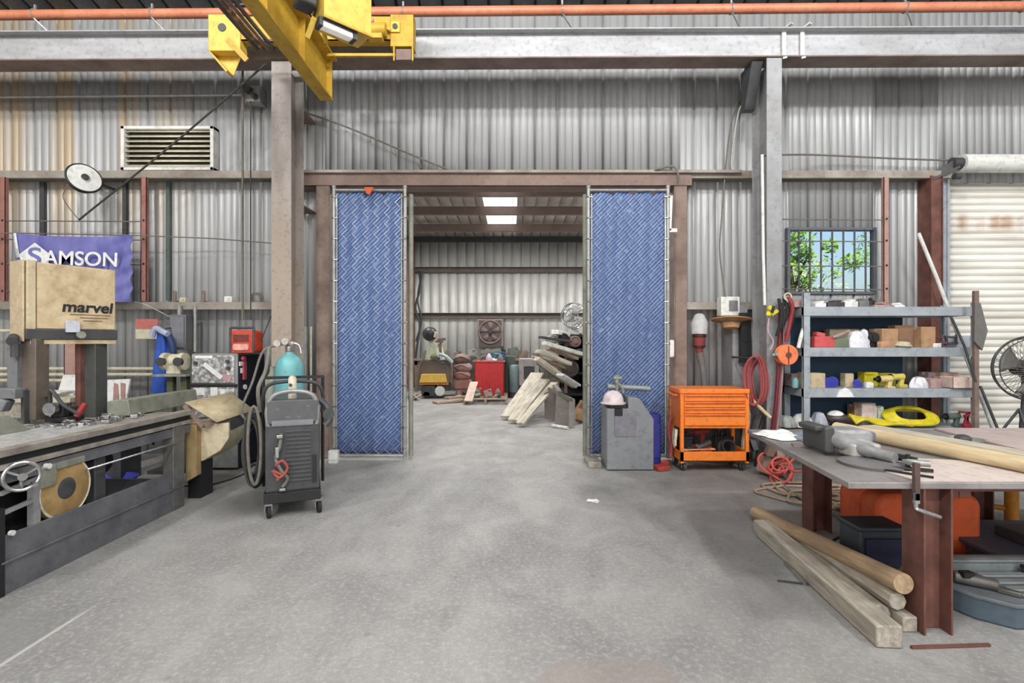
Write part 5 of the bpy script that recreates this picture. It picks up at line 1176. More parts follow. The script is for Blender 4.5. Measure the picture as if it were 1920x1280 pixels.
carton(px_of(1808, 6.0), 6.05, s2, .17, .2, .14, 'white pale box at the right end of the second shelf', mat('pale_blue_white', (206, 210, 218), (180, 186, 196)))
# third shelf
carton(px_of(1525), 6.05, s3, .22, .2, .17, 'tan wooden box at the left of the third shelf', mat('pale_tan', (196, 178, 146), (160, 142, 112), .8), rz=.04)
carton(px_of(1488, 6.2), 6.2, s3, .14, .16, .15, 'brown box behind the left post on the third shelf', pinkbrown)
MB().cyl((px_of(1491, 6.0), 6.0, s3), (px_of(1491, 6.0), 6.0, s3 + .1), .035, seg=16).cyl((px_of(1491, 6.0), 6.0, s3 + .1), (px_of(1491, 6.0), 6.0, s3 + .12), .02, seg=12).build('jar', mat('pale_teal', (120, 170, 176)), label='pale teal jar left of the shelf post on the third shelf', cat='jar')
def spool(cx, y, z, r, w, lab, mm):
    MB().lathe([(r, -w / 2), (r, -w / 2 + .01), (r * .6, -w / 2 + .015), (r * .6, w / 2 - .015), (r, w / 2 - .01), (r, w / 2)], (cx, y, z + r), (.5, .8, .15), 22).build('spool', mm, label=lab, cat='spool')
spool(px_of(1551), 6.0, s3, .055, .09, 'blue spool nearest the tan box on the third shelf', blueplastic)
spool(px_of(1566), 6.05, s3, .06, .08, 'blue spool second from the tan box on the third shelf', blueplastic)
spool(px_of(1608), 6.0, s3, .045, .1, 'small blue spool in the middle of the third shelf', blueplastic)
carton(px_of(1590, 6.1), 6.12, s3, .10, .1, .16, 'small upright tan carton between the blue spools', mat('pale_tan', (196, 178, 146)))
MB().rbox(px_of(1618), px_of(1632), 5.94, 6.0, s3, s3 + .06, .01).box((px_of(1625), 5.97, s3 + .065), (.06, .05, .01)).build('white_tub', white, label='small white tub right of the small blue spool', cat='tub', bev=.004)
MB().rbox(px_of(1614, 6.25), px_of(1640, 6.25), 6.18, 6.32, s3, s3 + .17, .02, 'y').box((px_of(1627, 6.2), 6.17, s3 + .15), (.1, .02, .02)).build('yellow_case', yellowp, label='bright yellow case at the back of the third shelf', cat='case', bev=.008)
MB().rbox(px_of(1641, 6.25), px_of(1672, 6.25), 6.18, 6.32, s3, s3 + .16, .02, 'y').box((px_of(1656, 6.2), 6.17, s3 + .13), (.12, .02, .02)).build('olive_yellow_case', mat('olive_yellow', (164, 156, 44), (130, 124, 34)), label='olive yellow case right of the bright yellow case', cat='case', bev=.008)
def drillm(cx, y, z, lab, mm, name='power_tool'):
    t = thing(name, lab, 'power tool', (cx, y, z))
    MB().cyl((cx - .10, y, z + .12), (cx + .05, y, z + .13), .038, seg=16).box((cx + .02, y, z + .06), (.045, .045, .13), (0, .2, 0)).box((cx + .03, y, z + .02), (.09, .07, .04)).build('tool_body', mm, t, bev=.006)
    MB().cyl((cx - .15, y, z + .12), (cx - .10, y, z + .12), .02, seg=12).cyl((cx - .105, y, z + .12), (cx - .095, y, z + .12), .04, seg=14).build('chuck', black, t)
drillm(px_of(1686), 6.0, s3, 'yellow and black power drill on the third shelf right of centre', mat('dull_yellow', (206, 190, 92), (160, 146, 60)))
drillm(px_of(1660), 5.97, s3 - .02, 'pale yellow power tool lying in front on the third shelf', mat('sand_yellow', (216, 194, 130), (176, 156, 96)))
bag(px_of(1722), 6.0, s3, .10, .08, .13, 5).build('bag_body', mat('white_plastic', (222, 222, 228)), label='white plastic bag on the right half of the third shelf', cat='bag')
for i, (px, y, w, h, lab, mm) in enumerate(((1745, 6.0, .12, .11, 'pinkish brown box leftmost of the three at the right of the third shelf', pinkbrown), (1764, 6.08, .13, .12, 'middle pinkish brown box at the right of the third shelf', mat('pinkbrown2', (160, 130, 126), (130, 100, 98))), (1745, 6.22, .2, .17, 'long mauve box at the back behind the pinkish boxes', mat('mauve', (150, 124, 132))))):
    carton(px_of(px, y), y, s3, w, .15, h, lab, mm, rz=.05 * i)
t = thing('parts_tray', 'pale pink open tray overhanging the right end of the third shelf', 'tray', (px_of(1800, 5.93), 5.95, s3))
a, b_ = px_of(1777, 5.93), px_of(1821, 5.93)
MB().bx(a, b_, 5.86, 6.05, s3, s3 + .01).bx(a, b_, 5.86, 5.868, s3, s3 + .13).bx(a, b_, 6.04, 6.05, s3, s3 + .13).bx(a, a + .008, 5.86, 6.05, s3, s3 + .13).bx(b_ - .008, b_, 5.86, 6.05, s3, s3 + .13).build('tray_body', mat('pale_pink_card', (222, 198, 188), (196, 170, 160), .8), t, bev=.002)
MB().bx(a + .04, b_ - .02, 6.08, 6.2, s3, s3 + .17).build('tray_back_box', pinkbrown, t)
MB().prism([(px_of(1568, 5.89), s3 - .10), (px_of(1602, 5.89), s3 - .10), (px_of(1592, 5.89), s3 - .01), (px_of(1584, 5.89), s3 + .01), (px_of(1574, 5.89), s3 - .02)], 'y', 5.885, 5.892).build('price_paper', paper, label='white paper hanging over the front lip of the third shelf', cat='paper')
# fourth shelf
for i, (px, w, h, lab, mm) in enumerate(((1478, .16, .13, 'grey plastic wrap heap left of the post on the bottom shelf', mat('wrap_grey', (150, 154, 150), (112, 116, 112))), (1508, .18, .15, 'white crumpled wrap on the left of the bottom shelf', white), (1540, .14, .17, 'pale grey bin of parts on the bottom shelf', mat('pale_bin', (176, 178, 190))))):
    bag(px_of(px), 6.05, s4, w * .6, .12, h, 20 + i).build('wrap_heap', mm, label=lab, cat='plastic wrap')
t = thing('welding_helmet', 'dark helmet with white top on the bottom shelf left of the yellow hose', 'helmet', (px_of(1570), 6.0, s4))
MB().sph((px_of(1571), 6.02, s4 + .10), (.12, .11, .07), 20, 12).build('helmet_shell', mat('helmet_dark', (78, 66, 66), (52, 44, 46), .4), t)
MB().sph((px_of(1569), 6.02, s4 + .13), (.09, .09, .06), 20, 12).build('helmet_top', white, t)
MB().box((px_of(1571), 5.93, s4 + .06), (.16, .06, .05)).build('visor', black, t)
t = thing('yellow_hose', 'bright yellow hose coiled flat along the bottom shelf', 'hose coil', (px_of(1680), 6.02, s4))
for k in range(6):
    q = random.Random(k + 40)
    MB().tube([(px_of(1712) + (.30 - .022 * k) * math.cos(a), 6.04 + (.14 - .008 * k) * math.sin(a), s4 + .035 + .006 * k + .075 * (1 + math.sin(a)) + .008 * math.sin(3 * a)) for a in [2 * math.pi * i / 36 for i in range(36)]], .022, 8, closed=True).build('hose_loop', yellowp, t)
for k in range(5):
    MB().tube(spline([(px_of(1598), 5.95 + .03 * k, s4 + .05 + .02 * k), (px_of(1615), 5.93 + .03 * k, s4 + .10), (px_of(1640), 5.92 + .03 * k, s4 + .04 + .01 * k), (px_of(1675), 5.92 + .02 * k, s4 + .05), (px_of(1700), 5.91 + .02 * k, s4 + .03)], 7), .02, 8).build('hose_run', yellowp, t)
carton(px_of(1634), 6.12, s4 + .0, .17, .14, .27, 'pinkish white carton behind the yellow hose', mat('pink_white', (206, 188, 188), (176, 156, 158)), rz=.06)
carton(px_of(1606, 6.2), 6.2, s4, .14, .14, .24, 'brown carton at the back behind the white helmet', cardboard)
for i, px in enumerate((1652, 1664)):
    MB().rbox(px_of(px) - .034, px_of(px) + .03, 6.1, 6.2, s4, s4 + .23, .012).box((px_of(px), 6.09, s4 + .2), (.04, .01, .04)).build('white_tub', mat('mint_white', (206, 212, 204), (176, 184, 176)) if i else white, label=('white upright tub left of the mint one behind the yellow hose', 'mint white upright tub behind the yellow hose')[i], cat='tub', bev=.005)
drillm(px_of(1790), 6.0, s4, 'dark green hand machine at the right of the bottom shelf', mat('machine_green', (88, 104, 98), (60, 72, 68)))
t = thing('bar_clamp', 'dark red clamp frame at the right end of the bottom shelf', 'clamp', (px_of(1815), 5.96, s4))
cx = px_of(1813, 5.96); MB().bar((cx - .09, 5.96, s4 + .18), (cx + .12, 5.96, s4 + .17), .03, .025).bar((cx - .03, 5.96, s4 + .02), (cx + .02, 5.96, s4 + .18), .03, .03).bar((cx + .02, 5.96, s4 + .03), (cx - .02, 5.96, s4 + .15), .03, .03).box((cx, 5.96, s4 + .02), (.12, .08, .04)).build('clamp_frame', mat('wine_red', (150, 44, 56), (116, 34, 44)), t, bev=.004)

# ================================================================ stands and pedestal fan by the roller door
t = thing('tripod_stand', 'tall dark folded tripod stand at the right end of the shelf', 'stand', (5.26, 5.8, 0))
a = P(1830, 545, 5.75); X_ = a.x
MB().bx(X_ - .03, X_ + .02, 5.73, 5.77, .35, a.z).build('mast', dustbrown, t, bev=.004)
MB().prism([(X_ - .05, 1.93), (X_ + .01, 1.93), (X_ + .09, 1.62), (X_ + .03, 1.40), (X_ - .06, 1.5)], 'y', 5.70, 5.73).build('folded_canvas', mat('canvas_grey', (110, 108, 104), (82, 80, 76), .8), t, bev=.006)
MB().tube([(X_ + .02, 5.72, 1.0), (X_ + .24, 5.70, .42), (X_ + .38, 5.7, .02)], .014, 8).tube([(X_ - .28, 5.75, 1.78), (X_ - .14, 5.74, 1.45), (X_ - .02, 5.73, 1.05)], .013, 8).tube([(X_ - .01, 5.8, .4), (X_ - .15, 6.0, .02)], .013, 8).build('legs', dark, t)
MB().tube([(X_ - .005, 5.75, .02), (X_ - .005, 5.75, .5)], .016, 8).build('foot_tube', dark, t)
t = thing('pedestal_fan', 'round pedestal fan with wire cage at the right edge by the roller door', 'fan', (5.6, 5.6, 0))
fc = P(1932, 690, 5.6); fx = V((-.25, -1, 0)).normalized(); R_ = .345
for (d, rr, r_) in ((0, R_, .012), (.07, R_ * .93, .006), (-.07, R_ * .93, .006), (.09, R_ * .5, .005), (.1, R_ * .25, .005)):
    MB().ring(fc + fx * d, fx, rr, r_, 48, 6).build('cage_ring', dark, t)
m = MB(); qf = V((0, 0, 1)).rotation_difference(fx)
for k in range(40):
    a = 2 * math.pi * k / 40
    for s_ in (1, -1):
        m.tube([fc + qf @ V((R_ * r * math.cos(a + .25 * (1 - r)), R_ * r * math.sin(a + .25 * (1 - r)), s_ * .10 * math.sqrt(max(0, 1 - r ** 3)))) for r in (.15, .4, .7, .9, 1)], .0028, 4, cap=False)
m.build('cage_wires', cable, t)
m = MB()
for k in range(3):
    a0 = k * 2.094 + .4
    def bl(u, v):
        a = a0 + (u - .5) * 1.15 * (.5 + v * .5); r = R_ * (.18 + .68 * v)
        return fc + qf @ V((r * math.cos(a), r * math.sin(a), .05 * (u - .5)))
    m.grid(bl, 8, 6)
m.build('fan_blades', mat('fan_blade', (112, 110, 106), (88, 86, 82), .4, .4), t, solid=.004)
MB().cyl(fc - fx * .2, fc + fx * .02, .09, seg=20).cyl(fc + fx * .02, fc + fx * .11, .045, seg=16).build('motor', dark, t)
MB().tube([fc - fx * .1, fc - fx * .1 - V((0, 0, .35)), (fc.x - .02, fc.y + .1, .3)], .022, 10).build('fan_pole', dark, t)
m = MB()
for a in (2.6, 4.4, .6): m.tube([(fc.x - .02, fc.y + .1, .75), (fc.x - .02 + .42 * math.cos(a), fc.y + .1 + .42 * math.sin(a), .015)], .014, 8)
m.build('fan_legs', dark, t)

# ================================================================ the big steel table
tb = thing('steel_table', 'large steel plate welding table on rusty H beam legs', 'table', (2.6, 3.4, 0))
MB().prism([(1.715, 2.61), (3.95, 2.59), (4.3, 4.19), (1.925, 4.19)], 'z', .748, .782).build('table_top', mat('table_plate', (152, 146, 144), (114, 108, 106), .45, .15, 3, .9, .1), tb, bev=.004)
def hleg(name, x0, y0, w=.15, d=.15, z1=.748, z0=0.0):
    m = MB().bx(x0, x0 + .011, y0, y0 + d, z0, z1).bx(x0 + w - .011, x0 + w, y0, y0 + d, z0, z1).bx(x0 + .011, x0 + w - .011, y0 + d / 2 - .004, y0 + d / 2 + .004, z0, z1)
    return m.build('leg', rust, tb, bev=.002)
hleg('leg', 2.10, 2.61); hleg('leg', 2.35, 4.00); hleg('leg', 3.5, 2.72); hleg('leg', 3.6, 3.98)
MB().bx(2.25, 3.6, 2.68, 2.74, .715, .748).bx(2.23, 3.6, 4.05, 4.11, .66, .748).bx(2.36, 2.42, 2.7, 4.1, .68, .748).build('under_frame', rust, tb)
MB().bar((2.22, 2.72, .62), (2.40, 2.72, .74), .03, .05).build('knee_brace', rust, tb)
MB().bar((2.02, 3.95, .11), (2.47, 3.1, .01), .012, .012).build('chain_link', dark, tb)
# second brown plate on top, far right
MB().prism([(3.30, 3.22), (4.6, 3.22), (4.6, 4.15), (3.42, 4.15)], 'z', .783, .80).build('brown_plate', mat('brown_plate', (188, 170, 166), (164, 146, 142), .6, .0, 4), label='brown steel plate lying on the far right of the table', cat='steel plate', bev=.003)
# pale sheet in front
MB().prism([(2.075, 2.62), (3.15, 2.62), (3.15, 2.95), (2.2, 3.20), (2.04, 2.95)], 'z', .7825, .788).build('pale_sheet', mat('pale_sheet', (208, 194, 186), (186, 170, 160), .7), label='pale pinkish sheet lying along the front of the table', cat='sheet')
TZ = .788
def log(name, p, q, r, mm, lab, cat, n=8, seed=0):
    rn = random.Random(seed); p, q = V(p), V(q); pts = [p.lerp(q, i / n) for i in range(n + 1)]
    return MB().tube(pts, [r * rn.uniform(.96, 1.04) for _ in pts], 20).build(name, mm, label=lab, cat=cat)
def along(o, p, q):        # give the object an own frame whose Y runs along the piece so that the grain follows it
    return o
def piece(name, lab, cat, p, q, mm, fn, bev=0, group=None):
    # builds a long piece in its own frame, +Y from p to q, then turns it into place
    p, q = V(p), V(q); L = (q - p).length
    m = MB(); fn(m, L); me_o = m.build(name, mm, label=lab, cat=cat, bev=bev, group=group, kind=None)
    off = me_o.location.copy(); rot = V((0, 1, 0)).rotation_difference((q - p).normalized())
    if abs((q - p).normalized().z) < .95:
        d = (q - p).normalized(); yaw = math.atan2(-d.x, d.y); pit = math.asin(d.z)
        M = Matrix.Rotation(yaw, 3, 'Z') @ Matrix.Rotation(pit, 3, 'X'); me_o.rotation_euler = M.to_euler(); me_o.location = p + M @ off
    else: me_o.rotation_euler = rot.to_euler(); me_o.location = p + rot @ off
    return me_o
def f_log(r, sd=0):
    def fn(m, L):
        rn = random.Random(sd); n = 8
        m.tube([(0, L * i / n, 0) for i in range(n + 1)], [r * rn.uniform(.96, 1.03) for _ in range(n + 1)], 22)
        return m
    return fn
def f_sq(w, h, ch=.006): return lambda m, L: m.bx(-w / 2, w / 2, 0, L, -h / 2, h / 2)
def f_oct(r): return lambda m, L: m.tube([(0, 0, 0), (0, L, 0)], r, 8)
piece('timber_log', 'long tan round log lying slantwise across the steel table', 'log', (2.86, 2.44, TZ + .045), (2.50, 3.95, TZ + .045), M_TANB, f_log(.045, 2))
piece('plank', 'pale grey plank lying behind the tan log on the table', 'plank', (3.16, 2.9, TZ + .02), (2.85, 4.12, TZ + .02), M_PALE, f_sq(.16, .04), .004)
piece('plank', 'second pale board on the table between log and far plank', 'plank', (3.02, 2.62, TZ + .012), (2.72, 3.95, TZ + .012), mat('board2', (190, 184, 168), (156, 148, 132), .7, 0, 3, .8, stretch=(8, 1, 8)), f_sq(.13, .024), .003)
# vise-like tool
t = thing('bench_vise', 'grey bench vise lying on the steel table', 'vise', (2.05, 3.15, TZ))
vg = mat('vise_grey', (158, 158, 158), (116, 116, 118), .45, .1, 8, .7)
vc = P(1575, 838, 3.3)
MB().lathe([(.0001, 0), (.17, 0), (.175, .015), (.10, .03), (.0001, .03)], (2.10, 2.98, .783), seg=32).build('swivel_base', mat('base_dark', (124, 122, 122), (92, 90, 90), .5, .1), t)
MB().rbox(-.0, .30, 0, .16, 0, .10, .03).v
m = MB().rbox(1.98, 2.28, 3.22, 3.42, .83, .94, .04, 'y'); m.build('vise_body', vg, t, bev=.02)
MB().rbox(1.96, 2.02, 3.20, 3.46, .80, .965, .02, 'y').bx(1.92, 1.97, 3.24, 3.44, .93, .965).build('back_jaw', mat('vise_dark', (84, 84, 84), (60, 60, 60), .5, .3), t, bev=.01)
piece_pts = spline([(2.02, 3.30, .90), (2.06, 3.16, .875), (2.12, 3.02, .85), (2.17, 2.90, .84)], 6)
MB().tube(piece_pts, [.05] * 7 + [.04] * 6 + [.03] * 6, 14).build('slide_bar', vg, t)
MB().rbox(2.04, 2.22, 3.06, 3.24, .80, .885, .03).build('front_jaw', mat('vise_light', (184, 182, 176), (146, 144, 138), .45, .1, 8), t, bev=.015)
MB().tube(spline([(2.14, 3.06, .84), (2.2, 2.95, .84), (2.25, 2.85, .835)], 6), .02, 10).cyl((2.21, 2.86, .80), (2.21, 2.86, .87), .012, seg=10).build('screw', black, t)
MB().cyl((2.18, 2.83, .835), (2.27, 2.78, .835), .018, seg=12).build('screw_handle', galv, t)
MB().rbox(2.30, 2.42, 3.4, 3.46, .84, .90, .02, 'y').build('blue_tin', mat('violet_grey', (120, 118, 144), (92, 90, 116)), label='small violet grey tin behind the vise', cat='tin', bev=.006)
# cloths and papers on the left of the table
def cloth(cx, cy, w, d, h, sd, rz_=0):
    q = random.Random(sd); a, b_, c_ = q.uniform(0, 6), q.uniform(0, 6), q.uniform(0, 6)
    def fn(u, v):
        x, y = (u - .5) * w, (v - .5) * d; e = (1 - abs(2 * u - 1) ** 3) * (1 - abs(2 * v - 1) ** 3)
        z = h * e * (.65 + .35 * math.sin(9 * u + a) * math.sin(8 * v + b_)) + .004
        r = 1 + .06 * math.sin(7 * math.atan2(y, x) + c_)
        x, y = x * r, y * r
        return (cx + x * math.cos(rz_) - y * math.sin(rz_), cy + x * math.sin(rz_) + y * math.cos(rz_), TZ - .004 + z)
    return MB().grid(fn, 26, 20)
cloth(2.02, 3.86, .26, .34, .05, 3, .2).build('white_rag', paper, label='crumpled white rag on the left corner of the steel table', cat='rag')
MB().box((2.20, 3.70, TZ + .006), (.26, .40, .018), (0, 0, .25)).box((2.22, 3.78, TZ + .02), (.16, .22, .012), (0, 0, .5)).build('flat_case', mat('blue_grey_sheet', (136, 148, 158), (104, 114, 122)), label='flat blue grey folder on the table beside the white rag', cat='folder', bev=.002)
MB().box((2.04, 3.5, TZ), (.22, .10, .01), (0, 0, -.3)).build('thin_strip', mat('mauve_strip', (150, 138, 140)), label='thin mauve strip on the table edge in front of the rag', cat='strip')
cloth(2.36, 3.80, .14, .18, .04, 6).build('yellowed_rag', mat('yellow_rag', (206, 198, 164), (176, 168, 130), .9), label='yellowish rag by the vise at the back of the table', cat='rag')
def plier(cx, cy, ang, lab, mm, L=.16):
    d = V((math.cos(ang), math.sin(ang), 0)); n_ = V((-d.y, d.x, 0)); c = V((cx, cy, TZ + .012))
    MB().tube(spline([c, c + d * L * .5 + n_ * .025, c + d * L + n_ * .02], 5), .008, 7).tube(spline([c, c + d * L * .5 - n_ * .025, c + d * L - n_ * .02], 5), .008, 7).bar(c - d * .05, c + d * .01, .022, .014).build('pliers', mm, label=lab, cat='pliers')
plier(2.24, 2.80, 2.6, 'dark pliers on the table in front of the vise', black)
plier(2.78, 4.0, -.3, 'dark pliers lying on the pale plank at the back', dark, .12)
plier(3.24, 3.2, -.2, 'dark snips at the far end of the table on the plank', dark, .14)
plier(3.2, 2.9, .2, 'dark cutter lying on the table near the right frame edge', black, .16)
MB().bar((2.02, 2.86, TZ + .006), (2.19, 2.66, TZ + .006), .016, .01).build('steel_ruler', black, label='thin black bar lying slantwise near the front table edge', cat='bar')
t = thing('ashtray', 'shallow grey dish with dark lump on the far side of the table', 'dish', (3.28, 3.75, TZ))
MB().lathe([(.0001, 0), (.10, 0), (.13, .03), (.12, .03), (.09, .008), (.0001, .006)], (3.17, 3.6, TZ), seg=24).build('dish_body', galv, t)
MB().sph((3.17, 3.6, TZ + .03), (.05, .05, .03)).build('dish_lump', dark, t)
# clamp hanging on the front edge
t = thing('bar_clamp', 'brown bar clamp gripping the front edge of the table', 'clamp', (2.02, 2.58, .6))
cxp = P(1717, 900, 2.58).x
MB().bx(cxp - .013, cxp + .013, 2.565, 2.59, .70, .89).build('clamp_bar', mat('clamp_brown', (104, 84, 80), (78, 62, 60), .5, .3), t, bev=.003)
MB().bx(cxp - .013, cxp + .012, 2.565, 2.585, .685, .74).build('clamp_jaw', galv, t, bev=.003)
MB().bx(cxp - .01, cxp + .01, 2.585, 2.66, .87, .89).build('clamp_jaw', galv, t, bev=.003)
MB().tube(spline([(cxp - .005, 2.575, .74), (cxp - .002, 2.575, .67), (cxp + .01, 2.57, .655), (cxp + .10, 2.55, .625)], 6), .010, 8).build('clamp_handle', chrome, t)

# ================================================================ timber on the floor
piece('timber_post', 'round brown wooden post lying on top of the timber pile beside the table leg', 'timber', (2.035, 2.66, .242), (2.05, 4.30, .06), M_POST, f_log(.052, 5))
piece('timber_post', 'grey square timber nearest the camera at the bottom of the pile', 'timber', (1.845, 2.50, .056), (1.95, 4.0, .056), M_TIMB, f_sq(.125, .11), .008)
piece('timber_post', 'weathered eight sided timber lying between the square timbers', 'timber', (1.962, 2.72, .053), (2.07, 4.15, .053), M_TIMB, f_oct(.05), .004)
piece('timber_post', 'short grey square timber end lowest beside the rusty table leg', 'timber', (2.055, 2.64, .04), (2.057, 2.85, .04), M_TIMB, f_sq(.075, .078), .006)
piece('timber_post', 'weathered timber with split end right under the round post', 'timber', (2.02, 2.68, .138), (2.06, 3.9, .10), M_TIMB, f_oct(.046), .004)
MB().bar((1.84, 3.45, .012), (1.80, 3.15, .012), .018, .018).build('steel_rod', chrome, label='short shiny rod on the floor left of the timber pile', cat='rod')
MB().bar((1.66, 3.20, .006), (1.86, 3.14, .006), .01, .01).build('steel_wire', dark, label='thin dark wire on the floor beside the shiny rod', cat='wire')
MB().bar((1.95, 2.50, .008), (2.35, 2.52, .008), .015, .012).build('floor_rod', rust, label='thin rusty rod on the floor before the front table leg', cat='rod')
p = G(1112, 940); MB().box((p.x, p.y, .006), (.11, .06, .006), (0, .05, -.4)).box((p.x + .01, p.y, .012), (.07, .05, .004), (0, 0, .2)).build('paper_scrap', paper, label='white paper scrap alone on the concrete floor', cat='paper')

# ================================================================ under the table
t = thing('orange_tank', 'large rounded orange steel tank under the table behind the front leg', 'tank', (2.6, 3.3, .1))
MB().rbox(2.46, 3.16, 3.44, 3.86, .02, .47, .09, 'y', 6).build('tank_body', rustorange, t, bev=.03)
MB().rbox(2.452, 3.168, 3.62, 3.65, .012, .478, .09, 'y', 6).build('tank_seam', rustorange, t)
MB().bx(2.56, 2.62, 3.5, 3.8, 0, .04).bx(3.0, 3.06, 3.5, 3.8, 0, .04).build('tank_foot', dark, t)
MB().tube(spline([(2.80, 3.5, .46), (2.92, 3.5, .50), (3.04, 3.5, .46)], 6), .012, 8).build('tank_handle', brownsteel, t)
t = thing('battery_box', 'black plastic box with navy front on the floor beneath the table', 'box', (2.5, 3.45, 0))
MB().bx(2.12, 2.40, 3.12, 3.32, .12, .36).bx(2.11, 2.41, 3.11, 3.33, .34, .37).build('box_body', mat('box_black', (44, 50, 58), (30, 34, 42), .5), t, bev=.01)
MB().bx(2.15, 2.37, 3.105, 3.12, .15, .30).build('box_front', mat('box_navy', (24, 28, 62)), t)
MB().bx(2.14, 2.38, 3.14, 3.3, 0, .12).build('box_base', dark, t)
MB().bar((2.14, 2.98, .02), (2.34, 2.96, .24), .03, .04).build('angle_offcut', dustbrown, label='brown angle iron offcut leaning against the black box', cat='angle iron')
MB().tube(spline([(2.24, 3.33, .24), (2.2, 3.45, .18), (2.2, 3.6, .05), (2.35, 3.8, .012)], 8), .01, 7).build('box_lead', rubber, label='black lead running from the black box toward the far leg', cat='lead')
# mustard stand
t = thing('saw_horse', 'mustard yellow tubular steel stand behind the table', 'stand', (3.8, 4.4, 0))
for (x, y) in ((4.00, 4.10), (3.62, 4.35), (4.6, 4.2), (4.2, 4.55)): MB().tube([(x, y, .02), (x, y, .72)], .045, 16).build('leg', mustard, t)
MB().tube([(3.62, 4.35, .34), (4.00, 4.10, .36)], .022, 10).tube([(3.62, 4.35, .16), (4.00, 4.10, .16)], .022, 10).tube([(4.0, 4.1, .70), (4.6, 4.2, .70)], .022, 10).tube([(3.62, 4.35, .70), (4.0, 4.1, .70)], .022, 10).tube([(3.62, 4.35, .70), (4.2, 4.55, .70)], .022, 10).tube([(4.2, 4.55, .7), (4.6, 4.2, .7)], .022, 10).build('rungs', mustard, t)
MB().bar((3.56, 4.3, .72), (3.72, 4.3, .50), .02, .06).build('gusset', mustard, t)
# grey blue sheet and slate plastic case
MB().prism([(2.98, 3.05), (3.9, 3.02), (3.9, 3.75), (3.02, 3.80)], 'z', .16, .19).bx(3.05, 3.8, 3.1, 3.7, 0, .16).build('rubber_mat_stack', mat('slate_mat', (88, 90, 106), (70, 72, 86), .6), label='slate grey flat crate lid behind the open plastic case', cat='crate', bev=.006)
t = thing('plastic_case', 'open slate blue plastic machine case on the floor at the right edge', 'case', (2.8, 2.9, 0))
fp = [(2.44, 2.92), (2.50, 2.76), (2.62, 2.66), (3.4, 2.66), (3.4, 3.02), (2.44, 3.02)]
MB().prism(fp, 'z', 0.0, .125).build('case_base', tealcase, t, bev=.012)
MB().prism([(x * 1.0, y) for (x, y) in [(2.43, 2.93), (2.495, 2.755), (2.615, 2.65), (3.41, 2.65), (3.41, 3.03), (2.43, 3.03)]], 'z', .115, .135).build('case_rim', mat('case_rim', (112, 118, 122), (84, 90, 96), .5), t, bev=.004)
for k in range(4): MB().bx(2.72, 3.38, 2.70 + .085 * k, 2.75 + .085 * k, .135, .150).build('case_rib', mat('case_rib', (138, 142, 142), (104, 108, 108), .5), t, bev=.005)
MB().bx(2.93, 3.2, 2.64, 2.66, .05, .09).build('case_latch', black, t)
MB().bx(2.44, 3.4, 3.04, 3.10, 0, .20).bx(2.46, 3.4, 3.03, 3.12, .19, .205).build('case_lid', mat('case_lid', (124, 130, 130), (92, 98, 100), .5), t, bev=.006)
t = thing('drill_tool', 'black and silver power tool lying in the open slate case', 'power tool', (2.6, 2.85, .13))
MB().cyl((2.50, 2.90, .175), (2.66, 2.80, .165), .032, seg=14).box((2.56, 2.90, .16), (.08, .05, .04), (0, 0, .4)).box((2.68, 2.76, .15), (.10, .035, .03), (0, 0, -.8)).build('tool_body', mat('tool_grey', (104, 100, 96), (66, 64, 62), .45, .3), t, bev=.008)
MB().cyl((2.47, 2.93, .175), (2.50, 2.90, .175), .024, seg=12).box((2.54, 2.86, .20), (.06, .04, .03)).build('tool_chuck', black, t)
MB().box((3.02, 2.98, .165), (.05, .07, .03), (0, 0, .5)).box((3.0, 3.0, .18), (.02, .03, .02)).build('case_catch', black, t)
lump(MB(), (3.05, 3.15, .2), (.18, .05, .06), 1, 2)
MB().rbox(3.28, 3.9, 3.2, 3.5, .19, .26, .03).cyl((3.3, 3.25, .28), (3.7, 3.25, .27), .03, seg=12).build('flat_tool_case', dark, label='dark flat tool lying on the slate crate at the right frame edge', cat='tool', bev=.01)
# cords on the floor below and behind the table
t = thing('extension_cord', 'tangled red orange cord on the floor behind the left table corner', 'cord', (2.9, 5.6, 0))
q = random.Random(12)
for k in range(7):
    c = V((2.92 + q.uniform(-.10, .14), 5.45 + q.uniform(-.15, .15), .05 + .03 * k)); ax_ = V((q.uniform(-.6, .6), q.uniform(-1, 0), q.uniform(.2, 1))).normalized()
    MB().ring(c, ax_, q.uniform(.07, .15), .012, 22, 6).build('cord_loop', mat('cord_red', (206, 92, 84), (170, 66, 60), .6), t)
tanhose = mat('tan_hose', (168, 146, 124), (132, 110, 92), .8, 0, 20)
t = thing('air_hose', 'tan air hose lying in loops on the floor under the table', 'hose', (3.0, 5.0, 0))
q = random.Random(5)
for k in range(9):
    c = V((2.75 + .12 * k + q.uniform(-.1, .1), 4.75 + q.uniform(-.3, .45), .014 + .004 * k))
    MB().tube([(c.x + (.35 + .03 * k) * math.cos(a) * (1 + .12 * math.sin(3 * a + k)), c.y + .26 * math.sin(a) * (1 + .15 * math.sin(2 * a + k)), c.z) for a in [2 * math.pi * i / 34 for i in range(34)]], .013, 6, closed=True).build('hose_loop', tanhose, t)
for i, (pts, lab, mm) in enumerate((([G(1450, 900), G(1500, 935), G(1560, 955), G(1640, 965), G(1700, 962)], 'long tan hose running right across the floor behind the timber', tanhose), ([G(1440, 880), G(1490, 930), G(1580, 975), G(1650, 990)], 'brown cable crossing the floor behind the far table leg', cable), ([G(1560, 890), G(1600, 925), G(1680, 935), G(1800, 930)], 'pale hose on the floor beyond the far table leg', cream))):
    MB().tube([p + V((0, 0, .013 + .006 * i)) for p in spline(pts, 8)], .012, 7).build('floor_hose', mm, label=lab, cat='hose')
lump(MB(), (3.0, 5.75, .1), (.2, .15, .3), 10, 7).build('scrap_pile', dustbrown, label='brown scrap pile against the grey column behind the table corner', cat='scrap', kind='stuff')
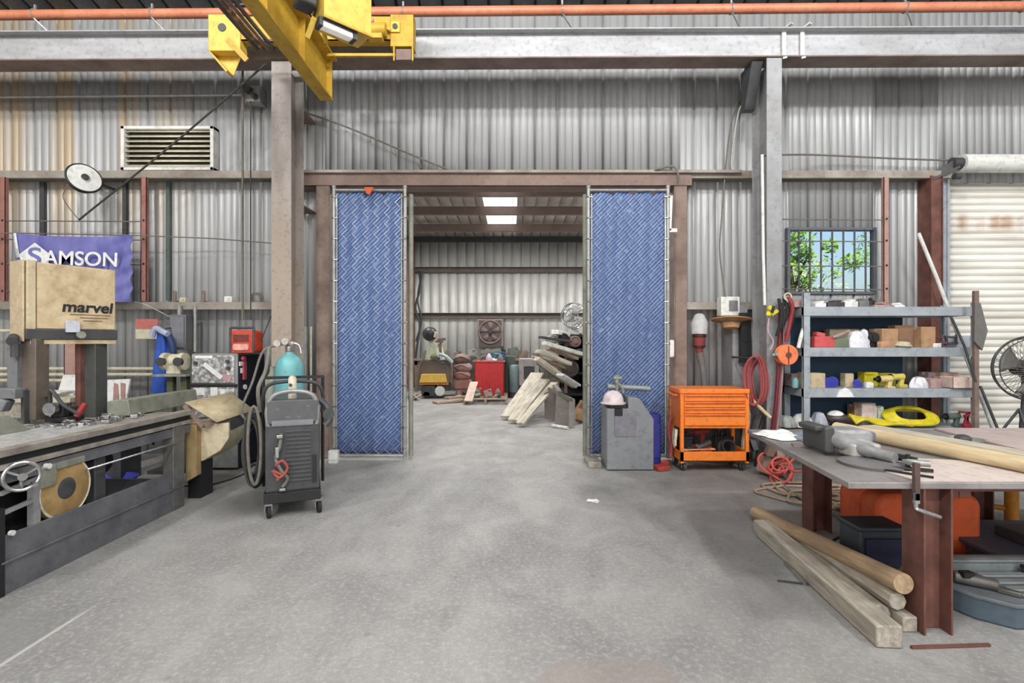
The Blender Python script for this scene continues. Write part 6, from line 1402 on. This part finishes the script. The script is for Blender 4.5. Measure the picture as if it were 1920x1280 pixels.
# ================================================================ the annex seen through the opening
def A(x, y, Y): return P(x, y, Y)
# wall fan
c = A(919, 622, 16.6)
t = thing('wall_fan', 'square framed brown exhaust fan on the far wall of the annex', 'fan', (c.x, 16.7, c.z - .45))
MB().bx(c.x - .42, c.x + .42, 16.72, 16.92, c.z - .52, c.z + .42).build('fan_frame', mat('fan_frame', (168, 150, 140), (130, 114, 106)), t, bev=.01)
MB().bx(c.x - .37, c.x + .37, 16.70, 16.72, c.z - .49, c.z + .38).build('fan_recess', mat('fan_recess', (96, 86, 82), (76, 68, 64)), t)
MB().ring((c.x, 16.68, c.z), (0, 1, 0), .37, .03, 36, 8).build('fan_ring', mat('fan_ring', (150, 128, 122)), t)
m = MB()
for k in range(5):
    a = k * 1.2566
    m.add([(c.x + math.cos(a + da) * r, 16.66 + .04 * (i % 2), c.z + math.sin(a + da) * r) for i, (da, r) in enumerate(((-.1, .06), (.5, .08), (.62, .34), (-.05, .34)))], [(0, 1, 2, 3)])
m.build('fan_blades', mat('fan_blade_brown', (142, 122, 118)), t, solid=.01)
MB().cyl((c.x, 16.6, c.z), (c.x, 16.7, c.z), .06, seg=16).build('fan_hub', dark, t)
# drum fan right
c = A(1077, 592, 11.8)
t = thing('drum_fan', 'silver round fan on a stand at the right of the opening in the annex', 'fan', (c.x, c.y, c.z - .4))
fx_ = V((-.5, -.85, .1)).normalized()
for (d, rr) in ((0, .3), (.12, .28), (.15, .15)): MB().ring(c + fx_ * d, fx_, rr, .012, 32, 6).build('cage_ring', chrome, t)
m = MB(); qf = V((0, 0, 1)).rotation_difference(fx_)
for k in range(20):
    a = k * .314; m.tube([c + qf @ V((.3 * r * math.cos(a), .3 * r * math.sin(a), .15 * (1 - r ** 3))) for r in (.1, .6, 1)], .005, 4)
m.build('cage_wires', chrome, t)
m = MB()
for k in range(3):
    a0 = k * 2.1
    m.grid(lambda u, v: c + qf @ V(((.05 + .2 * v) * math.cos(a0 + u * 1.3), (.05 + .2 * v) * math.sin(a0 + u * 1.3), .05 * u)), 4, 3)
m.build('fan_blades', white, t, solid=.008)
MB().tube([c - fx_ * .05, c + V((0, .05, -.3)), (c.x, c.y + .05, 1.66)], .03, 8).prism([(c.x - .12, 1.655), (c.x + .12, 1.655), (c.x + .05, c.z - .2), (c.x - .06, c.z - .18)], 'y', c.y, c.y + .1).build('fan_stand', white, t)
# left machine with yellow bar
t = thing('compressor_cart', 'brown machine cart with a yellow bar across its front at the left of the annex', 'machine', (-2.0, 13.8, 0))
a = A(786, 745, 13.5); b_ = A(846, 675, 13.5)
MB().rbox(a.x, b_.x, 13.5, 14.2, .38, 1.02, .12, 'y').build('machine_body', mat('machine_brown', (112, 100, 94), (84, 74, 68), .6, .1), t, bev=.02)
ya = A(788, 717, 13.4); yb = A(836, 701, 13.4)
MB().prism([(ya.x - .03, ya.z), (yb.x + .03, ya.z), (yb.x - .02, yb.z), (ya.x + .03, yb.z)], 'y', 13.38, 13.5).build('yellow_bar', mat('warm_yellow', (230, 190, 92), (200, 156, 60)), t, bev=.01)
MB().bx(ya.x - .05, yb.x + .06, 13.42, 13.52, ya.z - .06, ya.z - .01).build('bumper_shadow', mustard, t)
MB().bx(a.x + .06, a.x + .42, 13.45, 13.9, .06, .34).bx(a.x + .5, b_.x - .05, 13.5, 14.0, .2, .38).build('battery_tray', dark, t, bev=.02)
MB().cyl((a.x + .55, 13.45, .20), (a.x + .55, 13.55, .20), .13, seg=20).build('wheel', white, t)
MB().cyl((a.x + .2, 13.45, .09), (a.x + .2, 13.6, .09), .09, seg=18).build('wheel', rubber, t)
MB().tube([(a.x, 13.5, .4), (a.x - .03, 13.45, .75), (a.x + .12, 13.5, 1.08)], .02, 8).tube([(b_.x, 13.5, .4), (b_.x + .03, 13.45, .75), (b_.x - .05, 13.5, 1.08)], .02, 8).build('side_rail', dustbrown, t)
c = A(814, 672, 13.6)
t = thing('white_sack', 'pale greenish white sack on top of the brown machine', 'sack', (c.x, c.y, 1.02))
bag(c.x, 13.7, 1.02, .24, .2, .50, 31).build('sack_body', mat('pale_green_sack', (214, 216, 192), (184, 190, 160), .8), t)
MB().sph((c.x + .02, 13.45, 1.10), (.10, .06, .07)).build('green_patch', mat('moss', (120, 134, 88)), t)
c = A(806, 626, 13.6)
t = thing('black_helmet', 'black dark round helmet on top of the white sack', 'helmet', tuple(c))
MB().sph((c.x, 13.62, c.z), (.20, .2, .19), 20, 14).build('helmet_shell', mat('striped_black', (60, 64, 64), (24, 24, 26), .4, 0, 3, 1, stretch=(5, 1, 1)), t)
MB().box((c.x + .16, 13.5, c.z - .02), (.08, .12, .16), (0, .3, .3)).build('helmet_face', mat('pale_pink_face', (216, 190, 184)), t, bev=.02)
c = A(828, 636, 13.5); MB().box(c, (.22, .12, .07), (0, -.1, 0)).box(c + V((-.06, 0, -.06)), (.2, .1, .05)).box(c + V((-.04, .1, -.3)), (.06, .06, .5)).build('brown_bracket', dustbrown, label='brown bracket beside the black helmet on the sack', cat='bracket', bev=.01)
MB().tube(spline([A(824, 664, 13.4), A(836, 668, 13.35), A(848, 680, 13.35)], 6), .045, 10).build('pale_hose', mat('pale_blue_green', (176, 196, 194)), label='pale blue green hose slanting down the right of the sack', cat='hose')
MB().sph(A(822, 671, 13.35), (.05, .05, .05)).sph(A(830, 681, 13.33), (.04, .04, .04)).build('tap_valve', mat('slate_valve', (70, 90, 110)), label='slate blue valve at the foot of the pale hose', cat='valve')
# hanging dark hoses by the annex post
m = MB().tube(spline([A(786, 508, 16.78), A(788, 540, 16.6), A(779, 575, 16.6), A(787, 610, 16.6), A(780, 665, 16.6), A(780, 700, 16.6)], 8), .035, 8).tube(spline([A(792, 508, 16.78), A(783, 560, 16.6), A(790, 600, 16.6), A(780, 640, 16.6)], 8), .03, 8)
m.build('hanging_hose', dark, label='dark hoses hanging down beside the left post of the annex', cat='hoses')
q = random.Random(77)
def junk(cx, cy, z, w, d, h, n, mats, labs, cat='scrap'):
    for i in range(n):
        x, y = cx + q.uniform(-w, w), cy + q.uniform(-d, d); s = q.uniform(.5, 1) * h; k = i % 4
        m = MB()
        if k == 0: m.box((x, y, z + s * .4), (s * .9, s * .6, s * .8), (q.uniform(-.2, .2), q.uniform(-.2, .2), q.uniform(0, 3))).box((x + s * .2, y - s * .2, z + s * .85), (s * .4, s * .3, s * .2), (0, .2, q.uniform(0, 3)))
        elif k == 1: m.cyl((x - s * .4, y, z + s * .25), (x + s * .4, y + s * .2, z + s * .4), s * .22, seg=12).cyl((x - s * .45, y, z + s * .24), (x - s * .4, y, z + s * .25), s * .3, seg=12)
        elif k == 2: m.lathe([(s * .3, 0), (s * .32, s * .5), (s * .2, s * .7), (s * .1, s * .9)], (x, y, z), seg=14)
        else: m.bar((x - s * .5, y, z + s * .1), (x + s * .5, y - s * .1, z + s * .6), s * .25, s * .1).bar((x + s * .3, y, z + s * .05), (x - s * .2, y - s * .1, z + s * .5), s * .2, s * .1)
        m.build(labs[i][0], mats[i % len(mats)], label=labs[i][1], cat=cat, bev=.008)
junk(-2.55, 13.2, 0, .14, .3, .28, 4, [pinkbrown, dark, pinkox, cream], [('scrap_block', 'pinkish block low at the left edge of the annex opening'), ('scrap_motor', 'dark motor among the scrap left of the brown machine'), ('pink_bucket', 'pinkish bucket left of the brown machine on the floor'), ('scrap_bar', 'pale crossed bars lying left of the brown machine')])
# pinkish sack pile
for k in range(3):
    c = A(866, 672 + k * 15, 14.2)
    MB().sph((c.x + .04 * (k % 2), 14.2, c.z - .02), (.25, .2, .16), 16, 10).tube(spline([(c.x - .2, 14.05, c.z), (c.x, 14.0, c.z + .06), (c.x + .2, 14.05, c.z - .02)], 5), .02, 6).build('brick_sack', (dustbrown, pinkbrown, mat('dusty_rose', (182, 134, 124), (150, 104, 96)))[k], label=('topmost brown sack of the pile left of the red bin', 'middle pinkish sack of the pile left of the red bin', 'rose coloured sack third down left of the red bin')[k], cat='sack')
MB().rbox(A(853, 0, 14.2).x, A(884, 0, 14.2).x, 14.05, 14.5, .2, .44, .05, 'y').bx(A(855, 0, 14.2).x, A(882, 0, 14.2).x, 14.1, 14.4, 0, .2).build('rose_crate', mat('dusty_rose', (182, 134, 124), (150, 104, 96)), label='dusty rose crate under the sacks left of the red bin', cat='crate', bev=.01)
junk(-1.25, 13.6, 0, .28, .2, .3, 4, [dark, cream, dustbrown, midgrey], [('dark_casting', 'dark casting on the floor between brown machine and red bin'), ('pale_pipe', 'pale pipe piece on the floor left of the red bin'), ('brown_pot', 'brown pot on the floor left of the red bin'), ('grey_scrap', 'grey crossed scrap bars left of the red bin')])
# floor planks / low pile in front
for i, (x0_, x1_, yy, lab) in enumerate(((815, 868, 757, 'low board on the floor left of the pallet, nearest'), (838, 880, 750, 'low board on the floor left of the pallet, behind another'))):
    a, b_ = G(x0_, yy), G(x1_, yy - 4); piece('floor_board', lab, 'board', a + V((0, 0, .03 + .02 * i)), b_ + V((0, 0, .05)), M_PALW, f_sq(.25, .05), .005)
# red bin on a pallet
def pallet(x0_, x1_, y0_, y1_, lab):
    t = thing('pallet', lab, 'pallet', ((x0_ + x1_) / 2, y0_, 0))
    n = 6
    for k in range(n):
        yy = y0_ + (y1_ - y0_ - .1) * k / (n - 1); MB().bx(x0_, x1_, yy, yy + .10, .11, .135).build('deck_board', M_PALW, t, bev=.003)
    for k in range(3):
        xx = x0_ + (x1_ - x0_ - .05) * k / 2; MB().bx(xx, xx + .05, y0_, y1_, .02, .11).build('stringer', M_PALW, t)
    return t
pallet(A(869, 0, 12.2).x, A(951, 0, 12.2).x, 12.2, 13.7, 'weathered wooden pallet under the red bin in the annex')
t = thing('red_bin', 'bright red open bin full of scrap on the pallet in the annex', 'bin', (-.6, 13.1, .14))
a = A(890, 735, 12.95); b_ = A(945, 677, 12.95)
m = MB().bx(a.x, b_.x, 12.9, 12.93, .16, b_.z).bx(a.x, b_.x, 13.6, 13.63, .16, b_.z).bx(a.x, a.x + .03, 12.9, 13.63, .16, b_.z).bx(b_.x - .03, b_.x, 12.9, 13.63, .16, b_.z).bx(a.x, b_.x, 12.9, 13.63, .14, .17)
m.build('bin_body', redpaint, t, bev=.012)
MB().rbox(a.x - .02, b_.x + .02, 12.87, 13.66, b_.z - .02, b_.z + .01, .03).build('bin_rim', mat('faded_red_rim', (196, 96, 92)), t)
m = MB()
for k in range(3): m.bx(a.x + .18 + k * .2, a.x + .20 + k * .2, 12.885, 12.9, .22, b_.z - .06)
m.build('bin_ribs', redpaint, t)
junk(a.x + .38, 13.2, b_.z - .05, .30, .2, .34, 8, [mat('navy_scrap', (70, 96, 120)), white, mat('lilac', (206, 196, 220)), dark, mat('teal_scrap', (70, 120, 130)), white, midgrey, greengrey], [('blue_casing', 'blue grey casing on top of the red bin'), ('white_tube', 'white tube sticking out of the red bin'), ('lilac_pot', 'lilac white pot in the red bin'), ('dark_bars', 'dark crossed bars on top of the red bin'), ('teal_casing', 'teal casing at the top of the red bin'), ('pale_roller', 'pale roller lying in the red bin'), ('grey_pot', 'grey pot at the back of the red bin'), ('green_bars', 'green grey bars sticking from the red bin')])
junk(A(915, 0, 12.4).x, 12.5, .14, .34, .12, .24, 8, [mat('grey_pink_scrap', (150, 130, 126)), greengrey, dustbrown, midgrey, pinkbrown, mat('light_green', (140, 170, 140)), dark, cream], [('scrap_block', 'grey pink block on the pallet in front of the red bin'), ('scrap_motor', 'green grey motor on the pallet in front of the red bin'), ('scrap_pot', 'brown pot on the pallet in front of the red bin'), ('scrap_bars', 'grey bars lying on the front of the pallet'), ('brown_box', 'small pinkish brown box on the front of the pallet'), ('green_tube', 'light green tube on the front of the pallet'), ('dark_pot', 'small dark pot on the pallet before the red bin'), ('pale_bars', 'pale crossed bars on the pallet')])
piece('leaning_plank', 'pinkish board leaning on the left front of the red bin', 'plank', A(878, 752, 12.1) , A(889, 716, 12.75), mat('pink_board', (206, 184, 170), (176, 152, 138), .8), f_sq(.2, .03), .004)
# bench along the far wall with clutter
t = thing('rear_bench', 'long cluttered bench along the far wall of the annex', 'workbench', (-.5, 15.5, 0))
MB().bx(-3.0, 2.6, 15.2, 16.2, .92, .98).build('bench_top', mat('rear_top', (134, 122, 112), (104, 92, 84)), t, bev=.01)
for x in (-2.9, -1.2, .4, 2.4): MB().bx(x, x + .08, 15.25, 15.33, 0, .92).build('leg', brownsteel, t)
MB().bx(-3.0, 2.6, 15.25, 15.28, .80, .92).build('apron', brownsteel, t)
names = ['casting', 'motor', 'drum', 'bracket', 'gear_case', 'pump', 'can', 'frame_part', 'engine_part', 'roller', 'pot', 'steel_bars']
posn = [(-2.6, 'far left'), (-2.0, 'left'), (-1.6, 'left of the fan'), (-1.2, 'under the left of the fan'), (-.8, 'under the fan'), (-.4, 'under the right of the fan'), (0, 'right of the fan'), (.35, 'right of the middle'), (.7, 'behind the boards'), (1.1, 'behind the leaning boards'), (1.5, 'at the far right'), (1.9, 'at the right end')]
ms_ = [mat('grey_green_scrap', (118, 122, 116)), dustbrown, midgrey, mat('silver_scrap', (164, 164, 162)), pinkbrown, dark]
for i, (xx, wh) in enumerate(posn):
    junk(xx, 15.5, .98, .05, .1, .42, 1, [ms_[i % 6]], [(names[i], 'scrap %s on the rear bench of the annex, %s' % (names[i].replace('_', ' '), wh))])
t = thing('rear_machine', 'low dark green machine body behind the red bin', 'machine', (-.8, 14.6, 0))
MB().rbox(-1.3, .1, 14.4, 15.0, .3, 1.1, .1, 'y').cyl((-.9, 14.7, 1.1), (-.3, 14.7, 1.18), .14, seg=18).bx(-1.2, 0, 14.45, 14.95, 0, .3).build('machine_body', mat('machine_dark_green', (84, 88, 78), (62, 64, 58)), t, bev=.02)
# teal cylinder and grey crate
c = A(965, 725, 13.6)
t = thing('teal_drum', 'teal grey drum right of the red bin', 'drum', (c.x, 13.8, 0))
MB().lathe([(.14, .15), (.15, .17), (.15, .80), (.12, .86), (.05, .88)], (c.x + .0, 13.7, 0), seg=24).build('drum_body', mat('drum_teal', (124, 150, 152), (96, 122, 124)), t)
MB().lathe([(.17, 0), (.17, .15)], (c.x, 13.7, 0), seg=20).build('drum_base', dark, t)
MB().cyl((c.x - .22, 13.7, 0), (c.x - .22, 13.7, .95), .07, seg=16).cyl((c.x - .22, 13.7, .95), (c.x - .22, 13.7, 1.1), .03, seg=12).build('dark_cylinder', mat('bottle_green', (48, 72, 62)), label='slim dark green cylinder between red bin and teal drum', cat='gas cylinder')
c = A(992, 695, 13.4)
t = thing('grey_crate', 'pale grey cabinet with dark screen behind the leaning boards', 'cabinet', (c.x, 13.5, 0))
MB().bx(c.x - .26, c.x + .26, 13.4, 13.9, .35, 1.05).build('crate_body', mat('pale_cab', (176, 172, 166), (146, 142, 136)), t, bev=.015)
MB().bx(c.x - .14, c.x + .14, 13.38, 13.4, .52, .85).build('screen', dark, t)
MB().bx(c.x - .24, c.x + .24, 13.45, 13.85, 0, .35).build('crate_foot', M_PALW, t)
# leaning slatted boards
def board(lab, p, q_, w, th, mm): return piece('leaning_board', lab, 'board', p, q_, mm, f_sq(w, th), .004)
pale2 = mat('pale_board_paint', (206, 198, 180), (160, 148, 132), .7, 0, 3, .9, stretch=(6, 1.5, 6))
BB = [((952, 782, 9.7), (1008, 700, 11.0), .30, .05, 'widest pale board leaning toward the rack, leftmost'), ((962, 790, 9.3), (1022, 712, 10.4), .22, .05, 'pale board leaning toward the rack, second from the left'), ((975, 795, 8.95), (1040, 718, 9.95), .16, .05, 'pale board leaning in front, nearest the camera')]
for (a, b_, w, th, lab) in BB:
    p_, q2 = A(*a), A(*b_); p_.z = max(p_.z, .06); board(lab, p_, q2, w, th, pale2)
# rack with sheet stock on the right
t = thing('stock_rack', 'tall dark rack packed with sheet and bar stock at the right of the annex', 'rack', (1.5, 11.2, 0))
for (x, y) in ((1.12, 10.9), (1.62, 10.9), (1.12, 12.3), (1.62, 12.3)): MB().bx(x, x + .06, y, y + .06, 0, 1.7).build('post', brownsteel, t, bev=.004)
for z in (.35, .8, 1.2, 1.6): MB().bx(1.10, 1.70, 10.88, 12.36, z, z + .05).build('rack_shelf', black, t)
MB().bx(1.68, 1.70, 10.9, 12.3, 0, 1.6).bx(1.15, 1.68, 12.3, 12.32, 0, 1.6).build('rack_back', black, t)
stock = [((1014, 632), (1068, 640), 10.2, .04, dark, 'dark bent strip sticking out leftmost at the top of the rack'), ((1040, 622), (1064, 628), 10.6, .09, paper, 'white roll on the very top of the rack'), ((1020, 643), (1092, 664), 10.0, .07, white, 'white board sticking out high on the rack'), ((1028, 652), (1080, 672), 10.2, .06, M_PALW, 'brown plank below the white board on the rack'),
         ((1008, 658), (1068, 682), 9.9, .07, pale2, 'pale plank sticking out left at the middle of the rack'), ((1000, 668), (1058, 690), 10.3, .05, M_PALW, 'thin brown plank under the pale plank on the rack'), ((1006, 672), (1078, 724), 9.6, .08, pale2, 'long pale beam slanting down to the right from the rack'), ((1010, 680), (1058, 716), 10.4, .05, cable, 'grey channel slanting alongside the long pale beam'), ((1050, 702), (1082, 722), 9.0, .04, white, 'short white strip at the lower right of the rack')]
for i, (a, b_, Y, th, mm, lab) in enumerate(stock):
    piece('stock_board', lab, 'board', A(a[0], a[1], Y - .1), A(b_[0], b_[1], Y + .35), mm, f_sq(.16, th), .004)
for k, (px, py, r, mm, lab) in enumerate(((1036, 637, .10, galv, 'grey coil at the upper left of the rack'), (1056, 634, .11, black, 'dark bundle on the top shelf of the rack'), (1078, 640, .12, brownsteel, 'brown bundle on the top right of the rack'), (1068, 690, .18, mat('mesh_grey', (96, 88, 84)), 'grey brown roll of mesh in the middle of the rack'), (1086, 662, .10, dark, 'dark roll at the right edge of the rack'))):
    c = A(px, py, 10.7); MB().cyl((c.x, 10.6, c.z), (c.x, 11.4, c.z), r, seg=20).cyl((c.x, 10.57, c.z), (c.x, 10.6, c.z), r * .4, seg=14).ring((c.x, 10.6, c.z), (0, 1, 0), r * .8, r * .1, 20, 6).build('stock_roll', mm, label=lab, cat='roll')
# lower sheets leaning
for i, (pts, Y, mm, lab) in enumerate((([(1022, 795), (1020, 738), (1044, 722), (1052, 800)], 9.6, mat('sheet_grey', (128, 116, 110), (98, 88, 84)), 'dusty grey metal sheet leaning left of two'), ([(1040, 800), (1044, 733), (1072, 745), (1068, 806)], 9.0, mat('sheet_grey2', (150, 142, 136), (116, 108, 104)), 'grey metal sheet leaning in front at the right'), ([(1066, 806), (1068, 744), (1078, 748), (1079, 802)], 8.9, mat('sheet_light', (172, 166, 160), (130, 124, 118)), 'narrow pale metal frame standing at the lower right'))):
    vs = []
    for k, (x, y) in enumerate(pts):
        p_ = A(x, y, Y); vs.append((p_.x, p_.z))
    zmin = min(v[1] for v in vs); vs = [(x, max(.0, z - zmin if z < .1 else z)) for (x, z) in vs]
    MB().prism(vs, 'y', Y, Y + .05).build('metal_sheet', mm, label=lab, cat='metal sheet', bev=.004)
MB().bar(A(1028, 728, 9.1), A(1074, 750, 8.9), .05, .05).bar(A(1040, 722, 9.3), A(1050, 735, 9.0), .08, .03).build('top_bar', cable, label='grey bar lying over the top of the leaning metal sheets', cat='bar')
piece('floor_tube', 'white tube end on the floor before the leaning sheets', 'tube', (.70, 8.95, .03), (.95, 8.7, .03), white, f_log(.03, 1))
lump(MB(), (1.32, 9.6, .0), (.12, .3, .3), 6, 31).build('tan_scrap', cardboard, label='tan boxes at the right edge of the annex opening', cat='boxes')
# ================================================================ group phrases for the repeats
GR = {'brick_sack': 'sacks piled left of the red bin', 'cardboard_box': 'boxes on the steel shelf', 'conduit': 'conduits on the left wall', 'floor_board': 'boards on the annex floor',
      'floor_hose': 'hoses lying on the floor', 'gas_cylinder': 'gas cylinders', 'girt_fitting': 'small fittings on the left girt', 'hanging_hose': 'hanging hoses', 'leaning_board': 'pale boards leaning at the rack',
      'metal_sheet': 'metal sheets leaning at the rack', 'paper_stack': 'papers on the wall bench', 'plank': 'planks', 'pliers': 'hand tools on the steel table', 'power_tool': 'power tools on the steel shelf',
      'spool': 'blue spools on the third shelf', 'stock_board': 'boards sticking out of the rack', 'stock_roll': 'rolls in the rack', 'timber_post': 'timbers piled on the floor', 'wall_pipe': 'cream pipes low on the left wall',
      'white_tub': 'tubs on the steel shelf', 'window_edge_strip': 'dark strips on the left wall', 'window_grille': 'perforated post grilles', 'wrap_heap': 'plastic wrap on the bottom shelf', 'cord_reel': 'reels on the walls', 'wall_cable': 'cables strung along the wall'}
import re as _re
for o in list(bpy.data.objects):
    st = _re.sub(r'\.\d+$', '', o.name)
    if o.parent is None and 'category' in o and 'group' not in o and st in GR: o['group'] = GR[st]
